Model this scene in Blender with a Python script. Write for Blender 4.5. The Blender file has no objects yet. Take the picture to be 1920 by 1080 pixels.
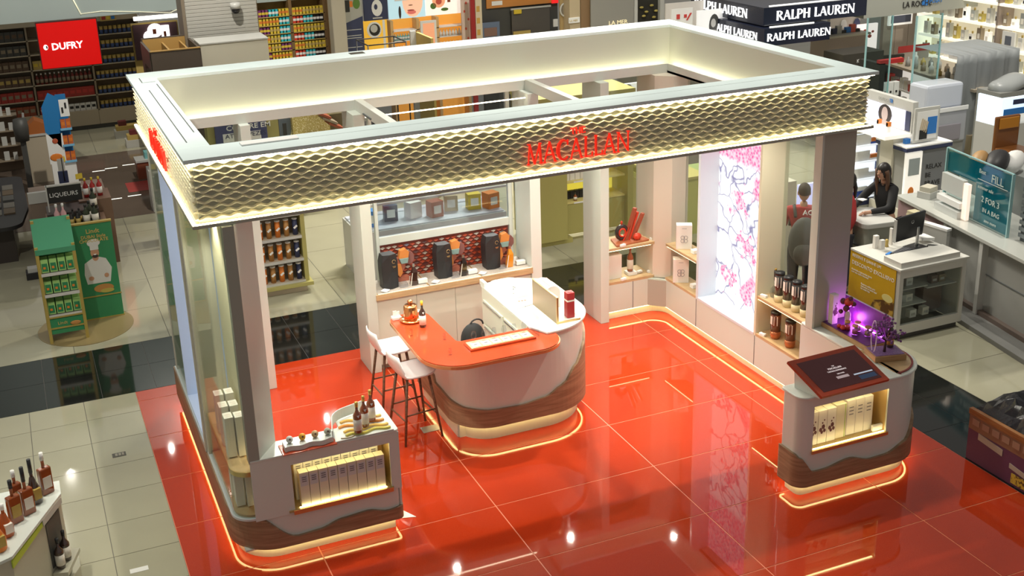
import bpy, math, random
from mathutils import Vector, Matrix, Euler
rnd = random.Random(7)
PI = math.pi
S = bpy.context.scene
COL = S.collection

# ------------------------------------------------------------------ camera, world, exposure, hall lights, added fill spots
cam_data = bpy.data.cameras.new('camera')
cam = bpy.data.objects.new('camera', cam_data)
COL.objects.link(cam)
CAM_P = (-1.17041, -9.37810, 6.17095)
CAM_R = (1.23518322, 0.0324374115, -0.397728889)
CAM_F = 2219.67
CAM_S = (24.637, 84.533)
cam.location = CAM_P
cam.rotation_euler = CAM_R
cam_data.sensor_width = 36.0
cam_data.lens = CAM_F / 1920 * 36.0
cam_data.shift_x = CAM_S[0] / 1920
cam_data.shift_y = -CAM_S[1] / 1920
cam_data.clip_end = 200
S.camera = cam
S.view_settings.view_transform = 'Standard'
S.view_settings.look = 'None'
S.view_settings.exposure = 0.64
S.view_settings.gamma = 1.0
S.view_settings.use_curve_mapping = False
W_ = bpy.data.worlds.new('hall_ambience')
S.world = W_
W_.use_nodes = True
W_.node_tree.nodes['Background'].inputs[0].default_value = (1.0, 0.95, 0.87, 1)
W_.node_tree.nodes['Background'].inputs[1].default_value = 0.165

def spot(name, loc, target, power, col=(1, .94, .82), size=60, blend=.6, radius=.05):
    d = bpy.data.lights.new(name, 'SPOT')
    d.energy = power; d.color = col; d.spot_size = math.radians(size); d.spot_blend = blend; d.shadow_soft_size = radius
    o = bpy.data.objects.new(name, d)
    o.location = loc
    v = Vector(target) - Vector(loc)
    o.rotation_euler = v.to_track_quat('-Z', 'Y').to_euler()
    COL.objects.link(o)
    return o

# downlights of the hall ceiling (mirrored as dots in the polished floor)
HALL = [(7.6, 10.5), (8.6, 10.4), (9.5, 10.5), (10.4, 9.2), (7.4, 10.0), (5.2, 10.2), (5.7, 10.1), (6.2, 10.2), (6.7, 10.2), (7.4, 9.0),
        (4.9, 17.7), (5.1, 17.7), (11.2, 15.0), (1.0, 17.9), (-1.4, 18.1), (-1.9, 15.1)]
for i, (x, y) in enumerate(HALL):
    spot('hall_downlight', (x, y, 8), (x * .9 + .3, y * .8 - 1.0, 0), 130 if y > 14 else 360, size=95, radius=.035)
for (x, y, tx, ty, e) in [(3.3, .9, 3.2, 1.0, 140)]:
    spot('kiosk_fill_spot', (x, y, 8), (tx, ty, 0), e, col=(1, .90, .78), size=36, blend=.7, radius=.06)  # added overhead fill brightening the kiosk, no track modelled
for (x, y, tx, ty, e) in [(1.0, .42, 1.3, 2.6, 85), (2.9, .42, 3.0, 2.4, 95), (4.9, .42, 4.8, 2.6, 95), (6.1, .42, 6.0, 2.0, 60), (1.3, 3.5, 1.6, .6, 90), (3.3, 3.5, 3.3, -.4, 130), (5.0, 3.5, 4.7, .4, 120), (6.3, 2.9, 5.6, 1.2, 60),
                         (2.41, 1.5, 2.3, 1.2, 50), (4.54, 1.5, 4.4, 1.0, 50), (4.54, 2.6, 5.6, 3.0, 50), (2.41, 2.6, 3.2, 3.6, 50)]:
    spot('canopy_downlight', (x, y, 3.19), (tx, ty, 0), e, col=(1, .93, .78), size=120, blend=.9, radius=.035)
for (x, y, tx, ty, e, sz) in [(10.5, 1.0, 10.5, 4.0, 520, 85), (13.0, 4.0, 14.0, 8.0, 650, 85), (-2.5, 1.0, -2.0, 4.0, 480, 95), (-2.8, -1.0, -2.4, 0.3, 170, 42), (15., 7., 17., 11., 700, 85), (1.5, 9.0, .3, 17.0, 1000, 80), (8.0, 7.0, 9.0, 13.0, 650, 80), (1.0, 2.0, 1.2, 2.0, 520, 92), (5.7, 2.0, 5.5, 2.0, 520, 92)]:
    spot('hall_fill_spot', (x, y, 8), (tx, ty, 0), e, col=(.98, .93, .82), size=sz, blend=.8, radius=.06)  # added fill brightening shops, floor and canopy top, no fixtures modelled

# ------------------------------------------------------------------ helpers
OFF = {}
def setp(o, label=None, cat=None, group=None, kind=None):
    if label: o['label'] = label
    if cat: o['category'] = cat
    if group: o['group'] = group
    if kind: o['kind'] = kind
    return o

ORD = ['first', 'second', 'third', 'fourth', 'fifth', 'sixth', 'seventh', 'eighth', 'ninth', 'tenth', 'eleventh', 'twelfth', 'thirteenth', 'fourteenth', 'fifteenth', 'sixteenth', 'seventeenth', 'eighteenth', 'nineteenth', 'twentieth']
def thing(name, label, cat, loc=(0, 0, 0), rz=0.0, group=None, local=False):
    o = bpy.data.objects.new(name, None)
    o.empty_display_size = .1
    COL.objects.link(o)
    o.location = loc; o.rotation_euler = (0, 0, rz)
    setp(o, label, cat, group)
    OFF[o.name] = (0, 0, 0) if local else tuple(loc)
    return o

class MB:
    def __init__(s): s.v = []; s.f = []; s.sm = []
    def add(s, vs, fs, sm=False):
        n = len(s.v); s.v += [tuple(v) for v in vs]
        for f in fs: s.f.append(tuple(i + n for i in f)); s.sm.append(sm)
        return s
    def box(s, x0, x1, y0, y1, z0, z1):
        vs = [(x0, y0, z0), (x1, y0, z0), (x1, y1, z0), (x0, y1, z0), (x0, y0, z1), (x1, y0, z1), (x1, y1, z1), (x0, y1, z1)]
        return s.add(vs, [(0, 3, 2, 1), (4, 5, 6, 7), (0, 1, 5, 4), (1, 2, 6, 5), (2, 3, 7, 6), (3, 0, 4, 7)])
    def obox(s, c, ax, ay, az, hx, hy, hz):
        c = Vector(c); ax = Vector(ax).normalized() * hx; ay = Vector(ay).normalized() * hy; az = Vector(az).normalized() * hz
        vs = [c + a * ax + b * ay + d * az for d in (-1, 1) for a, b in ((-1, -1), (1, -1), (1, 1), (-1, 1))]
        return s.add(vs, [(0, 3, 2, 1), (4, 5, 6, 7), (0, 1, 5, 4), (1, 2, 6, 5), (2, 3, 7, 6), (3, 0, 4, 7)])
    def prism(s, poly, z0, z1):
        n = len(poly)
        vs = [(p[0], p[1], z0) for p in poly] + [(p[0], p[1], z1) for p in poly]
        fs = [tuple(range(n))[::-1], tuple(range(n, 2 * n))] + [(i, (i + 1) % n, n + (i + 1) % n, n + i) for i in range(n)]
        return s.add(vs, fs)
    def ext(s, poly, O, U, V, d):
        """polygon in plane (O,U,V) extruded by vector d"""
        O = Vector(O); U = Vector(U); V = Vector(V); d = Vector(d); n = len(poly)
        a = [O + U * p[0] + V * p[1] for p in poly]
        vs = a + [p + d for p in a]
        fs = [tuple(range(n))[::-1], tuple(range(n, 2 * n))] + [(i, (i + 1) % n, n + (i + 1) % n, n + i) for i in range(n)]
        return s.add(vs, fs)
    def seg(s, a, b, r, n=8, r2=None):
        return s.tube([a, b], r, n, r2)
    def tube(s, pts, r, n=8, r2=None, closed=False):
        pts = [Vector(p) for p in pts]; m = len(pts); vs = []; fs = []
        up = None
        for i, p in enumerate(pts):
            if closed: t = pts[(i + 1) % m] - pts[i - 1]
            else: t = pts[min(i + 1, m - 1)] - pts[max(i - 1, 0)]
            t.normalize()
            if up is None: up = Vector((0, 0, 1)) if abs(t.z) < .9 else Vector((1, 0, 0))
            a = t.cross(up); a.normalize(); b = a.cross(t); b.normalize(); up = b
            rr = r + ((r2 - r) * i / (m - 1) if r2 is not None else 0)
            vs += [p + (a * math.cos(2 * PI * k / n) + b * math.sin(2 * PI * k / n)) * rr for k in range(n)]
        for i in range(m if closed else m - 1):
            j = (i + 1) % m
            fs += [(i * n + k, i * n + (k + 1) % n, j * n + (k + 1) % n, j * n + k) for k in range(n)]
        if not closed: fs += [tuple(range(n))[::-1], tuple(range((m - 1) * n, m * n))]
        return s.add(vs, fs, True)
    def lathe(s, prof, c=(0, 0, 0), n=16, sx=1, sy=1, sm=True):
        vs = []; fs = []
        for r, z in prof: vs += [(c[0] + sx * r * math.cos(2 * PI * k / n), c[1] + sy * r * math.sin(2 * PI * k / n), c[2] + z) for k in range(n)]
        m = len(prof)
        for i in range(m - 1): fs += [(i * n + k, i * n + (k + 1) % n, (i + 1) * n + (k + 1) % n, (i + 1) * n + k) for k in range(n)]
        s.add(vs, fs, sm)
        k0 = len(s.v) - m * n
        s.f += [tuple(range(k0, k0 + n))[::-1], tuple(range(k0 + (m - 1) * n, k0 + m * n))]; s.sm += [False, False]
        return s
    def cyl(s, x, y, z0, z1, r, n=16): return s.lathe([(r, z0), (r, z1)], (x, y, 0), n)
    def quad(s, a, b, c, d): return s.add([a, b, c, d], [(0, 1, 2, 3)])
    def ell(s, c, r, n=10, m=7):
        vs = []; fs = []
        for i in range(m + 1):
            t = PI * i / m
            for k in range(n):
                vs.append((c[0] + r[0] * math.sin(t) * math.cos(2 * PI * k / n), c[1] + r[1] * math.sin(t) * math.sin(2 * PI * k / n), c[2] - r[2] * math.cos(t)))
        for i in range(m): fs += [(i * n + k, i * n + (k + 1) % n, (i + 1) * n + (k + 1) % n, (i + 1) * n + k) for k in range(n)]
        return s.add(vs, fs, True)
    def xf(s, M):
        s.v = [tuple(M @ Vector(v)) for v in s.v]; return s
    def ribbon(s, path, z0, z1, t, off=0.0, closed=False):
        """upright band along a 2-D path, z0/z1 numbers or functions of (x,y,s); thickness t to the left of the path, shifted off to the right"""
        P = [Vector((p[0], p[1])) for p in path]; m = len(P); nn = []
        for i in range(m):
            if closed: d = P[(i + 1) % m] - P[i - 1]
            else: d = P[min(i + 1, m - 1)] - P[max(i - 1, 0)]
            d.normalize(); nn.append(Vector((d.y, -d.x)))
        acc = 0; vs = []
        for i, p in enumerate(P):
            if i: acc += (p - P[i - 1]).length
            a = z0(p.x, p.y, acc) if callable(z0) else z0
            b = z1(p.x, p.y, acc) if callable(z1) else z1
            o = p + nn[i] * off; q = o - nn[i] * t
            vs += [(o.x, o.y, a), (o.x, o.y, b), (q.x, q.y, b), (q.x, q.y, a)]
        fs = []
        for i in range(m if closed else m - 1):
            a = i * 4; b = ((i + 1) % m) * 4
            fs += [(a, b, b + 1, a + 1), (a + 1, b + 1, b + 2, a + 2), (a + 2, b + 2, b + 3, a + 3), (a + 3, b + 3, b, a)]
        if not closed: fs += [(0, 1, 2, 3), ((m - 1) * 4 + 3, (m - 1) * 4 + 2, (m - 1) * 4 + 1, (m - 1) * 4)]
        return s.add(vs, fs)

def link_mesh(name, mb, mat, off=(0, 0, 0), smooth=False):
    me = bpy.data.meshes.new(name)
    me.from_pydata([(v[0] - off[0], v[1] - off[1], v[2] - off[2]) for v in mb.v], [], mb.f)
    if smooth or any(mb.sm):
        me.polygons.foreach_set('use_smooth', [bool(smooth or q) for q in mb.sm])
    if mat: me.materials.append(mat)
    me.update()
    o = bpy.data.objects.new(name, me)
    COL.objects.link(o)
    return o

def fixn(o):
    import bmesh
    b = bmesh.new(); b.from_mesh(o.data); bmesh.ops.recalc_face_normals(b, faces=b.faces); b.to_mesh(o.data); b.free()

def part(name, mb, mat, parent, bev=0, smooth=False, label=None, seg=2, fix=False):
    off = OFF[parent.name]
    o = link_mesh(name, mb, mat, off, smooth)
    o.parent = parent; OFF[o.name] = off
    if fix: fixn(o)
    if bev:
        m = o.modifiers.new('bevel', 'BEVEL'); m.width = bev; m.segments = seg; m.limit_method = 'ANGLE'; m.angle_limit = .6; m.harden_normals = False
    if label: o['label'] = label
    return o

def solo(name, mb, mat, label=None, cat=None, group=None, kind=None, bev=0, smooth=False, loc=None, fix=False):
    """a thing (or piece of setting) that is one mesh"""
    if loc is None:
        if kind == 'structure': loc = (0, 0, 0)
        else:
            xs = [v[0] for v in mb.v]; ys = [v[1] for v in mb.v]; zs = [v[2] for v in mb.v]
            loc = ((min(xs) + max(xs)) / 2, (min(ys) + max(ys)) / 2, min(zs))
    o = link_mesh(name, mb, mat, loc, smooth)
    o.location = loc; OFF[o.name] = tuple(loc)
    if fix: fixn(o)
    if bev:
        m = o.modifiers.new('bevel', 'BEVEL'); m.width = bev; m.segments = 2; m.limit_method = 'ANGLE'; m.angle_limit = .6
    setp(o, label, cat, group, kind)
    return o

def dup(root, loc, rz=None, label=None, group=None):
    def cp(o, par):
        c = o.copy(); COL.objects.link(c)
        if par is not None: c.parent = par
        for ch in o.children: cp(ch, c)
        return c
    r = cp(root, None)
    r.location = loc
    if rz is not None: r.rotation_euler = (root.rotation_euler[0], root.rotation_euler[1], rz)
    if label: r['label'] = label
    if group: r['group'] = group
    return r

def rounded(pts, rad, closed=False, n=8):
    """polyline with rounded corners; rad is a number or list"""
    m = len(pts); out = []
    for i, p in enumerate(pts):
        r = rad[i] if isinstance(rad, (list, tuple)) else rad
        if (not closed and i in (0, m - 1)) or r <= 0:
            out.append(tuple(p)); continue
        p = Vector(p); a = (Vector(pts[i - 1]) - p); b = (Vector(pts[(i + 1) % m]) - p)
        ua, ub = a.normalized(), b.normalized()
        ang = ua.angle(ub); d = r / math.tan(ang / 2)
        bis = (ua + ub).normalized(); c = p + bis * (r / math.sin(ang / 2))
        s0 = p + ua * d - c; s1 = p + ub * d - c
        a0 = math.atan2(s0.y, s0.x); a1 = math.atan2(s1.y, s1.x)
        while a1 - a0 > PI: a1 -= 2 * PI
        while a1 - a0 < -PI: a1 += 2 * PI
        for k in range(n + 1):
            t = a0 + (a1 - a0) * k / n
            out.append((c.x + r * math.cos(t), c.y + r * math.sin(t)))
    return out

def dense(path, step=.05):
    out = [path[0]]
    for a, b in zip(path, path[1:]):
        L = math.dist(a, b); k = max(1, int(L / step))
        for i in range(1, k + 1): out.append((a[0] + (b[0] - a[0]) * i / k, a[1] + (b[1] - a[1]) * i / k))
    return out

# pixel of the photograph (1920x1080) -> point of the place on a given plane
_R = Euler(CAM_R).to_matrix()
def at(u, v, x=None, y=None, z=None):
    d = _R @ Vector(((u - 960 - -CAM_S[0]) / CAM_F, -(v - 540 - -CAM_S[1]) / CAM_F, -1))
    c = Vector(CAM_P)
    t = (z - c.z) / d.z if z is not None else ((y - c.y) / d.y if y is not None else (x - c.x) / d.x)
    return c + d * t

# ------------------------------------------------------------------ materials
MC = {}
def mat(name, col, rough=.5, metal=0.0, emit=None, es=0.0, spec=None, coat=0, trans=0, ior=None, noise=0.0, nscale=30, bump=0.0, bscale=200, alpha=1):
    if name in MC: return MC[name]
    m = bpy.data.materials.new(name); m.use_nodes = True
    nt = m.node_tree; b = nt.nodes['Principled BSDF']
    b.inputs['Base Color'].default_value = (*col, 1); b.inputs['Roughness'].default_value = rough; b.inputs['Metallic'].default_value = metal
    if spec is not None: b.inputs['Specular IOR Level'].default_value = spec
    if coat: b.inputs['Coat Weight'].default_value = coat; b.inputs['Coat Roughness'].default_value = .05
    if trans: b.inputs['Transmission Weight'].default_value = trans
    if ior: b.inputs['IOR'].default_value = ior
    if alpha < 1: b.inputs['Alpha'].default_value = alpha
    if emit: b.inputs['Emission Color'].default_value = (*emit, 1); b.inputs['Emission Strength'].default_value = es
    tc = None
    if noise or bump:
        tc = nt.nodes.new('ShaderNodeTexCoord')
    if noise:
        n = nt.nodes.new('ShaderNodeTexNoise'); n.inputs['Scale'].default_value = nscale; n.inputs['Detail'].default_value = 4
        nt.links.new(tc.outputs['Object'], n.inputs['Vector'])
        mx = nt.nodes.new('ShaderNodeMix'); mx.data_type = 'RGBA'
        mx.inputs['A'].default_value = (*[c * (1 - noise) for c in col], 1); mx.inputs['B'].default_value = (*[min(1, c * (1 + noise)) for c in col], 1)
        nt.links.new(n.outputs['Fac'], mx.inputs['Factor']); nt.links.new(mx.outputs['Result'], b.inputs['Base Color'])
    if bump:
        n2 = nt.nodes.new('ShaderNodeTexNoise'); n2.inputs['Scale'].default_value = bscale
        nt.links.new(tc.outputs['Object'], n2.inputs['Vector'])
        bp = nt.nodes.new('ShaderNodeBump'); bp.inputs['Strength'].default_value = bump; bp.inputs['Distance'].default_value = .002
        nt.links.new(n2.outputs['Fac'], bp.inputs['Height']); nt.links.new(bp.outputs['Normal'], b.inputs['Normal'])
    MC[name] = m
    return m

def glow(name, col, s):
    if name in MC: return MC[name]
    m = bpy.data.materials.new(name); m.use_nodes = True
    nt = m.node_tree; nt.nodes.clear()
    e = nt.nodes.new('ShaderNodeEmission'); e.inputs[0].default_value = (*col, 1); e.inputs[1].default_value = s
    o = nt.nodes.new('ShaderNodeOutputMaterial'); nt.links.new(e.outputs[0], o.inputs[0])
    MC[name] = m
    return m

def wood(name, c1, c2, rough=.45, scale=3.0, axis=2):
    if name in MC: return MC[name]
    m = mat(name, c1, rough); nt = m.node_tree; b = nt.nodes['Principled BSDF']
    tc = nt.nodes.new('ShaderNodeTexCoord'); mp = nt.nodes.new('ShaderNodeMapping')
    sc = [1.0, 1.0, 1.0]; sc[axis] = 14
    mp.inputs['Scale'].default_value = [s * scale for s in sc]
    n = nt.nodes.new('ShaderNodeTexNoise'); n.inputs['Scale'].default_value = 1.6; n.inputs['Detail'].default_value = 6; n.inputs['Distortion'].default_value = .6
    r = nt.nodes.new('ShaderNodeValToRGB'); r.color_ramp.elements[0].position = .35; r.color_ramp.elements[1].position = .68
    r.color_ramp.elements[0].color = (*c2, 1); r.color_ramp.elements[1].color = (*c1, 1)
    nt.links.new(tc.outputs['Object'], mp.inputs[0]); nt.links.new(mp.outputs[0], n.inputs['Vector']); nt.links.new(n.outputs['Fac'], r.inputs[0]); nt.links.new(r.outputs[0], b.inputs['Base Color'])
    return m

def glass(name, col=(1, 1, 1), tint=.9, rough=.02):
    """thin pane: mostly see-through with a mirror-like surface"""
    if name in MC: return MC[name]
    m = bpy.data.materials.new(name); m.use_nodes = True
    nt = m.node_tree; nt.nodes.clear()
    t = nt.nodes.new('ShaderNodeBsdfTransparent'); t.inputs[0].default_value = (*[c * tint for c in col], 1)
    g = nt.nodes.new('ShaderNodeBsdfGlossy'); g.inputs['Roughness'].default_value = rough
    lw = nt.nodes.new('ShaderNodeLayerWeight'); lw.inputs[0].default_value = .5
    pw = nt.nodes.new('ShaderNodeMath'); pw.operation = 'POWER'; pw.inputs[1].default_value = 4.0; nt.links.new(lw.outputs['Facing'], pw.inputs[0])
    f = nt.nodes.new('ShaderNodeMath'); f.operation = 'MULTIPLY_ADD'; f.inputs[1].default_value = .45; f.inputs[2].default_value = .035; nt.links.new(pw.outputs[0], f.inputs[0])
    mx = nt.nodes.new('ShaderNodeMixShader'); o = nt.nodes.new('ShaderNodeOutputMaterial')
    nt.links.new(f.outputs[0], mx.inputs[0]); nt.links.new(t.outputs[0], mx.inputs[1]); nt.links.new(g.outputs[0], mx.inputs[2]); nt.links.new(mx.outputs[0], o.inputs[0])
    MC[name] = m
    return m

def speckled(name, col, col2, rough, scale=260, thr=.62, spec=.5, coat=0):
    if name in MC: return MC[name]
    m = mat(name, col, rough, spec=spec, coat=coat); nt = m.node_tree; b = nt.nodes['Principled BSDF']
    tc = nt.nodes.new('ShaderNodeTexCoord'); n = nt.nodes.new('ShaderNodeTexNoise'); n.inputs['Scale'].default_value = scale; n.inputs['Detail'].default_value = 2
    r = nt.nodes.new('ShaderNodeValToRGB'); r.color_ramp.elements[0].position = thr - .12; r.color_ramp.elements[1].position = thr
    r.color_ramp.elements[0].color = (*col, 1); r.color_ramp.elements[1].color = (*col2, 1)
    g = nt.nodes.new('ShaderNodeNewGeometry')
    nt.links.new(g.outputs['Position'], n.inputs['Vector']); nt.links.new(n.outputs['Fac'], r.inputs[0]); nt.links.new(r.outputs[0], b.inputs['Base Color'])
    return m

WHITE = mat('white_lacquer', (.70, .75, .70), .28)
CREAM = mat('cream_lacquer', (.64, .66, .56), .35)
PINKW = mat('warm_white_paint', (.62, .67, .60), .4)
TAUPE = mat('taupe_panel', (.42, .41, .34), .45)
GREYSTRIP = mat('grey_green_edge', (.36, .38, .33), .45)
SLABM = mat('pale_grey_top_board', (.72, .84, .84), .5, noise=.08, nscale=3)
GOLD = mat('brushed_brass', (.75, .55, .25), .35, metal=.9)
COPPER = mat('polished_copper', (.85, .36, .14), .18, metal=1)
WALNUT = wood('walnut_veneer', (.40, .27, .16), (.26, .165, .095), scale=1.6)
OAK = wood('light_oak', (.62, .45, .25), (.48, .32, .16))
BLACK = mat('black_plastic', (.015, .015, .017), .35)
LED = glow('warm_led', (1, .70, .28), 8)
LEDW = glow('led_cove', (1, .86, .60), 15)
BOXW = mat('white_carton', (.80, .77, .72), .55)
GLASS = glass('clear_glass', (.97, 1, .98), .97)
RED = mat('red_lacquer', (.50, .06, .015), .16, coat=.5)
PAPER = mat('white_paper', (.85, .85, .83), .7)

# ------------------------------------------------------------------ lettering
def K(*a): return list(a)
SG = {  # serif capitals: thin strokes t, thick strokes T, unit height; (x0,y0,x1,y1,kind)
 'M': (1.15, [(.12, 0, .22, 1, 't'), (.22, 1, .56, 0, 'T'), (.56, 0, .92, 1, 't'), (.92, 1, 1.0, 0, 'T')], [(.12, 0), (1.0, 0), (.18, 1), (.95, 1)]),
 'A': (.95, [(.08, 0, .45, 1, 't'), (.45, 1, .84, 0, 'T'), (.22, .36, .70, .36, 't')], [(.08, 0), (.84, 0)]),
 'L': (.72, [(.2, 0, .2, 1, 'T'), (.2, .03, .64, .03, 't'), (.64, 0, .67, .22, 't')], [(.2, 1), (.2, 0)]),
 'N': (1.05, [(.15, 0, .15, 1, 't'), (.15, 1, .88, 0, 'T'), (.88, 0, .88, 1, 't')], [(.15, 0), (.15, 1), (.88, 1)]),
 'T': (.8, [(.4, 0, .4, 1, 'T'), (.05, .97, .75, .97, 't'), (.05, 1, .03, .8, 't'), (.75, 1, .77, .8, 't')], [(.4, 0)]),
 'H': (.95, [(.17, 0, .17, 1, 'T'), (.78, 0, .78, 1, 'T'), (.17, .52, .78, .52, 't')], [(.17, 0), (.17, 1), (.78, 0), (.78, 1)]),
 'E': (.78, [(.2, 0, .2, 1, 'T'), (.2, .03, .68, .03, 't'), (.2, .52, .58, .52, 't'), (.2, .97, .66, .97, 't'), (.68, 0, .7, .2, 't'), (.66, 1, .68, .8, 't')], [(.2, 0), (.2, 1)]),
 'U': (.95, [(.18, 1, .18, .32, 'T'), (.18, .34, .26, .1, 'T'), (.26, .08, .48, .02, 't'), (.48, .02, .70, .1, 't'), (.70, .1, .78, .34, 't'), (.78, .32, .78, 1, 't')], [(.18, 1), (.78, 1)]),
 'R': (.9, [(.18, 0, .18, 1, 'T'), (.18, .97, .5, .97, 't'), (.5, .97, .66, .86, 'T'), (.66, .86, .66, .66, 'T'), (.66, .66, .5, .54, 'T'), (.5, .53, .18, .53, 't'), (.42, .53, .82, 0, 'T')], [(.18, 0), (.18, 1), (.84, 0)]),
 'P': (.82, [(.18, 0, .18, 1, 'T'), (.18, .97, .5, .97, 't'), (.5, .97, .68, .84, 'T'), (.68, .84, .68, .62, 'T'), (.68, .62, .5, .47, 'T'), (.5, .46, .18, .46, 't')], [(.18, 0), (.18, 1)]),
 'C': (.92, [], []),
 ' ': (.45, [], []),
}
def glyph(mb, ch, O, U, V, N, h, depth, wt=.17, th=.065, serif=.11):
    w, st, se = SG[ch]
    O = Vector(O); U = Vector(U).normalized() * h; V = Vector(V).normalized() * h; D = Vector(N).normalized() * depth
    def stroke(x0, y0, x1, y1, wd):
        dx, dy = x1 - x0, y1 - y0; L = math.hypot(dx, dy)
        if abs(dy) > abs(dx) * .4: px, py = wd / 2, 0      # cut horizontally
        else: px, py = 0, wd / 2
        if (dx * py - dy * px) > 0: px, py = -px, -py
        mb.ext([(x0 - px, y0 - py), (x0 + px, y0 + py), (x1 + px, y1 + py), (x1 - px, y1 - py)], O, U, V, D)
    for x0, y0, x1, y1, k in st: stroke(x0, y0, x1, y1, wt if k == 'T' else th)
    for x, y in se: stroke(x - serif, abs(y - .022), x + serif, abs(y - .022), .045)
    if ch == 'C':
        n = 18; pts = []
        for i in range(n + 1):
            a = math.radians(48 + (264) * i / n); t = .035 + .07 * (.5 - .5 * math.cos(a)) ** 1.5
            pts.append((a, t))
        for (a, t), (b, u) in zip(pts, pts[1:]):
            q = [(.5 + (.40 + s * tt) * math.cos(c), .5 + (.47 + s * tt * .7) * math.sin(c)) for c, tt, s in ((a, t, -1), (a, t, 1), (b, u, 1), (b, u, -1))]
            mb.ext(q, O, U, V, D)
        stroke(.775, .72, .79, .98, .05)
    return w * h

def serif_text(text, O, U, N, V, h, depth, mt, parent, name='letter', gap=.02, **k):
    O = Vector(O); U = Vector(U).normalized(); x = 0
    for ch in text:
        mb = MB(); w = glyph(mb, ch, O + U * x, U, V, N, h, depth, **k)
        if mb.v: part(name, mb, mt, parent, fix=True)
        x += w + gap * h
    return x
def serif_width(text, h, gap=.02): return sum(SG[c][0] * h + gap * h for c in text) - gap * h

def text_mb(s, size, O, U, V, N, ext=.002, align='LEFT', sx=1.0, bold=0.0):
    """sans lettering as a mesh lying on plane O,U,V"""
    c = bpy.data.curves.new('lettering', 'FONT'); c.body = s; c.size = size; c.extrude = ext / 2; c.align_x = align; c.resolution_u = 2; c.offset = bold; c.space_line = .9
    o = bpy.data.objects.new('lettering', c); me = bpy.data.meshes.new_from_object(o)
    mb = MB(); U = Vector(U).normalized(); V = Vector(V).normalized(); N = Vector(N).normalized(); O = Vector(O)
    mb.v = [tuple(O + U * (v.co.x * sx) + V * v.co.y + N * (v.co.z + ext / 2)) for v in me.vertices]
    mb.f = [tuple(p.vertices) for p in me.polygons]; mb.sm = [False] * len(mb.f)
    bpy.data.objects.remove(o); bpy.data.curves.remove(c); bpy.data.meshes.remove(me)
    return mb
# ================================================================== FLOOR
LAY = [  # region: x0,x1,y0,y1, pitch x, pitch y, origin x, origin y
]
floor_root = solo('floor', MB().box(-14, 34, -14, 40, -.12, -.035), mat('screed', (.20, .19, .16), .7), kind='structure')
RT = speckled('red_stone_tile', (.44, .032, .006), (.62, .10, .04), .022, 300, .66, spec=.55)
BT = mat('beige_stone_tile', (.40, .385, .28), .06, spec=.55, noise=.10, nscale=1.2)
KT = mat('black_stone_tile', (.012, .013, .012), .07, spec=.6)
GR = mat('salmon_grout', (.80, .26, .13), .5)
GB = mat('dark_grout', (.13, .12, .10), .7)
GK = mat('grey_grout', (.10, .095, .09), .6)
def bed(name, x0, x1, y0, y1, m):
    o = solo(name, MB().box(x0, x1, y0, y1, -.034, -.003), m, kind='structure'); o.parent = floor_root
    return o
bed('tile_bed', -.42, 7.12, -6.0, 4.10, GR)
bed('tile_bed', -14, 8.22, 4.10, 5.62, GK); bed('tile_bed', 7.12, 8.22, -6.0, 4.10, GK)
bed('tile_bed', -14, -.42, -14, 4.10, GB); bed('tile_bed', -14, 34, 5.62, 40, GB); bed('tile_bed', 8.22, 34, -14, 5.62, GB)
tile_mesh = {}
def tile(x0, x1, y0, y1, m, g):
    key = (round(x1 - x0, 3), round(y1 - y0, 3), m.name)
    if key not in tile_mesh:
        w, h = x1 - x0 - g, y1 - y0 - g
        me = bpy.data.meshes.new('tile'); mb = MB().box(-w / 2, w / 2, -h / 2, h / 2, -.003, 0)
        me.from_pydata(mb.v, [], mb.f); me.materials.append(m); tile_mesh[key] = me
    o = bpy.data.objects.new('tile', tile_mesh[key]); COL.objects.link(o); o.parent = floor_root
    o.location = ((x0 + x1) / 2, (y0 + y1) / 2, 0)
def lay(x0, x1, y0, y1, px, py, ox, oy, m, g, keep=None, far=None):
    i0 = math.floor((x0 - ox) / px); i1 = math.ceil((x1 - ox) / px); j0 = math.floor((y0 - oy) / py); j1 = math.ceil((y1 - oy) / py)
    for i in range(i0, i1):
        for j in range(j0, j1):
            a, b = max(x0, ox + i * px), min(x1, ox + (i + 1) * px); c, d = max(y0, oy + j * py), min(y1, oy + (j + 1) * py)
            if b - a < .03 or d - c < .03: continue
            if keep is None or keep((a + b) / 2, (c + d) / 2): tile(a, b, c, d, m, g)
            elif far is not None: far.box(a + g / 2, b - g / 2, c + g / 2, d - g / 2, -.003, 0)
lay(-.42, 7.12, -4.1, 4.10, 1.742, .978, .74, .885 - .978 * 5, RT, .012)
far_k = MB(); far_b = MB(); far_r = MB()
far_r.box(-.42, 7.12, -6, -4.1, -.003, 0)
lay(-14, 8.22, 4.10, 5.62, .62, .76, -.79, 4.10, KT, .006, lambda x, y: -3.5 < x < 8.3, far_k)
lay(7.12, 8.22, -6, 4.10, .55, .62, 7.12, -2.6, KT, .006, lambda x, y: y > -3, far_k)
lay(-14, -.42, -14, 4.10, .6, .59, -1.01, .63, BT, .007, lambda x, y: x > -2.9 and y > -.9, far_b)
lay(-14, 34, 5.62, 40, 1.2, 1.2, .2, 5.62, BT, .008, lambda x, y: -3.5 < x < 12 and y < 12.5, far_b)
lay(8.22, 34, -14, 5.62, 1.2, 1.2, 8.22, -2.0, BT, .008, lambda x, y: x < 13 and y > -2, far_b)
for mb_, m_ in ((far_k, KT), (far_b, BT), (far_r, RT)):
    o = solo('distant_tiles', mb_, m_, kind='stuff', loc=(0, 0, 0)); o.parent = floor_root

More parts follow.
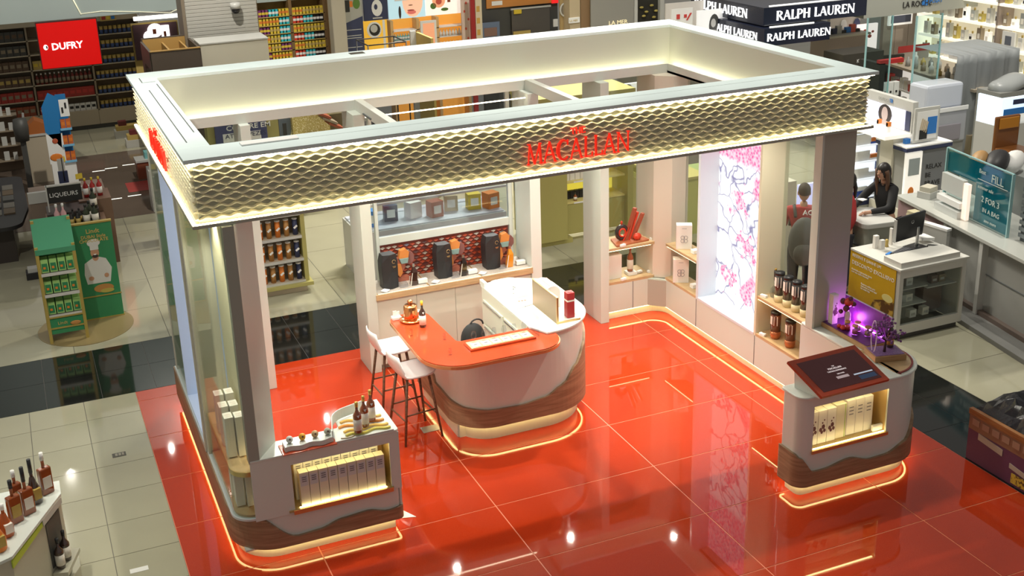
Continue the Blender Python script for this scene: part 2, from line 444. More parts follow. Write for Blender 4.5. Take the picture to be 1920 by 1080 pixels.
# ================================================================== CANOPY
W, D, HB, HT = 6.74, 4.0, 3.20, 3.784
tl, tr, tf, tb = .24, .17, .37, .33
cn = thing('kiosk_canopy', 'rectangular illuminated canopy frame with honeycomb fascia over the whisky kiosk', 'canopy', (W / 2, D / 2, HB))
sl = HT - .035
m = MB(); m.box(0 - .04, W + .04, -.04, tf, sl, HT); part('top_board', m, SLABM, cn, bev=.003)
part('top_board', MB().box(-.04, tl, tf, D - tb, sl, HT), SLABM, cn, bev=.003)
part('top_board', MB().box(W - tr, W + .04, tf, D - tb, sl, HT), SLABM, cn, bev=.003)
part('top_board', MB().box(-.04, W + .04, D - tb, D + .04, sl, HT), SLABM, cn, bev=.003)
dk = mat('dark_joint_gap', (.12, .13, .13), .8)  # plain dark colour for board joints, panel lines and socket
for b in [(.075, .085, .55, 3.0), (.19, .20, .9, 3.3), (.06, .07, 3.45, 3.72), (.06, .2, 3.44, 3.45)]:
    part('board_joint', MB().box(b[0], b[1], b[2], b[3], HT, HT + .0015), dk, cn)
part('board_joint', MB().box(.6, 6.3, .2, .203, HT, HT + .0012), mat('soft_joint', (.38, .44, .44), .6), cn)
part('cable_outlet', MB().box(2.45, 2.62, D - .16, D - .05, HT, HT + .004), mat('dark_hole', (.05, .04, .02), .8), cn)
part('label_strip', MB().box(.47, .95, .19, .30, HT, HT + .012), PAPER, cn, label='white label strip on the front top board')
# inner walls and lower lip
ci = mat('canopy_inner_lacquer', (.52, .55, .47), .4)
part('inner_wall', MB().box(tl - .03, W - tr + .03, D - tb, D - tb + .03, HB + .03, sl), ci, cn)
part('inner_wall', MB().box(W - tr, W - tr + .03, tf, D - tb, HB + .03, sl), ci, cn)
part('inner_wall', MB().box(tl - .03, tl, tf, D - tb, HB + .03, sl), ci, cn)
part('inner_wall', MB().box(tl - .03, W - tr + .03, tf - .03, tf, HB + .03, sl), ci, cn)
L_ = .10
part('soffit', MB().box(0, W, 0, tf + L_, HB, HB + .03), TAUPE, cn)
part('soffit', MB().box(0, W, D - tb - L_, D, HB, HB + .03), TAUPE, cn)
part('soffit', MB().box(0, tl + L_, tf + L_, D - tb - L_, HB, HB + .03), TAUPE, cn)
part('soffit', MB().box(W - tr - L_, W, tf + L_, D - tb - L_, HB, HB + .03), TAUPE, cn)
lip = mat('lip_paint', (.62, .63, .59), .4)
zl = HB + .115
part('cove_lip', MB().box(tl + L_ - .02, W - tr - L_ + .02, D - tb - L_ - .02, D - tb - L_, HB + .0, zl), lip, cn, bev=.002)
part('cove_lip', MB().box(W - tr - L_, W - tr - L_ + .02, tf + L_, D - tb - L_ - .02, HB, zl), lip, cn, bev=.002)
part('cove_lip', MB().box(tl + L_ - .02, tl + L_, tf + L_, D - tb - L_ - .02, HB, zl), lip, cn, bev=.002)
part('cove_lip', MB().box(tl + L_ - .02, W - tr - L_ + .02, tf + L_, tf + L_ + .02, HB, zl), lip, cn, bev=.002)
g = .028
part('cove_light', MB().box(tl + L_, W - tr - L_, D - tb - .055, D - tb - .035, HB + .05, HB + .06), LEDW, cn)
part('cove_light', MB().box(W - tr - .055, W - tr - .035, tf + L_, D - tb - L_, HB + .05, HB + .06), LEDW, cn)
part('cove_light', MB().box(tl + .035, tl + .055, tf + L_, D - tb - L_, HB + .05, HB + .06), LEDW, cn)
for x in (2.37, 4.50):
    part('crossbeam', MB().box(x, x + .085, tf + L_, D - tb - L_ - .02, HB + .0, HB + .125), lip, cn, bev=.002)
part('canopy_socket', MB().box(2.355, 2.37, 2.9, 3.2, HB + .02, HB + .035), dk, cn)
# honeycomb fascia: one wavy slat after another in front of a recessed backing
back = mat('fascia_recess', (.40, .41, .33), .55)
slatm = mat('champagne_slat', (.90, .85, .62), .4)
FZ0, FZ1 = HB + .045, sl - .008
part('fascia_backing', MB().box(.035, W - .035, .035, .055, HB + .03, sl), back, cn)
part('fascia_backing', MB().box(.035, .055, .055, D - .035, HB + .03, sl), back, cn)
part('fascia_backing', MB().box(W - .055, W - .035, .055, D - .035, HB + .03, sl), back, cn)
part('fascia_backing', MB().box(.055, W - .055, D - .055, D - .035, HB + .03, sl), back, cn)
rows = 11; per = .125
def slat(P0, U, N, L, z, sgn, step=8, amp=.0105, hw=.0115):
    n = int(L / per * step); mb = MB(); vs = []; fs = []
    P0 = Vector(P0); U = Vector(U); N = Vector(N)
    for i in range(n + 1):
        d = L * i / n; zz = z + sgn * amp * math.cos(2 * PI * d / per); q = P0 + U * d; out = .030 + sgn * .004 * math.cos(2 * PI * d / per)
        vs += [q + Vector((0, 0, zz + hw)), q + N * out + Vector((0, 0, zz + .003)), q + N * out + Vector((0, 0, zz - .003)), q + Vector((0, 0, zz - hw))]
    for i in range(n):
        a = i * 4; b = a + 4
        fs += [(a, b, b + 1, a + 1), (a + 1, b + 1, b + 2, a + 2), (a + 2, b + 2, b + 3, a + 3)]
    fs += [(3, 2, 1, 0), (n * 4, n * 4 + 1, n * 4 + 2, n * 4 + 3)]
    return mb.add(vs, fs)
for r in range(rows):
    z = FZ0 + (FZ1 - FZ0) * (r + .5) / rows; s = 1 if r % 2 else -1
    part('wavy_slat', slat((.035, .035, 0), (1, 0, 0), (0, -1, 0), W - .07, z, s), slatm, cn)
    part('wavy_slat', slat((.035, .035, 0), (0, 1, 0), (-1, 0, 0), D - .07, z, s), slatm, cn)
    if r % 3 == 0: part('wavy_slat', slat((W - .035, .035, 0), (0, 1, 0), (1, 0, 0), D - .07, z, s, step=4), slatm, cn)
part('bottom_trim', MB().box(-.03, W + .03, -.03, .0, HB, HB + .028), mat('trim_grey', (.42, .42, .36), .4), cn, bev=.002)
part('bottom_trim', MB().box(-.03, .0, 0, D, HB, HB + .028), MC['trim_grey'], cn, bev=.002)
part('bottom_trim', MB().box(W, W + .03, 0, D, HB, HB + .028), MC['trim_grey'], cn, bev=.002)
FL = glow('fascia_led', (1, .86, .54), 15)
part('edge_light', MB().box(0, W, -.022, .002, HB + .028, HB + .034), FL, cn)
part('edge_light', MB().box(-.022, .002, 0, D, HB + .028, HB + .034), FL, cn)
part('edge_light', MB().box(0, W, -.025, -.002, sl - .006, sl), FL, cn)
part('edge_light', MB().box(-.025, -.002, 0, D, sl - .006, sl), FL, cn)
# lettering on the fascia
REDL = mat('red_letter', (.85, .02, .01), .4, emit=(1, .03, .01), es=.35)
halo = mat('letter_halo', (.9, .8, .6), .5)
h = .215
P = at(968, 300, y=-.005); Q = at(1165, 290, y=-.005)
wd = serif_width('MACALLAN', h, .0)
x0 = P.x; sc = 1.06 / wd
def sgl(text, x0, z0, h, width, y=-.012, nm='letter'):
    wd = serif_width(text, 1, .0); hh = h; k = width / wd
    x = x0
    for ch in text:
        mb = MB(); glyph(mb, ch, (0, 0, 0), (1, 0, 0), (0, 0, 1), (0, -1, 0), 1, .022, wt=.105, th=.042, serif=.085)
        if mb.v:
            mb.v = [(x + v[0] * k, y + v[1], z0 + v[2] * hh) for v in mb.v]
            part(nm, mb, REDL, cn, fix=True)
        x += SG[ch][0] * k
    return x
sgl('MACALLAN', 2.93, 3.335, .19, 1.05)
sgl('THE', 3.37, 3.565, .055, .15)
def sglL(text, y1, z0, h, width):
    wd = serif_width(text, 1, .0); k = width / wd; yy = y1
    for ch in text:
        mb = MB(); glyph(mb, ch, (0, 0, 0), (1, 0, 0), (0, 0, 1), (0, -1, 0), 1, .022, wt=.105, th=.042, serif=.085)
        if mb.v:
            mb.v = [(-.012 + v[1], yy - v[0] * k, z0 + v[2] * h) for v in mb.v]
            part('letter', mb, REDL, cn, fix=True)
        yy -= SG[ch][0] * k
sglL('MACALLAN', 2.45, 3.335, .19, 1.05); sglL('THE', 2.02, 3.565, .055, .15)

# ================================================================== LEFT FRONT COUNTER AND SIDE WALL BASE
def wavef(pts):
    def f(x, y, s):
        if x <= pts[0][0]: return pts[0][1]
        for (a, b), (c, d) in zip(pts, pts[1:]):
            if x <= c:
                t = (x - a) / (c - a); t = t * t * (3 - 2 * t); return b + (d - b) * t
        return pts[-1][1]
    return f
fy = -.075
lc = thing('front_counter', 'white counter with wavy walnut base at the front left corner of the kiosk', 'counter', (.9, .1, 0))
pl = dense(rounded([(.015, 3.56), (.015, fy), (1.56, fy), (1.56, .52)], [0, .42, .05, 0], n=14), .04)
part('wood_cladding', MB().ribbon(pl, .12, lambda x, y, s: (.47 if y > .5 else None) or wavef([(.02, .46), (.2, .45), (.56, .205), (.76, .215), (.98, .27), (1.22, .285), (1.42, .235), (1.56, .25)])(x, y, s), .03, .012), WALNUT, lc)
inner = dense(rounded([(.03, 3.54), (.03, fy + .015), (1.545, fy + .015), (1.545, .5)], [0, .41, .04, 0], n=14), .05)
part('body', MB().ribbon(inner, .12, .452, .02), WHITE, lc)
toe = dense(rounded([(.075, 3.5), (.075, fy + .06), (1.50, fy + .06), (1.50, .47)], [0, .36, .02, 0], n=14), .05)
part('toe_kick', MB().ribbon(toe, 0, .12, .02), CREAM, lc)
led = dense(rounded([(.03, 3.53), (.03, fy + .015), (1.545, fy + .015), (1.545, .5)], [0, .40, .04, 0], n=14), .05)
part('led_strip', MB().ribbon(led, .108, .118, .016), LED, lc)
part('plinth_floor', MB().box(.09, 1.48, fy + .08, .3, .11, .125), CREAM, lc)
# front with the lit niche
F0, F1 = fy, fy + .02
for b in [(.20, .555, .44, 1.02), (1.465, 1.56, .44, 1.02), (.555, 1.465, .44, .455), (.555, 1.465, .925, 1.02)]:
    part('front_panel', MB().box(b[0], b[1], F0, F1, b[2], b[3]), WHITE, lc)
part('side_panel', MB().box(1.54, 1.56, F1, .50, .12, 1.02), WHITE, lc)
part('back_panel', MB().box(.30, 1.08, .20, .22, .12, 1.02), WHITE, lc)
nb = mat('brass_lined_niche', (.70, .50, .22), .35, metal=.4)
part('niche_lining', MB().box(.545, .556, F1, .19, .455, .925).box(1.464, 1.475, F1, .19, .455, .925).box(.555, 1.465, .18, .19, .455, .925), nb, lc)
part('niche_shelf', MB().box(.50, 1.48, F0 - .012, .18, .455, .475), wood('niche_oak', (.55, .40, .18), (.42, .30, .12)), lc)
part('niche_trim', MB().box(.54, 1.475, F0 - .022, F0 - .008, .43, .475), GOLD, lc, bev=.002)
NL = glow('niche_led', (1, .78, .34), 10)
part('niche_light', MB().box(.57, 1.45, F1 + .005, F1 + .02, .914, .924), NL, lc)
part('niche_light', MB().box(.60, 1.42, F0 + .004, F0 + .014, .476, .482), NL, lc)
# countertop
ctop = [(.20, fy - .004), (1.54, fy - .004), (1.565, fy + .02), (1.565, .52)] + [(1.20 + .34 * math.cos(a) * 1.0 if False else 1.565 - .47 * (1 - math.cos(a)), .52 * 1 + 0 * a) for a in ()] + \
       rounded([(1.565, .60), (1.08, .60), (1.08, .20)], [0, .32, 0], n=12)[0:] + [(.30, .20)]
part('countertop', MB().prism(ctop, 1.02, 1.045), WHITE, lc, bev=.006)
tg = [(1.545, .02)] + [(1.545, .50)] + rounded([(1.545, .58), (1.10, .58), (1.10, .1)], [0, .30, 0], n=12) + [(1.12, .02)]
part('curved_side', MB().ribbon(dense(rounded([(1.555, .59), (1.09, .59), (1.09, .20)], [0, .31, 0], n=12), .05), .12, 1.02, .02), WHITE, lc)

# vitrine at the corner (curved glass, two decks)
vt = thing('corner_vitrine', 'curved glass vitrine wrapped round the front left corner, with whisky cartons inside', 'vitrine', (.2, .4, .45))
arc = dense(rounded([(.035, 1.30), (.035, fy + .012), (.215, fy + .012)], [0, .175, 0], n=14), .06)
part('base_shelf', MB().prism(dense(rounded([(.015, 3.56), (.015, fy), (.22, fy), (.22, 3.56)], [0, .20, 0, 0], n=14), .5), .452, .478), mat('pale_blue_ledge', (.62, .68, .68), .25), vt, bev=.004)
deck = rounded([(.05, 1.28), (.05, fy + .03), (.284, fy + .03), (.284, 1.28)], [0, .17, 0, 0], n=14)
part('deck', MB().prism(deck, .90, .925), OAK, vt)
part('deck_edge', MB().ribbon(dense(rounded([(.045, 1.28), (.045, fy + .022), (.21, fy + .022)], [0, .172, 0], n=14), .06), .885, .93, .012), GOLD, vt)
part('deck', MB().prism(deck, .480, .50), OAK, vt)
part('glass_front', MB().ribbon(arc, .48, 3.19, .006), GLASS, vt)
part('back_panel', MB().box(.285, .30, fy + .08, 1.3, .478, 3.2), mat('warm_cream_panel', (.74, .70, .50), .45), vt)
part('led_strip', MB().box(.262, .270, .0, 1.25, 3.17, 3.18), glow('vitrine_led', (1, .85, .5), 14), vt)
part('led_strip', MB().box(.262, .270, .05, 1.2, .930, .934), glow('deck_led', (1, .80, .42), 9), vt)
part('led_strip', MB().box(.262, .270, .05, 1.2, .504, .508), MC['deck_led'], vt)
for yy in (.3, .95): spot('vitrine_fill_spot', (.15, yy, 3.15), (.2, yy + .02, .9), 40, col=(1, .92, .74), size=80, blend=.8, radius=.02)  # fill spots added beside the LED strips to brighten the cartons
part('frame_bar', MB().box(.02, .05, 1.28, 1.33, .478, 3.2), mat('grey_frame', (.55, .55, .47), .4), vt, bev=.003)
part('frame_bar', MB().box(.02, .28, 1.33, 1.345, .478, 3.2), MC['grey_frame'], vt)

# column at the front left corner
fc = thing('kiosk_column', 'slender front left column of the kiosk, grey edge and warm white face', 'column', (.35, .05, 1.02))
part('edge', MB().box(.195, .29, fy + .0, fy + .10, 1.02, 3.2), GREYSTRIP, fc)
part('face', MB().add([(.29, fy + .005, 1.045), (.49, .20, 1.045), (.49, .20, 3.2), (.29, fy + .005, 3.2), (.27, fy + .02, 1.045), (.46, .22, 1.045), (.46, .22, 3.2), (.27, fy + .02, 3.2)],
     [(0, 1, 2, 3), (7, 6, 5, 4), (0, 4, 5, 1), (3, 2, 6, 7), (0, 3, 7, 4), (1, 5, 6, 2)]), PINKW, fc, fix=True)
part('rear_face', MB().box(.322, .46, .20, .22, 1.045, 3.2), PINKW, fc)

# side wall behind the vitrine: frame, blue light niche, open shelf bay
sw = thing('side_wall_unit', 'left side wall of the kiosk with a blue glowing recess and open bays', 'display wall', (.15, 2.4, .45))
fr = mat('side_frame', (.62, .61, .52), .4)
part('post', MB().box(.03, .24, 1.40, 1.47, .478, 3.2), fr, sw, bev=.004)
part('rounded_frame', MB().ribbon([(.03, 1.345), (.03, 1.40)], .478, 3.2, .03), fr, sw)
BLUE = mat('blue_lit_reveal', (.62, .72, .85), .4)  # blue tint of reveal and sill stands for the recess light
part('reveal', MB().box(.03, .24, 2.66, 2.70, .478, 3.2), BLUE, sw)
part('recess_back', MB().box(.22, .24, 1.47, 2.66, .478, 3.2), mat('light_panel', (.9, .92, 1), .5, emit=(.62, .72, 1), es=.3), sw)
part('recess_sill', MB().box(.03, .22, 1.47, 2.66, .478, .50), BLUE, sw)
part('post', MB().box(.03, .24, 3.45, 3.56, .478, 3.2), fr, sw, bev=.004)
part('bay_glass', MB().box(.035, .041, 2.70, 3.45, .48, 3.2), GLASS, sw)
part('interior_panel', MB().box(.302, .32, .22, 3.5, .0, 3.2), PINKW, sw)
for z in (.9, 1.4, 1.9): part('glass_shelf', MB().box(.05, .21, 2.72, 3.44, z, z + .012), GLASS, sw)
ob = MB()
part('oval_bracket', MB().ribbon(rounded([(.10, 1.3445), (.20, 1.3445)], 0), 2.05, 3.1, .002), fr, sw)

# ================================================================== RIGHT FRONT COUNTER
rc = thing('tablet_counter', 'white counter with wavy walnut base and lit niche at the front right', 'counter', (6.0, -.8, 0))
foot = [(5.42, -.93), (5.12, -.93), (5.12, -1.26), (6.70, -1.26), (6.70, -.2)]
pr_ = dense(rounded(foot, [0, .05, .12, .42, 0], n=14), .04)
part('wood_cladding', MB().ribbon(pr_, .12, wavef([(5.12, .47), (5.16, .43), (5.30, .27), (5.42, .27), (5.72, .315), (5.98, .245), (6.16, .25), (6.40, .33), (6.62, .50), (6.70, .56)]), .03, .012), WALNUT, rc)
pin = dense(rounded([(5.42, -.945), (5.135, -.945), (5.135, -1.245), (6.685, -1.245), (6.685, .24)], [0, .04, .11, .41, 0], n=14), .05)
part('body', MB().ribbon(pin, .12, .475, .02), WHITE, rc)
ptoe = dense(rounded([(5.40, -.98), (5.18, -.98), (5.18, -1.20), (6.64, -1.20), (6.64, .2)], [0, .02, .07, .36, 0], n=14), .05)
part('toe_kick', MB().ribbon(ptoe, 0, .12, .02), CREAM, rc)
part('led_strip', MB().ribbon(dense(rounded([(5.40, -.95), (5.135, -.95), (5.135, -1.245), (6.685, -1.245), (6.685, .2)], [0, .04, .10, .41, 0], n=14), .05), .108, .118, .016), LED, rc)
up = [p for p in pin]
left_up = [p for p in pin if p[0] < 5.27 or (p[1] > -1.24 and p[0] < 5.5)]
right_up = [p for p in pin if p[0] > 6.15 and not p[0] < 6.2]
part('body', MB().ribbon(left_up + [(5.285, -1.245)], .475, 1.045, .02), WHITE, rc)
part('body', MB().ribbon([(6.155, -1.245)] + right_up, .475, 1.045, .02), WHITE, rc)
part('front_panel', MB().box(5.285, 6.155, -1.245, -1.225, .955, 1.045), WHITE, rc)
part('niche_lining', MB().box(5.275, 5.286, -1.225, -.98, .475, .955).box(6.154, 6.165, -1.225, -.98, .475, .955).box(5.28, 6.16, -.99, -.98, .475, .955), nb, rc)
part('niche_shelf', MB().box(5.28, 6.16, -1.25, -.98, .475, .495), MC['niche_oak'], rc)
part('niche_trim', MB().box(5.27, 6.17, -1.268, -1.25, .462, .497), GOLD, rc, bev=.002)
part('niche_light', MB().box(5.3, 6.14, -1.222, -1.208, .944, .954), NL, rc)
part('niche_light', MB().box(5.3, 6.14, -1.24, -1.23, .496, .502), NL, rc)
top = rounded([(5.12, -.93), (5.12, -1.262), (6.702, -1.262), (6.702, .26), (6.22, .26), (6.22, -.93)], [.04, .12, .42, .03, .03, .0], closed=True, n=14)
part('countertop', MB().prism(top, 1.045, 1.07), WHITE, rc, bev=.008)
part('rear_side', MB().box(6.22, 6.24, -.28, .25, .12, 1.045).box(6.22, 6.24, -.93, -.86, .12, 1.045).box(6.22, 6.24, -.86, -.28, .12, .62).box(6.22, 6.24, -.86, -.28, .95, 1.045), WHITE, rc)
part('side_niche', MB().box(6.24, 6.44, -.86, -.28, .61, .62).box(6.43, 6.44, -.86, -.28, .62, .95).box(6.24, 6.44, -.28, -.27, .62, .95).box(6.24, 6.44, -.87, -.86, .62, .95), nb, rc)
part('niche_light', MB().box(6.25, 6.26, -.84, -.30, .94, .948), NL, rc)
inl = rounded([(6.27, -.90), (6.27, -1.20), (6.655, -1.20), (6.655, -.62), (6.30, -.62)], [.05, .05, .38, .0, .0], closed=True, n=12)
part('oak_inlay', MB().prism(inl, 1.068, 1.076), OAK, rc)
part('red_edge_band', MB().ribbon(dense(rounded([(6.3, -1.215), (6.668, -1.215), (6.668, -.62)], [0, .38, 0], n=12), .05), 1.069, 1.082, .018), mat('dark_red_band', (.22, .015, .01), .35), rc)

# ================================================================== BAR
bar = thing('bar_counter', 'curved white bar with orange-red top and wavy walnut base in the middle of the kiosk', 'bar counter', (3.3, 1.8, 0))
bf = dense(rounded([(2.60, 2.50), (2.60, 1.08), (4.27, 1.08), (4.27, 2.45), (3.95, 2.70)], [0, .42, .62, .30, 0], n=16), .04)
bwave = wavef([(2.55, .44), (2.70, .40), (2.93, .385), (3.3, .37), (3.55, .40), (3.78, .50), (3.97, .66), (4.15, .82), (4.27, .95)])
part('wood_cladding', MB().ribbon(bf, .18, lambda x, y, s: bwave(x, y, s) if y < 1.9 or x > 3 else .50 + .06 * (y - 1.9), .03, .012), WALNUT, bar)
bi = dense(rounded([(2.615, 2.50), (2.615, 1.095), (4.255, 1.095), (4.255, 2.44), (3.95, 2.68)], [0, .41, .61, .29, 0], n=16), .05)
part('body', MB().ribbon(bi, .18, lambda x, y, s: 1.075 if x < 3.62 and y < 2.55 else 1.125, .025), WHITE, bar)
part('toe_kick', MB().ribbon(dense(rounded([(2.68, 2.50), (2.68, 1.16), (4.19, 1.16), (4.19, 2.40), (3.95, 2.62)], [0, .36, .56, .26, 0], n=16), .05), 0, .18, .02), CREAM, bar)
part('led_strip', MB().ribbon(dense(rounded([(2.625, 2.50), (2.625, 1.105), (4.245, 1.105), (4.245, 2.43), (3.95, 2.67)], [0, .40, .60, .28, 0], n=16), .05), .166, .178, .016), LED, bar)
part('inner_side', MB().box(2.645, 2.665, 1.36, 2.48, 0, 1.075).box(2.66, 3.50, 1.34, 1.36, 0, 1.075), CREAM, bar)
part('inner_drawers', MB().box(3.49, 3.51, 1.36, 2.66, 0, 1.125), CREAM, bar)
for (y0, y1, z0, z1) in [(1.40, 1.98, .72, 1.0), (2.02, 2.60, .72, 1.0), (1.40, 1.98, .1, .69), (2.02, 2.60, .1, .69)]:
    dw_ = part('drawer', MB().box(3.475, 3.49, y0, y1, z0, z1), CREAM, bar, bev=.003)
    part('handle', MB().box(3.462, 3.476, y0 + .04, y1 - .04, z1 - .03, z1 - .015), mat('steel_pull', (.5, .5, .5), .3, metal=1), dw_)
rt = rounded([(2.22, 2.32), (2.20, .76), (3.70, .76), (3.70, 1.34), (2.68, 1.34), (2.66, 2.32)], [.16, .42, .30, .06, .05, .16], closed=True, n=12)
part('red_top', MB().prism(rt, 1.085, 1.125), speckled('orange_red_stone', (.46, .05, .012), (.6, .13, .05), .12, 400, .64, coat=.3), bar, bev=.004)
part('copper_edge', MB().ribbon(dense(rt[:-1] + rt[:1], .2), 1.078, 1.112, .008, .008), mat('copper_edge_band', (.72, .36, .16), .3, metal=.7), bar)
wt = rounded([(3.50, 1.12), (4.22, 1.02), (4.285, 1.30), (4.285, 2.46), (4.05, 2.70), (3.49, 2.70)], [.02, .35, .5, .2, .15, .04], closed=True, n=10)
wt2 = rounded([(3.49, 1.30), (3.60, 1.078), (4.285, 1.078), (4.285, 2.50), (3.95, 2.72), (3.49, 2.72)], [.0, .0, .60, .22, .10, .04], closed=True, n=14)
part('white_top', MB().prism(wt2, 1.125, 1.15), WHITE, bar, bev=.006)
part('sink_rim', MB().ribbon(rounded([(3.56, 2.1), (3.90, 2.1), (3.90, 2.64), (3.56, 2.64)], .10, closed=True), 1.15, 1.20, .02, closed=True), WHITE, bar)
part('inner_back_splash', MB().box(3.49, 3.53, 2.58, 2.72, 1.15, 1.21), WHITE, bar, bev=.004)

# ================================================================== BACK DISPLAY UNIT
bu = thing('back_display_unit', 'wide white display unit behind the bar with a red patterned niche and a window above', 'display unit', (3.45, 3.6, 0))
part('end_column', MB().box(2.27, 2.40, 3.30, 3.78, 0, 3.2), PINKW, bu, bev=.004)
part('end_column', MB().box(4.42, 4.56, 3.30, 3.78, 0, 3.2), WHITE, bu, bev=.004)
part('plinth', MB().box(2.40, 4.42, 3.40, 3.78, 0, .08), TAUPE, bu)
for a, b in [(2.402, 2.90), (2.904, 3.40), (3.404, 3.91), (3.914, 4.418)]:
    part('door', MB().box(a, b, 3.33, 3.35, .08, .93), CREAM, bu, bev=.002)
part('carcass', MB().box(2.40, 4.42, 3.35, 3.78, .08, .95), CREAM, bu)
part('display_shelf', MB().box(2.40, 4.42, 3.30, 3.78, .95, 1.0), mat('marble_insert', (.52, .46, .40), .4, noise=.45, nscale=60), bu)
part('shelf_edge', MB().box(2.39, 4.43, 3.285, 3.30, .93, 1.004), OAK, bu, bev=.002)
for x in (2.405, 3.06, 3.74): part('divider_strip', MB().box(x, x + .012, 3.30, 3.74, 1.0, 1.008), GOLD, bu)
part('divider_strip', MB().box(2.4, 4.42, 3.30, 3.312, 1.0, 1.008), PAPER, bu)
# patterned panel: red blocks with pale lozenges
part('pattern_back', MB().box(2.58, 4.30, 3.745, 3.76, 1.0, 1.46), mat('dark_red_back', (.16, .03, .02), .5), bu)
lz = [mat('loz_red', (.52, .08, .03), .35), mat('loz_grey', (.55, .50, .44), .35), mat('loz_dark', (.12, .03, .03), .35), mat('loz_blue', (.22, .22, .30), .3)]
nx, nz = 22, 12
cells = [MB() for _ in lz]
for j in range(nz):
    for i in range(nx):
        x = 2.60 + (i + (j % 2) * .5) * 1.69 / nx; z = 1.02 + j * .43 / nz
        if x > 4.27: continue
        col = (i * 2 + (j % 2)) % 6
        k = 0 if col in (1, 2, 4, 5) and rnd.random() < .93 else 1
        if col in (0, 3): k = 1 if rnd.random() < .6 else 3 if rnd.random() < .3 else 2
        dx, dz = .037, .020
        d = .012 + rnd.random() * .012
        c = Vector((x, 3.745, z)); 
        cells[k].add([c + Vector((-dx, 0, 0)), c + Vector((0, -d * .4, -dz)), c + Vector((dx, 0, 0)), c + Vector((0, -d, dz))], [(0, 1, 2, 3)])
for k, mb in enumerate(cells):
    o = part('lozenge_relief', mb, lz[k], bu); o['kind'] = 'stuff'
WF = WHITE
part('window_frame', MB().box(2.60, 4.31, 3.722, 3.778, 1.46, 1.56), WF, bu, bev=.004)
part('window_frame', MB().box(2.56, 2.60, 3.72, 3.78, 1.0, 3.2), WF, bu, bev=.004)
part('window_frame', MB().box(4.31, 4.36, 3.72, 3.78, 1.0, 3.2), WF, bu, bev=.004)
part('window_pane', MB().box(2.60, 4.31, 3.745, 3.752, 1.56, 3.18), glass('smoky_glass', (.92, .95, 1), .85), bu)
part('niche_light', MB().box(2.42, 4.40, 3.32, 3.335, 3.15, 3.16), glow('soft_led', (1, .86, .6), 7), bu)

# ================================================================== CORNER UNIT AND RIGHT WALL
cu = thing('corner_display_unit', 'white L-shaped display wall along the right side of the kiosk with lit base', 'display wall', (6.4, 2.0, 0))
part('end_column', MB().box(5.44, 5.56, 3.40, 3.90, 0, 3.2), PINKW, cu, bev=.004)
bp = dense(rounded([(5.56, 3.44), (6.34, 3.44), (6.34, .30)], [0, .22, 0], n=10), .06)
def zt(x, y, s): return .50
part('base_panel', MB().ribbon(bp, .12, .50, .02), PINKW, cu)
part('toe_kick', MB().ribbon(dense(rounded([(5.56, 3.50), (6.40, 3.50), (6.40, .30)], [0, .22, 0], n=10), .06), 0, .13, .02), CREAM, cu)
part('led_strip', MB().ribbon(dense(rounded([(5.56, 3.45), (6.35, 3.45), (6.35, .30)], [0, .21, 0], n=10), .06), .108, .118, .016), LED, cu)
for y in (2.53, 1.25): part('panel_joint', MB().box(6.336, 6.3402, y - .003, y + .003, .12, .5), dk, cu)
part('panel_joint', MB().box(5.93, 5.936, 3.436, 3.4402, .12, .5), dk, cu)
part('carcass', MB().prism([(5.56, 3.46), (6.13, 3.46), (6.36, 3.24), (6.36, .30), (6.66, .30), (6.66, 3.90), (5.56, 3.90)], .12, .49), TAUPE, cu)
# shelves of the back bay (two tiers)
for z in (.50, .97):
    part('shelf', MB().prism(rounded([(5.56, 3.44), (6.26, 3.44), (6.40, 3.56), (6.40, 3.88), (5.56, 3.88)], [0, .1, 0, 0, 0], closed=True), z, z + .035), OAK, cu)
    part('shelf', MB().box(6.34, 6.62, 2.55, 3.30, z, z + .035), OAK, cu)
    part('shelf', MB().box(6.34, 6.64, .32, 1.24, z, z + .035), OAK, cu)
    part('shelf_light', MB().box(6.345, 6.352, .34, 1.22, z - .006, z), NL, cu)
    part('shelf_light', MB().box(6.345, 6.352, 2.57, 3.28, z - .006, z), glow('shelf_led', (1, .80, .42), 6), cu)
    part('shelf_light', MB().box(5.58, 6.2, 3.445, 3.452, z - .006, z), MC['shelf_led'], cu)
part('back_pane', MB().box(5.56, 6.24, 3.885, 3.893, .53, 3.2), GLASS, cu)
part('corner_post', MB().prism([(6.24, 3.46), (6.42, 3.30), (6.66, 3.30), (6.66, 3.92), (6.24, 3.92)], .50, 3.2), mat('corner_post_paint', (.66, .60, .50), .4), cu)
part('back_pane', MB().box(6.625, 6.633, 2.58, 3.30, .53, 3.2), GLASS, cu)
part('post', MB().box(6.34, 6.66, 2.50, 2.55, .50, 3.2), mat('lightbox_lit_white', (.66, .72, .80), .3), cu, bev=.003)  # cool tint stands for lightbox light on post and sill
part('post', MB().box(6.34, 6.70, 1.24, 1.28, .50, 3.2), mat('cream_bay_panel', (.70, .66, .50), .45), cu, bev=.003)
part('sill', MB().box(6.335, 6.62, 1.28, 2.50, .50, .53), MC['lightbox_lit_white'], cu)
part('back_pane', MB().box(6.645, 6.653, .32, 1.24, 1.0, 3.2), GLASS, cu)
part('back_panel', MB().box(6.64, 6.66, .32, 1.24, .53, 1.0), MC['cream_bay_panel'], cu)
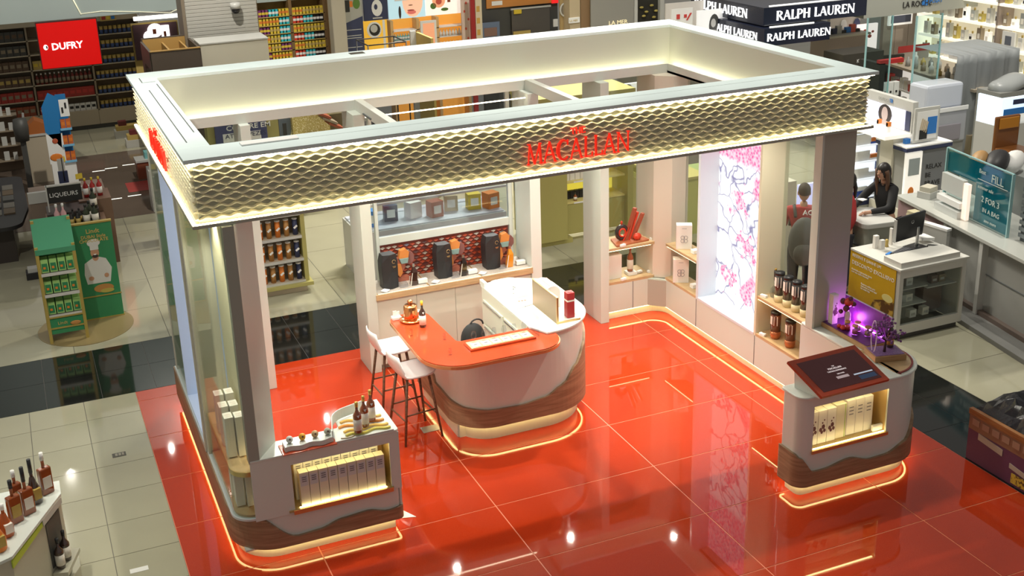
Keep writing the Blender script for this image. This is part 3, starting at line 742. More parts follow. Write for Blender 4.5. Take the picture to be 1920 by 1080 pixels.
# lightbox artwork: pink branching trees on white, made with procedural veins
lb = thing('lightbox', 'tall backlit artwork of pink blossoms and branching lines on white', 'lightbox', (6.6, 1.9, .53))
am = bpy.data.materials.new('blossom_artwork'); am.use_nodes = True; nt = am.node_tree; nt.nodes.clear()
N_ = nt.nodes.new; Lk = nt.links.new
tc = N_('ShaderNodeTexCoord'); mp = N_('ShaderNodeMapping'); mp.inputs['Scale'].default_value = (1, 1, 1)
Lk(tc.outputs['Object'], mp.inputs[0])
ns = N_('ShaderNodeTexNoise'); ns.inputs['Scale'].default_value = 1.7; ns.inputs['Detail'].default_value = 3
Lk(mp.outputs[0], ns.inputs['Vector'])
va = N_('ShaderNodeVectorMath'); va.operation = 'MULTIPLY_ADD'; va.inputs[1].default_value = (.9, .9, .9); Lk(ns.outputs['Color'], va.inputs[0]); Lk(mp.outputs[0], va.inputs[2])
vo = N_('ShaderNodeTexVoronoi'); vo.feature = 'DISTANCE_TO_EDGE'; vo.inputs['Scale'].default_value = 2.6; Lk(va.outputs[0], vo.inputs['Vector'])
r1 = N_('ShaderNodeValToRGB'); r1.color_ramp.elements[0].position = .0; r1.color_ramp.elements[1].position = .045
r1.color_ramp.elements[0].color = (.22, .20, .36, 1); r1.color_ramp.elements[1].color = (1, 1, 1, 1); Lk(vo.outputs['Distance'], r1.inputs[0])
n2 = N_('ShaderNodeTexNoise'); n2.inputs['Scale'].default_value = 2.3; n2.inputs['Detail'].default_value = 2
mp2 = N_('ShaderNodeMapping'); mp2.inputs['Location'].default_value = (3.1, 1.7, .4); Lk(tc.outputs['Object'], mp2.inputs[0]); Lk(mp2.outputs[0], n2.inputs['Vector'])
r2 = N_('ShaderNodeValToRGB'); r2.color_ramp.elements[0].position = .60; r2.color_ramp.elements[1].position = .66
r2.color_ramp.elements[0].color = (0, 0, 0, 1); r2.color_ramp.elements[1].color = (1, 1, 1, 1); Lk(n2.outputs['Fac'], r2.inputs[0])
sx = N_('ShaderNodeSeparateXYZ'); Lk(tc.outputs['Object'], sx.inputs[0])
tp = N_('ShaderNodeMapRange'); tp.inputs['From Min'].default_value = 1.78; tp.inputs['From Max'].default_value = 1.86; Lk(sx.outputs['Z'], tp.inputs['Value'])
mxm = N_('ShaderNodeMath'); mxm.operation = 'MAXIMUM'; Lk(r2.outputs[0], mxm.inputs[0]); Lk(tp.outputs[0], mxm.inputs[1])
last = mxm
for (uu, vv, rr) in [(1388, 375, .20), (1396, 462, .17), (1366, 520, .15), (1400, 560, .14), (1345, 590, .13)]:
    q_ = at(uu, vv, x=6.6) - Vector((6.6, 1.9, .53))
    dn_ = N_('ShaderNodeVectorMath'); dn_.operation = 'DISTANCE'; dn_.inputs[1].default_value = (q_.x + .45, q_.y + .45, q_.z + .45)
    nn_ = N_('ShaderNodeTexNoise'); nn_.inputs['Scale'].default_value = 7; nn_.inputs['Detail'].default_value = 4; Lk(tc.outputs['Object'], nn_.inputs['Vector'])
    ad_ = N_('ShaderNodeVectorMath'); ad_.operation = 'MULTIPLY_ADD'; ad_.inputs[1].default_value = (.9, .9, .9); Lk(nn_.outputs['Color'], ad_.inputs[0]); Lk(tc.outputs['Object'], ad_.inputs[2])
    Lk(ad_.outputs[0], dn_.inputs[0])
    mr_ = N_('ShaderNodeMapRange'); mr_.inputs['From Min'].default_value = rr; mr_.inputs['From Max'].default_value = rr * .8; Lk(dn_.outputs['Value'], mr_.inputs['Value'])
    m2_ = N_('ShaderNodeMath'); m2_.operation = 'MAXIMUM'; Lk(last.outputs[0], m2_.inputs[0]); Lk(mr_.outputs[0], m2_.inputs[1]); last = m2_
mxm = last
v3 = N_('ShaderNodeTexVoronoi'); v3.inputs['Scale'].default_value = 26; Lk(tc.outputs['Object'], v3.inputs['Vector'])
r3 = N_('ShaderNodeValToRGB'); e = r3.color_ramp.elements; e[0].position = .1; e[0].color = (.80, .06, .30, 1); e[1].position = .75; e[1].color = (1, .62, .70, 1); Lk(v3.outputs['Distance'], r3.inputs[0])
mx = N_('ShaderNodeMix'); mx.data_type = 'RGBA'; Lk(mxm.outputs[0], mx.inputs['Factor']); Lk(r1.outputs[0], mx.inputs['A']); Lk(r3.outputs[0], mx.inputs['B'])
em = N_('ShaderNodeEmission'); em.inputs[1].default_value = .85; Lk(mx.outputs['Result'], em.inputs[0]); oo = N_('ShaderNodeOutputMaterial'); Lk(em.outputs[0], oo.inputs[0])
part('artwork', MB().box(6.60, 6.61, 1.285, 2.495, .53, 3.19), am, lb)
part('casing', MB().box(6.61, 6.66, 1.283, 2.497, .53, 3.19), WHITE, lb)

# right front column
rcl = thing('kiosk_column', 'taupe front right column of the kiosk', 'column', (6.45, .15, 1.07))
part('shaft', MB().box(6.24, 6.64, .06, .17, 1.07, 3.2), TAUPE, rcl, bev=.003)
part('lit_edge', MB().box(6.215, 6.24, .055, .17, 1.07, 3.2), PINKW, rcl)  # side face painted paler, for light from inside the kiosk

# back left corner unit
bl = thing('corner_shelf_unit', 'narrow white shelf bay in the back left corner of the kiosk', 'display unit', (.65, 3.65, 0))
part('end_column', MB().box(1.03, 1.14, 3.44, 3.90, 0, 3.2), WHITE, bl, bev=.004)
part('base_panel', MB().box(.26, 1.03, 3.50, 3.52, .12, .50), PINKW, bl)
part('toe_kick', MB().box(.26, 1.03, 3.56, 3.58, 0, .12), CREAM, bl)
part('led_strip', MB().box(.26, 1.03, 3.52, 3.535, .108, .118), LED, bl)
for z in (.50, .97): part('shelf', MB().box(.26, 1.03, 3.50, 3.88, z, z + .035), OAK, bl)
part('shelf_light', MB().box(.28, 1.01, 3.505, 3.512, .964, .97), NL, bl)
part('back_pane', MB().box(.26, 1.03, 3.88, 3.888, .53, 3.2), GLASS, bl)
# ================================================================== PRODUCTS
AMBER = mat('whisky_amber', (.30, .07, .012), .08, spec=.8, coat=.6)
DARKB = mat('dark_bottle_glass', (.05, .022, .015), .08, spec=.8, coat=.5)
LABEL = mat('cream_label', (.82, .78, .70), .6)
CAPG = mat('gold_cap', (.72, .48, .12), .3, metal=.8)
CLEAR = glass('acrylic', (.95, .97, 1), .92)
INK = mat('grey_ink', (.20, .20, .22), .7)
def bottle_parts(t, h=.29, r=.037, body=AMBER, cap=CAPG, label=LABEL, tri=None, base=None, sub=None, n=14, c=(0, 0, 0)):
    x, y, z = c
    part('glass_body', MB().lathe([(.001, 0), (r * .92, 0), (r, .01), (r, h * .52), (r * .95, h * .58), (r * .5, h * .68), (r * .32, h * .73), (r * .30, h * .86), (.001, h * .86)], c, n), body, t)
    part('cap', MB().lathe([(.001, h * .84), (r * .38, h * .84), (r * .38, h), (.001, h)], c, n), cap, t)
    if label: part('label', MB().lathe([(r * 1.015, h * .10), (r * 1.015, h * .46)], c, n), label, t)
    if tri: part('neck_label', MB().add([(x - .013, y - r * .9, z + h * .60), (x + .013, y - r * .9, z + h * .60), (x, y - r * 1.06, z + h * .52)], [(0, 2, 1)]), tri, t)
def bottle(name, lab, loc, group=None, **k):
    t = thing(name, lab, 'bottle', loc, group=group, local=True); bottle_parts(t, **k); return t
def carton(name, lab, loc, w, d, h, m=BOXW, rz=0, group=None, deco=None, cat='box', bev=.002):
    t = thing(name, lab, cat, loc, rz=rz, group=group, local=True)
    part('carton_body', MB().box(-w / 2, w / 2, -d / 2, d / 2, 0, h), m, t, bev=bev)
    if deco: deco(t, w, d, h)
    return t
def lines_deco(z0=.60, z1=.92, m=mat('pale_grey_label', (.60, .60, .62), .6), ink=INK, rows=(.86, .80, .74), xs=.36):
    def f(t, w, d, h):
        lb_ = part('label', MB().box(-w * .42, w * .42, -d / 2 - .0012, -d / 2, h * z0, h * z1), m, t)
        mb = MB()
        for k in rows: mb.box(-w * xs * .7, w * xs * .7, -d / 2 - .002, -d / 2 - .0012, h * k - .006, h * k + .004)
        part('print', mb, ink, lb_)
    return f
# --- nine cartons in the niche of the front left counter, and the row behind
pb = mat('pale_gold_carton', (.74, .69, .56), .5)
first = None
for row, (y, h, ng) in enumerate([(-.012, .335, 'front row of cartons in the front left niche'), (.115, .40, 'rear row of cartons in the front left niche')]):
    for i in range(9):
        x = .665 + i * .0885 - row * .02
        lab = ('grey labelled carton, front row of the left niche, ' if row == 0 else 'taller pale carton, rear row of the left niche, ') + ORD[i] + ' from left'
        if i == 0:
            first = carton('whisky_carton', lab, (x, y, .476), .084, .085, h, BOXW if row else pb, group=ng, deco=lines_deco() if row == 0 else lines_deco(.7, .9, m=LABEL, rows=(.85, .8)))
        else: dup(first, (x, y, .476), label=lab)
# --- cartons in the corner vitrine
def topdeco(t, w, d, h):
    part('print', MB().box(-w * .3, w * .3, -d * .3, -d * .1, h, h + .001).box(-w * .3, w * .3, d * .02, d * .2, h, h + .001), mat('faint_print', (.74, .66, .60), .6), t)
vx = [(.115, .34), (.205, .32), (.115, .58), (.205, .57), (.12, .84), (.215, .84)]
ft = None
VL = ['outer one of the pair nearest the front', 'inner one of the pair nearest the front', 'outer one of the middle pair', 'inner one of the middle pair', 'outer one of the rear pair', 'inner one of the rear pair']
for i, (x, y) in enumerate(vx):
    if ft is None: ft = carton('whisky_carton', 'tall pale carton on the upper vitrine deck, ' + VL[i], (x, y, .936), .078, .12, .39, BOXW, group='cartons on the upper vitrine deck', deco=topdeco)
    else: dup(ft, (x, y, .936), label='tall pale carton on the upper vitrine deck, ' + VL[i])
for i, (x, y) in enumerate([(.12, .20), (.21, .16), (.12, .40), (.21, .38)]):
    dup(ft, (x, y, .509), label='pale carton on the lower vitrine deck, ' + ['outer one in front', 'inner one in front', 'outer one behind', 'inner one behind'][i], group='cartons on the lower vitrine deck')
# --- three whisky bottles and the wavy gold display
Z1 = 1.046
t = thing('wavy_riser', 'white curved riser with wavy amber acrylic bars under three whisky bottles', 'display riser', (1.25, .05, Z1), local=True)
part('riser_plate', MB().prism([(-.28, -.13), (.27, -.13), (.27, .30), (.02, .30), (-.13, .22), (-.24, .06)], 0, .012), WHITE, t, bev=.003)
part('curved_screen', MB().ribbon(rounded([(-.29, -.10), (-.20, .26), (.12, .36)], [0, .22, 0], n=8), .012, .11, .008), WHITE, t)
ac = mat('amber_acrylic', (.80, .50, .10), .12, coat=.5); ay = mat('yellow_green_acrylic', (.72, .62, .10), .12, coat=.5)
for (y, m_, x0, x1) in [(-.09, ay, -.16, .25), (-.02, ac, -.16, .25), (.08, mat('orange_acrylic', (.80, .30, .04), .12, coat=.5), -.18, .24), (.17, ac, -.14, .24)]:
    part('wavy_bar', MB().ribbon([(x0 + (x1 - x0) * i / 16, y + .018 * math.sin(i * .75)) for i in range(17)], .012, .032, .022), m_, t)
part('dark_arch_edge', MB().ribbon([(-.22 + .012 * i, -.10 - .02 * math.sin(i * .28)) for i in range(12)], .0, .02, .008), mat('brown_edge', (.25, .15, .05), .4), t)
TRI = PAPER
for (x, y), lab in zip([(1.20, -.03), (1.29, .06), (1.38, .15)], ['whisky bottle nearest the counter front on the wavy riser', 'middle whisky bottle of three on the wavy riser', 'whisky bottle farthest back on the wavy riser, next to the stools']):
    bottle('whisky_bottle', 'amber ' + lab, (x, y, Z1 + .034), group='three bottles on the wavy riser', h=.30, r=.040, tri=TRI)
# --- nosing samples on a red tray
t = thing('sample_tray', 'red tray with a white wavy block on the left counter', 'tray', (.74, -.01, Z1), local=True)
part('tray_plate', MB().box(-.25, .24, -.10, .10, 0, .010), RED, t, bev=.003)
part('wavy_block', MB().prism([(-.22 + .0275 * i, -.065 + .012 * math.sin(i * .9)) for i in range(17)] + [(.22, .06), (-.22, .06)], .010, .06), WHITE, t, bev=.004)
part('acrylic_sign', MB().box(.225, .235, -.04, .06, .01, .09), CLEAR, t)
for i, (m_, l_) in enumerate([(WHITE, 'white round sample ball with a dark dot, left end of the tray'), (mat('saffron', (.85, .42, .03), .5), 'orange sample ball on the white wavy block'), (mat('tan_ball', (.62, .42, .20), .5), 'tan sample ball on the white wavy block'), (mat('grey_ball', (.50, .52, .42), .5), 'grey green sample ball, right end of the tray')]):
    b = thing('sample_ball', l_, 'sample ball', (.58 + i * .115, .0, Z1 + .061), local=True)
    part('ball', MB().ell((0, 0, .032), (.032, .032, .032), 12, 8), m_, b)
    part('dark_core', MB().ell((0, -.024, .043), (.010, .010, .010), 8, 5), mat('dark_core', (.10, .05, .03), .5), b)

# --- bar stools
def stool(lab, loc, rz):
    t = thing('bar_stool', lab, 'bar stool', loc, rz=rz, group='bar stools at the left of the bar', local=True)
    mb = MB(); nx_, ny_ = 10, 14; vs = []; fs = []
    # shell: seat flat, curling up to a low back at -x
    prof = []
    for i in range(ny_ + 1):
        s = i / ny_
        if s < .62: x = .21 - s / .62 * .36; z = .755 - .012 * math.sin(s / .62 * PI)
        else:
            a = (s - .62) / .38; x = -.15 - .085 * math.sin(a * PI / 2); z = .755 + .255 * (a ** 1.25)
        wdt = .215 * (1 - .28 * max(0, (.18 - s) / .18) ** 2) * (1 - .30 * max(0, (s - .72) / .28) ** 2)
        prof.append((x, z, wdt))
    th = .018
    for lay_ in (0, 1):
        for (x, z, wdt) in prof:
            for k in range(nx_ + 1):
                u = -1 + 2 * k / nx_
                up_ = .030 * abs(u) ** 3 if z < .80 else 0
                bx = .030 * (u * u) if z >= .80 else 0
                vs.append((x + bx + (th * .6 if lay_ and z > .82 else 0) * -1, u * wdt, z + up_ - (th if lay_ and z < .82 else 0)))
    w1 = nx_ + 1; off = (ny_ + 1) * w1
    for i in range(ny_):
        for k in range(nx_):
            a = i * w1 + k; fs.append((a, a + 1, a + w1 + 1, a + w1)); fs.append((off + a, off + a + w1, off + a + w1 + 1, off + a + 1))
    for i in range(ny_):
        for k in (0, nx_):
            a = i * w1 + k; fs.append((a, a + w1, off + a + w1, off + a))
    for k in range(nx_):
        for i in (0, ny_):
            a = i * w1 + k; fs.append((a, a + 1, off + a + 1, off + a))
    mb.add(vs, fs, True)
    o = part('seat_shell', mb, mat('stool_shell', (.80, .80, .80), .35), t, fix=True)
    lm = wood('stool_walnut', (.22, .11, .06), (.12, .06, .03))
    top = [(.13, .13), (.13, -.13), (-.12, .13), (-.12, -.13)]; foot_ = [(.22, .21), (.22, -.21), (-.22, .21), (-.22, -.21)]
    for (a, b), (c, d) in zip(top, foot_): part('leg', MB().seg((c, d, 0), (a, b, .745), .013, 8, .017), lm, t)
    def pt(i, z): f = z / .745; return (foot_[i][0] + (top[i][0] - foot_[i][0]) * f, foot_[i][1] + (top[i][1] - foot_[i][1]) * f, z)
    for i, j, z in ((0, 1, .27), (2, 3, .27), (0, 2, .33), (1, 3, .33)): part('rung', MB().seg(pt(i, z), pt(j, z), .009), lm, t)
    part('seat_frame', MB().box(-.13, .13, -.13, .13, .725, .742), lm, t, bev=.004)
    return t
s1 = stool('white shell bar stool on walnut legs, nearer the camera', (2.26, 1.64, 0), .12)
s2 = dup(s1, (2.24, 2.32, 0), .05, label='white shell bar stool on walnut legs, farther from the camera')

# --- things on the bar
ZB = 1.126
t = thing('copper_still', 'small polished copper pot still model with lid knob on the bar', 'copper still', (2.43, 2.10, ZB), local=True)
part('base_dish', MB().lathe([(.001, 0), (.105, 0), (.125, .012), (.125, .022), (.10, .03), (.001, .03)], n=24), COPPER, t)
part('pot', MB().lathe([(.001, .03), (.075, .03), (.078, .05), (.076, .17), (.065, .185), (.001, .19)], n=24), COPPER, t)
part('lid_knob', MB().lathe([(.001, .185), (.03, .187), (.018, .20), (.030, .215), (.030, .235), (.012, .245), (.001, .247)], n=16), COPPER, t)
bottle('whisky_bottle', 'whisky bottle with yellow capsule standing beside the copper still on the bar', (2.49, 1.88, ZB), h=.30, r=.037, body=DARKB, cap=mat('yellow_capsule', (.85, .62, .04), .4), tri=PAPER)
t = thing('card_holder', 'white card holder with two cards beside the copper still', 'card holder', (2.30, 2.22, ZB), local=True)
part('base', MB().box(-.05, .05, -.04, .04, 0, .03), PAPER, t, bev=.003); part('card', MB().box(-.04, .0, -.01, -.006, .03, .10), PAPER, t); part('card', MB().box(.005, .042, .01, .014, .03, .08), PAPER, t)
for (x, y), l_ in zip([(2.30, 1.70), (2.58, 1.45), (2.50, 1.06)], ['small crystal tasting glass on the left arm of the bar', 'small crystal tasting glass near the inner corner of the bar', 'small crystal tasting glass near the front of the red bar top']):
    g_ = thing('tasting_glass', l_, 'glass', (x, y, ZB), local=True)
    part('bowl', MB().lathe([(.012, 0), (.020, .004), (.004, .012), (.018, .03), (.020, .05), (.015, .07)], n=12), CLEAR, g_)
t = thing('tasting_tray', 'red rimmed pale wooden tray with six place cards on the bar', 'tray', (3.08, 1.13, ZB), local=True)
part('tray_rim', MB().box(-.37, .37, -.105, .105, 0, .022), RED, t, bev=.003); part('tray_inlay', MB().box(-.35, .35, -.088, .088, .022, .028), OAK, t)
fg = None
for i in range(6):
    part('place_card', MB().box(-.325 + i * .113, -.235 + i * .113, -.07, .03, .028, .034), PAPER, t)
    part('print', MB().box(-.30 + i * .113, -.26 + i * .113, -.035, -.005, .034, .035), INK, t)
    if fg is None:
        fg = thing('nosing_glass', 'clear tulip glass on the bar tray, first from left', 'glass', (3.08 - .28, 1.155, ZB + .035), group='six nosing glasses on the bar tray', local=True)
        part('bowl', MB().lathe([(.026, 0), (.028, .004), (.004, .012), (.004, .045), (.024, .062), (.028, .085), (.018, .125)], n=14), CLEAR, fg)
    else: dup(fg, (3.08 - .28 + i * .113, 1.155, ZB + .035), label=f'clear tulip glass on the bar tray, {ORD[i]} from left')
t = thing('acrylic_guard', 'clear upright acrylic guard at the end of the tasting tray', 'screen', (3.50, 1.2, ZB), local=True)
part('pane', MB().box(-.004, .004, -.13, .22, 0, .22), CLEAR, t)
ZW = 1.151
t = thing('brass_screen', 'brass edged brown panel standing on a white plinth on the bar end', 'display stand', (3.86, 1.5, ZW), local=True)
part('board', MB().box(-.075, -.060, -.27, .36, .0, .30), mat('bronze_panel', (.34, .25, .15), .4, metal=.3), t)
part('panel_edge', MB().box(-.079, -.056, -.274, .364, .30, .308).box(-.079, -.056, -.28, -.27, 0, .308), GOLD, t)
part('plinth', MB().box(-.07, .20, -.27, .10, 0, .02), WHITE, t); part('plinth_edge', MB().box(-.075, .205, -.276, -.268, 0, .022).box(.198, .206, -.27, .1, 0, .022), GOLD, t)
t = thing('gift_box', 'tall red gift box with a pale band on the bar end', 'box', (3.975, 1.31, ZW + .021), local=True)
rb = mat('ruby_box', (.42, .035, .04), .4)
part('lower_body', MB().box(-.045, .045, -.045, .045, 0, .19), rb, t, bev=.008); part('band', MB().box(-.047, .047, -.047, .047, .19, .205), LABEL, t); part('upper_body', MB().box(-.045, .045, -.045, .045, .205, .29), rb, t, bev=.008)
part('lid_disc', MB().cyl(0, 0, .29, .294, .028), mat('dark_ruby', (.22, .01, .02), .4), t)
t = thing('gift_drum', 'white round topped gift drum with pink print behind the brass edged panel', 'box', (3.93, 1.78, ZW), local=True)
part('drum', MB().ext(rounded([(-.09, 0), (-.09, .27), (.09, .27), (.09, 0)], [0, .085, .085, 0], n=8), (0, .15, 0), (1, 0, 0), (0, 0, 1), (0, -.30, 0)), BOXW, t)
part('print', MB().box(-.03, .05, -.12, .12, .269, .272), mat('pink_print', (.70, .35, .30), .6), t)
t = thing('booklet', 'open white booklet with red print on the bar end', 'booklet', (3.66, 1.95, ZW), rz=.25, local=True)
part('page', MB().box(-.14, 0, -.12, .12, 0, .008), PAPER, t); part('page', MB().box(.002, .14, -.12, .12, 0, .006), PAPER, t)
mb = MB()
for i in range(3): mb.cyl(.03 + i * .035, .04 - .01 * i, .006, .0075, .017, 10)
part('print', mb, mat('coral_print', (.80, .10, .04), .5), t)
t = thing('faucet', 'small steel faucet beside the sink on the white bar end', 'faucet', (3.72, 2.25, ZW), local=True)
part('stem', MB().cyl(0, 0, 0, .09, .009, 10), mat('steel', (.6, .6, .6), .25, metal=1), t); part('spout', MB().tube([(0, 0, .085), (0, -.03, .10), (0, -.06, .085)], .007), MC['steel'], t)
t = thing('low_stool', 'low black stool behind the bar under the rounded bag', 'stool', (3.24, 2.35, 0), local=True); part('seat', MB().cyl(0, 0, .40, .44, .15, 18), BLACK, t, bev=.005)
for k in range(4): part('leg', MB().seg((.12 * math.cos(k * PI / 2), .12 * math.sin(k * PI / 2), 0), (.09 * math.cos(k * PI / 2), .09 * math.sin(k * PI / 2), .40), .011, 6), BLACK, t)
t = thing('handbag', 'black rounded bag with a loop handle standing behind the bar', 'bag', (3.24, 2.35, .441), local=True)
part('bag_body', MB().ell((0, 0, .20), (.15, .10, .20), 16, 12), mat('black_fabric', (.02, .02, .022), .8), t); part('handle', MB().tube([(.05 + .08 * math.cos(a), .0, .37 + .07 * math.sin(a)) for a in [PI * k / 8 for k in range(9)]], .010), MC['black_fabric'], t)

# --- back display: three sets
BK = mat('matte_black_carton', (.022, .022, .024), .45)
def black_tower(lab, loc, rz):
    t = thing('faceted_case', lab, 'bottle case', loc, rz=rz, group='black faceted cases on the back display', local=True)
    a = [(-.095, -.07), (.0, -.10), (.095, -.07), (.085, .08), (-.085, .08)]; b = [(-.085, -.05), (.0, -.08), (.085, -.06), (.075, .07), (-.075, .07)]
    mid = [(-.105, -.06), (.0, -.075), (.105, -.06), (.095, .085), (-.095, .085)]
    mb = MB(); n = 5; L = [(a, 0), (mid, .20), (mid, .33), (b, .43)]
    vs = [(p[0], p[1], z) for pl_, z in L for p in pl_]; fs = []
    for i in range(3): fs += [(i * n + k, i * n + (k + 1) % n, (i + 1) * n + (k + 1) % n, (i + 1) * n + k) for k in range(n)]
    fs += [tuple(range(n))[::-1], tuple(range(15, 20))]
    part('case_body', mb.add(vs, fs), BK, t, bev=.004)
    part('emblem', MB().tube([(.05 + .022 * math.cos(q), -.0735, .335 + .022 * math.sin(q)) for q in [2 * PI * k / 12 for k in range(11)]], .003, 5), GOLD, t)
    part('emblem', MB().box(.03, .072, -.078, -.072, .27, .276).box(.036, .066, -.078, -.072, .258, .262), GOLD, t)
    return t
bt = black_tower('black faceted bottle case at the left end of the back display shelf', (2.62, 3.50, 1.002), .1)
dup(bt, (3.33, 3.54, 1.002), label='black faceted bottle case in the middle of the back display shelf')
dup(bt, (3.98, 3.56, 1.002), label='black faceted bottle case towards the right end of the back display shelf')
fo = mat('facet_orange', (.72, .26, .06), .45); fte = mat('facet_teal', (.25, .38, .36), .45); fbr = mat('facet_terracotta', (.42, .13, .08), .45); fro = mat('facet_rose_brown', (.28, .11, .10), .45)
def sculpture(lab, loc):
    t = thing('faceted_sculpture', lab, 'sculpture', loc, group='faceted sculptures on the back display', local=True)
    def octo(cx, cz, r, d, y, m_, nm, squ=1.0):
        part(nm, MB().ext([(cx + r * squ * math.cos(PI / 8 + k * PI / 4), cz + r * math.sin(PI / 8 + k * PI / 4)) for k in range(8)], (0, y, 0), (1, 0, 0), (0, 0, 1), (0, -d, 0)), m_, t, bev=.006)
    octo(.085, .27, .085, .05, .08, fro, 'rear_disc', .8)
    octo(-.06, .215, .10, .07, .05, fbr, 'lower_disc', .8)
    part('orange_facet', MB().ext([(-.07, .30), (.05, .30), (.065, .37), (.02, .42), (-.05, .40)], (0, .03, 0), (1, 0, 0), (0, 0, 1), (0, -.07, 0)), fo, t, bev=.004)
    part('teal_facet', MB().ext([(-.07, .30), (.05, .30), (.035, .235), (-.045, .235)], (0, .02, 0), (1, 0, 0), (0, 0, 1), (0, -.07, 0)), fte, t, bev=.004)
    part('orange_facet', MB().ext([(-.11, .24), (-.05, .23), (-.03, .12), (-.07, .06), (-.11, .12)], (0, .01, 0), (1, 0, 0), (0, 0, 1), (0, -.05, 0)), fo, t, bev=.004)
    part('foot', MB().box(-.10, .05, -.02, .05, 0, .06), fbr, t)
    return t
sc = sculpture('orange, teal and brown faceted sculpture behind the leftmost amber decanter', (2.86, 3.62, 1.002))
dup(sc, (3.53, 3.64, 1.002), label='orange, teal and brown faceted sculpture behind the dark middle decanter')
dup(sc, (4.18, 3.60, 1.002), label='orange, teal and brown faceted sculpture behind the bright orange decanter')
for (x, y), m_, l_ in zip([(2.90, 3.44), (3.55, 3.46), (4.18, 3.48)], [DARKB, mat('near_black_glass', (.02, .012, .01), .1, coat=.5), mat('bright_amber', (.72, .26, .02), .15, coat=.5)], ['brown', 'near black', 'bright orange']):
    t = thing('decanter', f'{l_} tapering decanter on the back display shelf', 'decanter', (x, y, 1.002), group='tapering decanters on the back display', local=True)
    a = [(-.038, -.04), (.045, -.045), (.05, .04), (-.03, .045)]; b = [(-.012, -.05), (.055, -.05), (.05, .03), (.0, .03)]; c_ = [(.0, -.03), (.03, -.03), (.03, .0), (.0, .0)]
    vs = [(p[0], p[1], z) for q, z in ((a, 0), (b, .17), (c_, .235)) for p in q]; fs = [(i * 4 + k, i * 4 + (k + 1) % 4, (i + 1) * 4 + (k + 1) % 4, (i + 1) * 4 + k) for i in range(2) for k in range(4)] + [(3, 2, 1, 0), (8, 9, 10, 11)]
    part('glass_body', MB().add(vs, fs), m_, t, bev=.005); part('stopper', MB().box(.002, .028, -.028, -.002, .235, .27), mat('steel', (.6, .6, .6), .25, metal=1), t)
    part('pale_side', MB().add([(-.041, -.041, 0), (-.030, -.043, 0), (-.008, -.052, .165), (-.015, -.05, .165)], [(0, 1, 2, 3)]), LABEL, t)
cd = None
for (x, y), w_, l_ in zip([(2.53, 3.37), (3.17, 3.37), (3.79, 3.38)], (0, 0, 0), ['left', 'middle', 'right']):
    t = thing('price_card', f'white diamond card in front of the {l_} black faceted case', 'card', (x, y, 1.009), rz=.75, group='diamond cards on the back display', local=True)
    part('card', MB().box(-.042, .042, -.042, .042, 0, .012), PAPER, t, bev=.003)
for (x, y), l_ in zip([(3.02, 3.42), (3.68, 3.44), (4.34, 3.46)], ['brown', 'near black', 'bright orange']):
    t = thing('info_plate', f'white rectangular plate right of the {l_} decanter', 'card', (x, y, 1.009), group='information plates on the back display', local=True)
    part('plate', MB().box(-.06, .06, -.02, .04, 0, .05), PAPER, t, bev=.003)
for (x, y), l_ in zip([(2.77, 3.42), (3.44, 3.44), (4.08, 3.46)], ['left', 'middle', 'right']):
    t = thing('acrylic_block', f'clear acrylic block beside the {l_} black faceted case', 'acrylic block', (x, y, 1.009), group='acrylic blocks on the back display', local=True)
    part('block', MB().box(-.05, .05, -.05, .05, 0, .05), CLEAR, t)

# --- corner bay
t = thing('ring_bottle', 'round red and black ring shaped bottle on a red wedge plinth', 'bottle', (5.86, 3.62, 1.03), local=True)
rr = mat('ring_red', (.62, .05, .02), .3)
part('outer_ring', MB().tube([(.072 * math.cos(2 * PI * k / 24), 0, .11 + .085 * math.sin(2 * PI * k / 24)) for k in range(24)], .028, 10, closed=True), mat('ring_black', (.03, .015, .015), .2, coat=.5), t)
part('inner_ring', MB().tube([(.045 * math.cos(2 * PI * k / 24), -.022, .11 + .052 * math.sin(2 * PI * k / 24)) for k in range(24)], .012, 8, closed=True), rr, t)
part('stopper', MB().lathe([(.001, .215), (.014, .215), (.010, .235), (.020, .25), (.001, .27)], n=12), rr, t)
t = thing('book_sculpture', 'red and brown slanting panels of a sculpted display, right of the ring bottle', 'sculpture', (5.99, 3.60, 1.03), local=True)
cb = mat('carved_brown_red', (.36, .07, .03), .5)
for (x, w_, h_, sl_, m_) in [(-.05, .05, .42, .13, cb), (.0, .03, .36, .13, rr), (.05, .045, .33, .15, cb), (-.08, .02, .20, .10, rr)]:
    part('slanted_panel', MB().ext([(x - .05, 0), (x - .05 + w_, 0), (x - .05 + w_ + sl_, h_), (x - .05 + sl_ + w_ * .3, h_)], (0, .04, 0), (1, 0, 0), (0, 0, 1), (0, -.06, 0)), m_, t, bev=.003)
part('red_dome', MB().ell((.06, -.06, .045), (.06, .04, .05), 14, 8), rr, t)
solo('wedge_plinth', MB().prism([(5.70, 3.46), (6.20, 3.49), (6.16, 3.74), (5.76, 3.74)], 1.006, 1.03), mat('red_wood', (.42, .12, .05), .4), 'flat red wooden plinth on the upper corner shelf', 'plinth', bev=.003)
for (x, y, z, l_) in [(5.79, 3.455, 1.006, 'small white round tag at the left of the upper corner shelf'), (6.27, 3.52, 1.006, 'small white card at the right of the upper corner shelf'), (5.80, 3.455, .536, 'small white tag at the left of the lower corner shelf'), (6.12, 3.6, .536, 'white folded card right of the bottle on the lower corner shelf'), (6.25, 3.55, .536, 'tilted white card at the corner of the lower shelf')]:
    t = thing('shelf_card', l_, 'card', (x, y, z), rz=.3, local=True); part('card', MB().box(-.04, .04, -.02, .02, 0, .03), PAPER, t, bev=.003)
carton('white_gift_box', 'plain white gift box at the left of the lower corner shelf', (5.72, 3.60, .536), .20, .12, .33, BOXW)
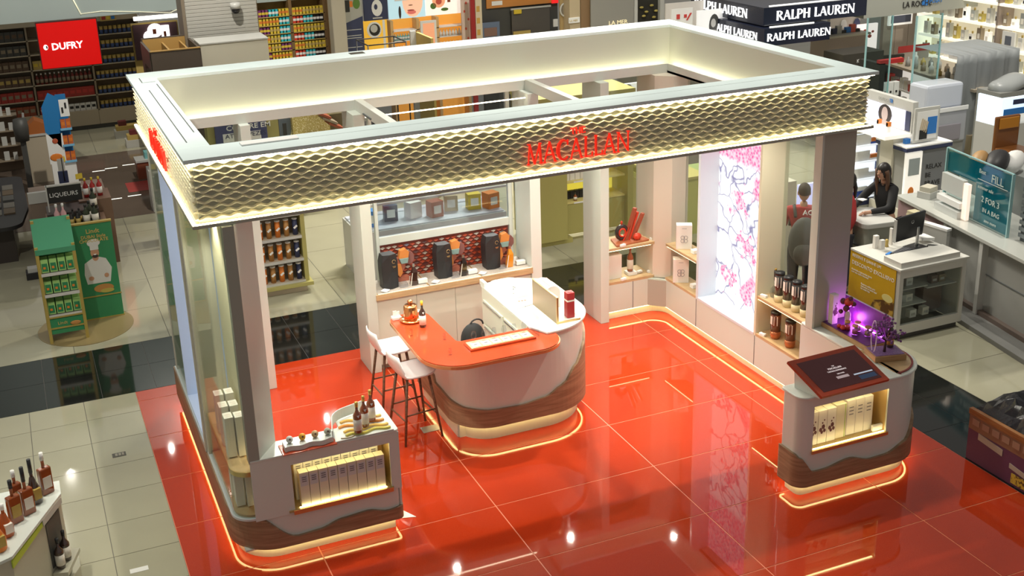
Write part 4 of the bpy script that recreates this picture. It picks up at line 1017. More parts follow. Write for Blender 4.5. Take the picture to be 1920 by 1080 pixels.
t = thing('display_block', 'white block under the bottle on the lower corner shelf', 'plinth', (5.99, 3.62, .536), local=True); part('block', MB().box(-.06, .07, -.07, .06, 0, .04), PAPER, t, bev=.003)
bottle('whisky_bottle', 'red capped amber bottle standing on a white block on the lower corner shelf', (5.99, 3.62, .577), h=.36, r=.042, cap=mat('red_capsule', (.55, .03, .03), .35))
def emblem(t, w, d, h):
    mb = MB()
    for k in range(4):
        a = k * PI / 2 + PI / 4
        mb.tube([(.028 * math.cos(a) + .024 * math.cos(q), -d / 2 - .001, h * .42 + .032 * math.sin(a) + .024 * math.sin(q)) for q in [2 * PI * j / 10 for j in range(10)]], .0025, 4, closed=True)
    part('emblem', mb, INK, t); part('print', MB().box(-.03, .03, -d / 2 - .001, -d / 2, h * .86, h * .875), INK, t)
bx = carton('emblem_box', 'white box with looped emblem on the upper shelf left of the lightbox', (6.46, 3.05, 1.006), .20, .13, .32, BOXW, rz=-.5, deco=emblem, group='white emblem boxes left of the lightbox')
dup(bx, (6.44, 3.08, .536), label='white box with looped emblem on the lower shelf left of the lightbox')
for z, l_ in ((1.006, 'upper'), (.536, 'lower')):
    bottle('whisky_bottle', f'whisky bottle half hidden by the lightbox edge on the {l_} shelf', (6.50, 2.66, z), h=.26, r=.045)
    t = thing('display_block', f'white block beside the emblem box on the {l_} shelf', 'plinth', (6.46, 2.80, z), local=True); part('block', MB().box(-.03, .05, -.04, .04, 0, .05), PAPER, t, bev=.003)
# --- bay right of the lightbox: tall tubes
dome = mat('smoked_tube', (.045, .04, .04), .15, coat=.4); ton = mat('tube_gold_base', (.75, .62, .36), .4)  # tube foot in plain pale gold
def tube(lab, loc, group, body, low, h=.36, r=.055):
    t = thing('display_tube', lab, 'bottle tube', loc, group=group, local=True)
    part('tube_body', MB().cyl(0, 0, .09, h, r, 16), body, t); part('tube_base', MB().lathe([(.001, 0), (r * .85, 0), (r * 1.02, .04), (r, .09)], n=16), low, t)
    part('lid', MB().lathe([(r * 1.03, h - .03), (r * 1.03, h), (r * .5, h + .012), (.001, h + .014)], n=16), BLACK, t)
    part('label', MB().add([(-r * 1.02, .02, h * .55), (-r * 1.04, -.02, h * .55), (-r * 1.04, -.02, h * .85), (-r * 1.02, .02, h * .85)], [(0, 1, 2, 3)]).add([(-r * .9, -r * .5, h * .52), (-r * .3, -r * 1.0, h * .52), (-r * .3, -r * 1.0, h * .86), (-r * .9, -r * .5, h * .86)], [(0, 1, 2, 3)]), LABEL, t)
    return t
tt = None
for i, y in enumerate([.97, .81, .65, .49, .36]):
    l_ = ['first smoked tube with a pale label from the lightbox, upper shelf', 'second smoked tube from the lightbox, upper shelf', 'third smoked tube from the lightbox, upper shelf', 'fourth smoked tube from the lightbox, upper shelf', 'smoked tube beside the right column, upper shelf'][i]
    if tt is None: tt = tube(l_, (6.45, y, 1.006), 'smoked tubes on the upper shelf right of the lightbox', dome, ton)
    else: dup(tt, (6.45, y, 1.006), label=l_)
t = thing('stopper_bottle', 'round bottle with tall black neck beside the first smoked tube', 'bottle', (6.50, 1.12, 1.006), local=True)
part('glass_body', MB().lathe([(.001, 0), (.05, 0), (.06, .04), (.05, .10), (.016, .14), (.014, .30), (.001, .30)], n=16), CLEAR, t); part('stopper', MB().lathe([(.018, .20), (.020, .32), (.001, .325)], n=12), BLACK, t); part('neck_foil', MB().cyl(0, 0, .32, .345, .012, 10), CAPG, t)
tt = None
cop = mat('copper_smoke_tube', (.16, .05, .025), .2, coat=.4); cbase = mat('copper_base', (.60, .20, .08), .3, metal=.6)
for i, y in enumerate([1.02, .74, .46]):
    l_ = ['left copper toned tube on the lower shelf', 'middle copper toned tube on the lower shelf', 'right copper toned tube on the lower shelf, partly behind the touch screen'][i]
    if tt is None: tt = tube(l_, (6.46, y, .536), 'copper toned tubes on the lower shelf', cop, cbase, h=.33, r=.06)
    else: dup(tt, (6.46, y, .536), label=l_)
for (x, y, z, l_) in [(6.38, 1.16, 1.006, 'small white card at the upper shelf end beside the lightbox'), (6.37, 1.14, .536, 'small white card at the lower shelf end beside the lightbox')]:
    t = thing('shelf_card', l_, 'card', (x, y, z), rz=.3, local=True); part('card', MB().box(-.02, .02, -.04, .04, 0, .03), PAPER, t, bev=.003)

# --- touch screen on the right counter
t = thing('touch_screen', 'large tilted touch screen in a red frame on the right front counter', 'screen', (5.62, -1.15, 1.071), local=True)
u_ = Vector((1, .03, 0)).normalized(); a0 = Vector((-.37, -.22, .03)); v_ = Vector((-.09, .40, .20)); vl = v_.length; v_.normalize(); n_ = u_.cross(v_).normalized()
SCR = [t]
def scr(p, q, th_, m_, nm, lift=0.0): return part(nm, MB().ext([(p[0], p[1]), (q[0], p[1]), (q[0], q[1]), (p[0], q[1])], a0 + n_ * lift, u_, v_, n_ * th_), m_, SCR[0], bev=.002, fix=True)
scr((0, 0), (.80, vl + .02), .03, mat('frame_red', (.36, .045, .015), .35), 'frame')
scr((.06, .045), (.745, vl - .03), .003, mat('screen_dark', (.03, .012, .014), .12, emit=(.16, .03, .03), es=.10), 'screen', .03)
SCR[0] = [c for c in t.children if c.name.startswith('screen')][-1]
txt = mat('screen_text', (.8, .75, .75), .5, emit=(.9, .8, .8), es=.45)
def st_(s, size, x, y, nm='print', m_=txt): part(nm, text_mb(s, size, a0 + n_ * .034 + u_ * x + v_ * y, u_, v_, n_, .001, 'CENTER'), m_, SCR[0])
st_('THE', .016, .38, .295); st_('MACALLAN', .03, .38, .265); st_('TASTING EXPERIENCE', .022, .38, .235); st_('DISCOVER', .018, .39, .195)
scr((.31, .145), (.45, .175), .001, mat('screen_button', (.4, .3, .3), .5, emit=(.5, .4, .42), es=.3), 'button', .0335)
scr((.50, .14), (.72, .155), .001, mat('screen_bar', (.5, .55, .6), .5, emit=(.5, .6, .75), es=.35), 'toolbar', .0335)
scr((.53, .075), (.72, .125), .001, mat('screen_keys', (.02, .03, .05), .4, emit=(.02, .04, .09), es=.4), 'keypad', .0335)
part('support', MB().add([(-.34, -.16, 0), (.36, -.14, 0), (.30, .17, 0), (-.40, .14, 0), (-.34, -.15, .05), (.36, -.13, .05), (.28, .16, .20), (-.42, .13, .20)], [(0, 3, 2, 1), (4, 5, 6, 7), (0, 1, 5, 4), (1, 2, 6, 5), (2, 3, 7, 6), (3, 0, 4, 7)]), WHITE, t)
# cartons in the right niche
def floral(t, w, d, h):
    mb = MB()
    for (x, z, r) in [(-.2, .42, .018), (.1, .50, .02), (-.05, .34, .015), (.25, .38, .016), (0, .62, .008), (.2, .7, .007)]: mb.ext([(x * w + r * math.cos(k), z * h + r * 1.3 * math.sin(k)) for k in [2 * PI * j / 7 for j in range(7)]], (0, -d / 2 - .0012, 0), (1, 0, 0), (0, 0, 1), (0, .0012, 0))
    part('floral_print', mb, mat('dark_floral', (.12, .03, .05), .6), t)
fb = None
for i in range(3):
    x = 5.345 + i * .105
    if fb is None: fb = carton('floral_carton', 'cream carton with dark floral print in the right niche, first from left', (x, -1.12, .497), .10, .10, .35, BOXW, group='floral cartons in the right niche', deco=floral)
    else: dup(fb, (x, -1.12, .497), label=f'cream carton with dark floral print in the right niche, {ORD[i]} from left')
carton('striped_carton', 'pale carton with a green edge next to the floral cartons', (5.675, -1.11, .497), .12, .10, .36, pb, deco=lambda t, w, d, h: part('green_edge', MB().box(w * .34, w * .40, -d / 2 - .001, -d / 2, 0, h), mat('green_edge', (.30, .50, .05), .5), t))
fb = None
for i in range(3):
    if fb is None: fb = carton('plain_carton', 'plain cream carton right of the striped one, first from left', (5.80, -1.10, .497), .10, .10, .37, BOXW, group='plain cartons in the right niche', deco=lines_deco(.3, .9, m=LABEL, rows=(.8, .7, .6)))
    else: dup(fb, (5.80 + i * .104, -1.10, .497), label=f'plain cream carton right of the striped one, {ORD[i]} from left')
t = thing('info_plate', 'small white plate beside the cartons in the right niche', 'card', (6.09, -1.19, .497), local=True); part('plate', MB().box(-.06, .06, -.015, .015, 0, .06), PAPER, t, bev=.003)
for i, y in enumerate((-.68, -.52)):
    carton('plain_carton', ['cream carton in the side niche, nearer the screen', 'cream carton in the side niche, farther from the screen'][i], (6.33, y, .621), .10, .12, .20, BOXW, deco=topdeco)
# purple tree displays
ZR = 1.072
PUR = mat('purple_card', (.10, .02, .13), .5); PL = glow('purple_led', (.75, .15, 1), 9)
oak2 = wood('display_oak', (.50, .30, .14), (.36, .20, .09))
t = thing('purple_display', 'long oak tray with a purple backdrop on the right counter', 'display tray', (6.50, -.25, ZR), local=True)
part('tray', MB().box(-.16, .16, -.42, .33, 0, .05), oak2, t, bev=.003); part('purple_bed', MB().box(-.145, .145, -.405, .315, .05, .055), PUR, t)
part('backdrop', MB().box(.135, .150, -.41, .32, .05, .31), mat('purple_backdrop', (.16, .03, .20), .4, noise=.5, nscale=12), t); part('backdrop_edge', MB().box(.133, .152, -.412, .322, .31, .314), mat('silver_edge', (.6, .6, .65), .3, metal=.8), t)
part('purple_light', MB().tube([(.12, -.38, .06), (.12, -.1, .065), (.12, .1, .06)], .007), PL, t)
pt_ = bpy.data.lights.new('purple_glow', 'POINT'); pt_.energy = 2.2; pt_.color = (.75, .2, 1); pt_.shadow_soft_size = .05
po = bpy.data.objects.new('purple_glow', pt_); po.location = (6.60, -.15, ZR + .12); COL.objects.link(po)
carton('floral_carton', 'tall white carton with floral print on the long oak tray', (6.42, -.02, ZR + .056), .07, .07, .33, BOXW, deco=floral)
BER = mat('dark_berry', (.10, .005, .02), .25, coat=.5); BERR = mat('red_berry', (.6, .04, .02), .25, coat=.4)
t = thing('berry_bottle', 'slim bottle crowned with dark red berries on the oak tray', 'bottle', (6.50, -.16, ZR + .056), local=True)
part('glass_body', MB().lathe([(.001, 0), (.03, 0), (.03, .14), (.012, .18), (.012, .22)], n=12), LABEL, t)
for (x, y, z, r, m_) in [(0, 0, .27, .05, BERR), (-.05, -.03, .22, .035, BER), (.04, -.03, .25, .03, BER), (-.03, .05, .27, .035, BER), (0, -.03, .32, .025, BER), (-.07, .03, .17, .025, BER)]: part('berry', MB().ell((x, y, z), (r, r, r), 10, 7), m_, t)
for i, (x, y, r) in enumerate([(6.44, -.24, .034), (6.52, -.30, .036), (6.44, -.36, .034), (6.53, -.45, .038)]):
    t = thing('spice_jar', ['glass jar with cork lid nearest the berry bottle', 'glass jar with cork lid, rear middle of the oak tray', 'glass jar with cork lid, front middle of the oak tray', 'glass jar with cork lid at the near end of the oak tray'][i], 'jar', (x, y, ZR + .056), group='glass jars on the oak tray', local=True)
    part('jar_glass', MB().lathe([(.001, 0), (r, 0), (r, .07), (r * .8, .085)], n=12), CLEAR, t); part('contents', MB().cyl(0, 0, .004, .045, r * .85, 12), [BERR, OAK, mat('rose_petals', (.45, .1, .15), .7), OAK][i], t); part('lid', MB().cyl(0, 0, .085, .10, r * .9, 12), CAPG, t)
t = thing('fruit_pair', 'glossy red fruits on the purple bed of the oak tray', 'fruit', (6.40, -.22, ZR + .056), local=True)
part('fruit', MB().ell((0, 0, .028), (.032, .032, .028), 12, 8), BERR, t); part('fruit', MB().ell((.0, .065, .02), (.025, .025, .022), 12, 8), BERR, t)
t = thing('small_card', 'white upright card at the far end of the right counter', 'card', (6.33, .16, ZR), local=True); part('card', MB().box(-.04, .04, -.005, .005, 0, .10), PAPER, t)
t = thing('tree_display', 'oak tray with a purple leaved miniature tree and a white hoop', 'display tray', (6.42, -.85, ZR + .006), rz=-.25, local=True)
part('tray', MB().box(-.16, .17, -.12, .13, 0, .06), oak2, t, bev=.003); part('purple_bed', MB().box(-.145, .155, -.105, .115, .06, .065), mat('purple_mosaic', (.22, .12, .30), .4, noise=.7, nscale=60), t)
bk = mat('dark_bark', (.06, .02, .025), .7)
part('trunk', MB().tube([(-.02, -.02, .06), (-.01, -.01, .13), (.0, 0, .20)], .016, 8, .008), bk, t)
mb = MB(); lf = MB()
for k in range(16):
    a = k * 2.4; e_ = .06 + .10 * rnd.random(); q = Vector((e_ * math.cos(a), e_ * math.sin(a), .22 + .14 * rnd.random())); mb.tube([(0, 0, .17), q * .6 + Vector((0, 0, .07)), q], .005, 5, .002)
    for j in range(7):
        c_ = q + Vector((rnd.uniform(-.035, .035), rnd.uniform(-.035, .035), rnd.uniform(-.035, .035))); lf.ell(c_, (.015, .015, .011), 5, 4)
part('branches', mb, bk, t); o = part('leaves', lf, mat('purple_leaf', (.20, .07, .24), .45), t); o['kind'] = 'stuff'
part('hoop', MB().tube([(-.12, .02 + .11 * math.cos(2 * PI * k / 28) * .5, .22 + .17 * math.sin(2 * PI * k / 28)) for k in range(28)], .006, 6, closed=True), mat('lilac_white', (.75, .65, .82), .3), t)
bottle('whisky_bottle', 'dark whisky bottle with grey cap in the miniature tree tray', (6.52, -.80, ZR + .072), h=.30, r=.035, body=DARKB, cap=mat('steel', (.6, .6, .6), .25, metal=1), label=mat('amber_label', (.6, .28, .05), .5))

# --- small things on the red floor
solo('floor_socket', MB().box(2.34, 2.54, 1.60, 1.74, 0, .004), mat('brushed_plate', (.40, .38, .36), .4, metal=.6), 'square metal floor plate under the nearer bar stool', 'floor plate', bev=.002)
solo('paper_sheet', MB().add([(1.585, .10, .001), (1.72, .06, .001), (1.62, .27, .001), (1.585, .26, .001), (1.585, .10, .004), (1.72, .06, .004), (1.62, .27, .004), (1.585, .26, .004)], [(0, 3, 2, 1), (4, 5, 6, 7), (0, 1, 5, 4), (1, 2, 6, 5), (2, 3, 7, 6), (3, 0, 4, 7)]), PAPER, 'white sheet poking out beside the front left counter', 'paper')
t = thing('floor_grille', 'small dark metal grille set in the beige floor tiles', 'floor grille', (-.76, 2.60, .0005)); part('plate', MB().box(-.83, -.69, 2.555, 2.645, .0005, .004), mat('grille_dark', (.08, .075, .06), .5), t); part('slots', MB().box(-.80, -.775, 2.575, 2.63, .004, .006).box(-.765, -.74, 2.575, 2.63, .004, .006).box(-.73, -.71, 2.575, 2.63, .004, .006), mat('grille_light', (.3, .28, .22), .5), t)
solo('floor_tag', MB().box(-.90, -.74, .29, .36, .0005, .003), PAPER, 'white sticker stuck to the beige floor near the front edge', 'sticker')
# ================================================================== BACKGROUND
def rx(u0, v0, u1, v1, Y):
    um, vm = (u0 + u1) / 2, (v0 + v1) / 2
    return at(u0, vm, y=Y).x, at(u1, vm, y=Y).x, at(um, v1, y=Y).z, at(um, v0, y=Y).z
def ry(u0, v0, u1, v1, X):
    um, vm = (u0 + u1) / 2, (v0 + v1) / 2
    a, b = at(u0, vm, x=X).y, at(u1, vm, x=X).y
    return min(a, b), max(a, b), at(um, v1, x=X).z, at(um, v0, x=X).z
def multi(name, pieces, label=None, cat=None, group=None, loc=(0, 0, 0), rz=0):
    """one small thing seen from afar: several coloured pieces in one mesh"""
    mb = MB(); idx = []
    ms = []
    for k, (p, m_) in enumerate(pieces):
        mb.add(p.v, p.f); mb.sm[-len(p.f):] = p.sm; idx += [k] * len(p.f); ms.append(m_)
    o = link_mesh(name, mb, None)
    for m_ in ms: o.data.materials.append(m_)
    o.data.polygons.foreach_set('material_index', idx)
    o.location = loc; o.rotation_euler = (0, 0, rz)
    return setp(o, label, cat, group)
ORD = ['first', 'second', 'third', 'fourth', 'fifth', 'sixth', 'seventh', 'eighth', 'ninth', 'tenth', 'eleventh', 'twelfth', 'thirteenth', 'fourteenth', 'fifteenth', 'sixteenth', 'seventeenth', 'eighteenth', 'nineteenth', 'twentieth']
def place(proto_pieces, name, cat, group, spots, labels, rz=0):
    """copies of one small product, sharing the mesh"""
    first = None
    for i, p in enumerate(spots):
        lab = labels if isinstance(labels, str) else labels[i % len(labels)]
        if isinstance(labels, str) and len(spots) > 1: lab = f'{lab}, {ORD[i]} from left'
        if first is None: first = multi(name, proto_pieces, lab, cat, group, p, rz)
        else:
            o = first.copy(); COL.objects.link(o); o.location = p; o['label'] = lab; o['group'] = group
    return first
def C_(n, c, r=.5, **k): return mat('bg_' + n, c, r, **k)
TINB, TING, BRN, DRD, NAVY = C_('tin_blue', (.05, .09, .25)), C_('tin_gold', (.55, .40, .12)), C_('shelf_brown', (.30, .24, .17)), C_('dull_red', (.42, .04, .03)), C_('navy', (.035, .045, .11))
SHF = C_('shelf_pale', (.50, .43, .32)); YEL = C_('yellow', (.75, .55, .05)); TEAL = C_('teal', (.02, .28, .36), .25); ORG = C_('orange', (.75, .22, .03)); GRY = C_('mid_grey', (.32, .32, .30)); DGR = C_('dark_grey', (.07, .07, .065)); OLV = C_('olive_cabinet', (.42, .38, .13), .4); CRM = C_('cream_cabinet', (.60, .57, .47), .4); LGY = C_('light_grey', (.55, .55, .52), .4); BLU = C_('bright_blue', (.03, .20, .60))
def tin(h=.2, r=.05, a=TING, b=TINB): return [(MB().cyl(0, 0, 0, h * .55, r, 8), b), (MB().cyl(0, 0, h * .55, h * .88, r, 8), a), (MB().cyl(0, 0, h * .88, h, r * 1.04, 8), TING)]
def pack(w=.12, d=.06, h=.2, a=DRD, b=PAPER): return [(MB().box(-w / 2, w / 2, -d / 2, d / 2, 0, h), a), (MB().box(-w * .35, w * .35, -d / 2 - .002, -d / 2, h * .35, h * .7), b)]
def botl(h=.28, r=.035, a=DARKB, b=CAPG, l=LABEL): return [(MB().lathe([(r, 0), (r, h * .6), (r * .35, h * .75), (r * .35, h * .88)], n=8), a), (MB().cyl(0, 0, h * .86, h, r * .42, 6), b), (MB().cyl(0, 0, h * .15, h * .48, r * 1.03, 8), l)]
def rowx(x0, x1, n, y, z, jit=0): return [(x0 + (x1 - x0) * (i + .5) / n, y, z + .002) for i in range(n)]

# ---- far left shelf wall
Y = 18.75
t = thing('shelf_wall', 'long beige shelf wall with plinth behind the red hanging sign', 'shelving', (0, Y, 0))
part('back_panel', MB().box(-5.0, 1.62, Y + .42, Y + .46, .0, 2.75), BRN, t); part('plinth', MB().box(-5.0, 1.60, Y + .02, Y + .4, 0, .10), DGR, t)
part('drawer_front', MB().box(-5, .50, Y, Y + .42, .10, .42), SHF, t); part('drawer_front', MB().box(.505, 1.60, Y, Y + .42, .10, .42), SHF, t)
part('header', MB().box(-5, 1.62, Y - .02, Y + .42, 2.42, 2.75), SHF, t)
for x in (-5, -.78, .52, 1.60): part('upright', MB().box(x - .02, x + .02, Y, Y + .42, .42, 2.42), BRN, t)
zr = [.44, .78, 1.12, 1.46, 1.80, 2.12]
for z in zr: part('shelf', MB().box(-5, 1.60, Y, Y + .42, z - .02, z), SHF, t)
for i, z in enumerate(zr):
    place(tin(.17, .042), 'tin', 'tin', f'blue and gold tins on shelf {i + 1} of the far wall', rowx(.56, 1.56, 10, Y + .08, z), f'blue and gold tin, {["lowest", "second", "third", "fourth", "fifth", "top"][i]} right shelf of the far wall')
    if i < 5: place(tin(.15, .04, YEL, TING), 'tin', 'tin', f'rear tins on shelf {i + 1} of the far wall', rowx(.6, 1.56, 9, Y + .22, z), f'golden rear tin, {["lowest", "second", "third", "fourth", "fifth"][i]} right shelf of the far wall')
place(pack(.11, .06, .17, PAPER, BLACK), 'chocolate_pack', 'pack', 'white packs low on the far wall', rowx(-.12, .48, 5, Y + .08, zr[0]), 'white pack with black square, lowest shelf of the far wall')
place(pack(.11, .06, .17, DRD, PAPER), 'chocolate_pack', 'pack', 'red packs low on the far wall', rowx(-.74, -.14, 5, Y + .08, zr[0]), 'red pack on the lowest middle shelf of the far wall')
place(pack(.14, .08, .20, DRD, C_('bright_red', (.6, .05, .04))), 'sweet_bag', 'pack', 'red bags on the far wall', rowx(-.74, .48, 9, Y + .08, zr[1]), 'glossy red bag on the second middle shelf of the far wall')
place(botl(.25, .04, C_('maroon_bottle', (.20, .03, .02)), PAPER, BRN), 'syrup_bottle', 'bottle', 'white capped bottles on the far wall', rowx(-.74, .48, 13, Y + .08, zr[2]), 'dark red white capped bottle on the far wall')
place(pack(.12, .07, .19, TING, YEL), 'gold_pack', 'pack', 'gold packs on the far wall', rowx(-.74, .48, 10, Y + .08, zr[3]), 'golden pack on the shelf just under the red sign')
dcol = [(C_('rust', (.30, .07, .03)), BRN), (DRD, BRN), (C_('umber', (.13, .08, .05)), TING), (C_('umber', (.13, .08, .05)), BRN), (DGR, BRN), (DGR, C_('umber', (.13, .08, .05)))]
for i, z in enumerate(zr):
    place(pack(.13, .08, .22, *dcol[i]), 'dark_pack', 'pack', f'dark packs on shelf {i + 1} left of the red sign', rowx(-2.6, -.82, 13, Y + .08, z), f'dark pack, {["lowest", "second", "third", "fourth", "fifth", "top"][i]} shelf left of the hanging red sign')
multi('assortment_box', [(MB().box(-.17, .17, -.05, .05, 0, .22), TING)] + [(MB().box(-.14 + .1 * (k % 3), -.06 + .1 * (k % 3), -.055, -.05, .03 + .09 * (k // 3), .10 + .09 * (k // 3)), [DRD, YEL, BLU, BLU, PAPER, ORG][k]) for k in range(6)], 'assortment box with six coloured squares at the top of the far shelf wall', 'box', loc=(.98, Y - .1, 2.43))
# white tube light, lit sign
a = rx(250, 28, 333, 37, 15.2); t = thing('tube_light', 'white tube light above the dark panel with a white glowing shape', 'light', (a[0], 15.2, a[2])); part('tube', MB().box(a[0], a[1], 15.2, 15.25, a[2] + .01, a[3] - .01), glow('tube_white', (1, .95, .85), 2.2), t)
for x in (a[0] + .1, a[1] - .1): part('hanging_rod', MB().box(x - .01, x + .01, 15.22, 15.24, a[3] - .01, 3.52), LGY, t)
a = rx(252, 44, 335, 110, 15.4); t = thing('promo_panel', 'dark plum panel with a glowing white rounded shape', 'sign', (a[0], 15.4, a[2]))
part('panel', MB().box(a[0], a[1], 15.4, 15.45, a[2], a[3]), C_('plum', (.10, .05, .06)), t); part('panel_frame', MB().box(a[0] - .03, a[1] + .03, 15.45, 15.5, 0, a[3] + .03), TING, t)
gw = glow('white_glow', (1, .98, .95), 1.3); c0 = at(282, 66, y=15.39); 
part('glow_shape', MB().ell((c0.x, 15.38, c0.z - .02), (.14, .02, .12), 16, 8).ell((c0.x + .10, 15.38, c0.z + .09), (.15, .02, .14), 16, 8), gw, t); part('glow_shape', MB().box(c0.x + .22, c0.x + .38, 15.37, 15.39, c0.z - .12, c0.z + .18), gw, t, bev=.01)
part('brown_patch', MB().box(c0.x + .05, c0.x + .12, 15.35, 15.36, c0.z + .02, c0.z + .12).box(c0.x + .26, c0.x + .31, 15.35, 15.36, c0.z - .08, c0.z + .06), C_('rust', (.30, .07, .03)), t)

# ---- hanging red sign
a = rx(66, 43, 188, 128, 14)
t = thing('hanging_sign', 'large red illuminated hanging sign with white lettering', 'sign', ((a[0] + a[1]) / 2, 14, a[2]))
part('casing', MB().box(-.66, .42, 14.0, 14.10, 2.25, 3.12), C_('sign_case', (.05, .01, .01)), t)
part('sign_face', MB().box(-.645, .405, 13.99, 14.0, 2.265, 3.10), mat('sign_red', (.45, .0, .0), .4, emit=(.75, .0, .0), es=.30), t)
SW = mat('sign_white', (.9, .9, .9), .5, emit=(1, 1, 1), es=.8)
part('lettering', text_mb('DUFRY', .175, (-.44, 13.985, 2.60), (1, 0, 0), (0, 0, 1), (0, -1, 0), .006, bold=.004), SW, t)
part('emblem', MB().ext([(-.54 + .04 * math.cos(k), 2.66 + .05 * math.sin(k)) for k in [2 * PI * j / 14 for j in range(14)]], (0, 13.985, 0), (1, 0, 0), (0, 0, 1), (0, -.006, 0)), SW, t)
part('emblem_cut', MB().ext([(-.525, 2.62), (-.505, 2.65), (-.515, 2.69), (-.54, 2.68)], (0, 13.978, 0), (1, 0, 0), (0, 0, 1), (0, -.004, 0)), C_('sign_case', (.05, .01, .01)), t)

# ---- bulkhead
solo('trim_1', MB().box(-12, 5.25, 14.15, 14.6, 3.12, 6.0).box(-12, 5.25, 14.6, 16.2, 3.5, 6.0), mat('bulkhead_paint', (.40, .47, .46), .3, noise=.12, nscale=.6), kind='structure')
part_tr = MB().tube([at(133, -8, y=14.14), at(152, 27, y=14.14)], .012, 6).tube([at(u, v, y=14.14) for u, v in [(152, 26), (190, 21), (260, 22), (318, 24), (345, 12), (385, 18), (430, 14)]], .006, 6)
solo('reflection_line', part_tr, mat('reflection_glow', (.8, .75, .5), .4, emit=(1, .95, .7), es=.35), 'thin pale reflection line modelled along the grey bulkhead', 'light line')  # light reflections on the bulkhead, built as thin glowing tubes

# ---- open brown cabinet, roller shutter, beige block, dome camera
t = thing('open_cabinet', 'tall dark brown cabinet with open top and golden lit inside', 'cabinet', (1.37, 11.4, 0))
bw = C_('dark_brown', (.085, .065, .05)); gi = C_('gold_lit_inside', (.45, .27, .08))  # golden tone stands for light on the brown inside
part('front_panel', MB().box(.97, 1.77, 10.80, 10.84, 0, 2.9), bw, t); part('side_panel', MB().box(.95, .99, 10.84, 12.06, 0, 2.9).box(1.75, 1.79, 10.84, 12.06, 0, 2.9), bw, t); part('rear_panel', MB().box(.97, 1.77, 12.04, 12.08, 0, 2.95), bw, t)
part('inner_floor', MB().box(.99, 1.75, 10.84, 12.04, 2.35, 2.37), gi, t); part('inner_lining', MB().box(.99, 1.75, 12.03, 12.04, 2.37, 2.93).box(1.30, 1.33, 10.85, 12.03, 2.37, 2.86).box(1.60, 1.63, 10.85, 12.03, 2.37, 2.86), gi, t); part('rim', MB().box(.96, 1.78, 10.79, 10.85, 2.9, 2.915), gi, t)
part('side_glass', MB().box(.935, .945, 10.9, 11.6, 1.3, 2.6), GLASS, t)
t = thing('roller_shutter', 'closed pale grey roller shutter box with horizontal slats', 'shutter', (2.3, 12.0, 0))
for k in range(13):
    z = 2.72 + k * .066
    part('slat', MB().box(1.77, 3.02, 12.0, 12.03, z, z + .062), C_('shutter_grey', (.45, .44, .40), .4), t, bev=.006)
part('housing', MB().box(1.76, 3.03, 12.03, 12.9, 2.70, 3.62), LGY, t); part('side_rail', MB().box(1.71, 1.765, 11.98, 12.6, 2.66, 3.62), C_('rail_brown', (.22, .18, .13)), t); part('lower_body', MB().box(1.8, 3.0, 12.1, 12.9, 0, 2.70), DGR, t)
t = thing('beige_kiosk_block', 'plain beige partition block in front of the roller shutter', 'partition', (2.37, 11.0, 0)); part('body', MB().box(1.80, 2.95, 10.95, 11.6, 0, 2.92), CRM, t, bev=.01); part('top_cap', MB().box(1.79, 2.96, 10.94, 11.61, 2.92, 2.94), LGY, t)
c0 = at(442, 18, y=11.9); t = thing('dome_camera', 'black dome camera in front of the roller shutter', 'camera', (c0.x, 11.9, c0.z)); part('dome', MB().ell((c0.x, 11.9, c0.z), (.075, .075, .075), 14, 8), BLACK, t); part('mount', MB().cyl(c0.x, 11.9, c0.z + .02, c0.z + .12, .09, 16), LGY, t)

# ---- candy shelf
t = thing('candy_shelf', 'golden lit shelf wall of bright sweets between the shutter and the pillar', 'shelving', (4.2, 14.3, 0))
x0, x1 = at(484, 60, y=14).x, at(612, 60, y=14).x; xm = at(548, 60, y=14).x
part('back_panel', MB().box(x0, x1 + .1, 14.42, 14.46, 0, 3.2), C_('gold_back', (.30, .20, .06)), t)
for x in (x0, xm, x1): part('upright', MB().box(x - .03, x + .03, 14.0, 14.42, 0, 3.2), C_('upright_wood', (.20, .12, .05)), t)
cz = [2.0, 2.17, 2.34, 2.51, 2.68, 2.85]
for z in cz: part('shelf', MB().box(x0, x1, 14.0, 14.42, z - .015, z), TING, t)
cc = [(YEL, TING), (C_('candy_red', (.65, .05, .02)), PAPER), (YEL, ORG), (C_('candy_cyan', (.03, .5, .6)), PAPER), (C_('purple_bag', (.2, .04, .16)), YEL), (BLACK, PAPER)]
for i, z in enumerate(cz):
    for b, (xa, xb) in enumerate(((x0 + .04, xm - .04), (xm + .04, x1 - .04))):
        for q in range(3):
            k = rnd.choice([0, 2, 2, 4, 3]) if b == 0 else (1, 3, 5)[q]
            if b == 1 and i % 2: k = (2, 0, 0)[q]
            xa2, xb2 = xa + (xb - xa) * q / 3, xa + (xb - xa) * (q + 1) / 3
            place(pack(.085, .08, .13, *cc[k]), 'sweet_bag', 'pack', f'sweets in block {q + 1} of shelf {i + 1} in {"left" if b == 0 else "right"} candy bay', rowx(xa2, xb2, 3, 14.06, z), f'{["yellow", "red and white", "yellow and orange", "cyan and white", "purple and yellow", "black and white"][k]} sweets, {["lowest", "second", "third", "fourth", "fifth", "top"][i]} row, {["left", "middle", "right"][q]} part of the {["left", "right"][b]} bay')
part('side_shelf', MB().box(x1 + .03, x1 + .28, 13.9, 14.4, 0, 3.2), C_('upright_wood', (.20, .12, .05)), t)
a = rx(624, 0, 650, 96, 13.2); solo('pillar', MB().box(a[0], a[1], 13.2, 13.5, 0, 3.4), C_('pillar_cream', (.55, .50, .40)), 'cream pillar right of the bright candy shelves', 'pillar', bev=.02)

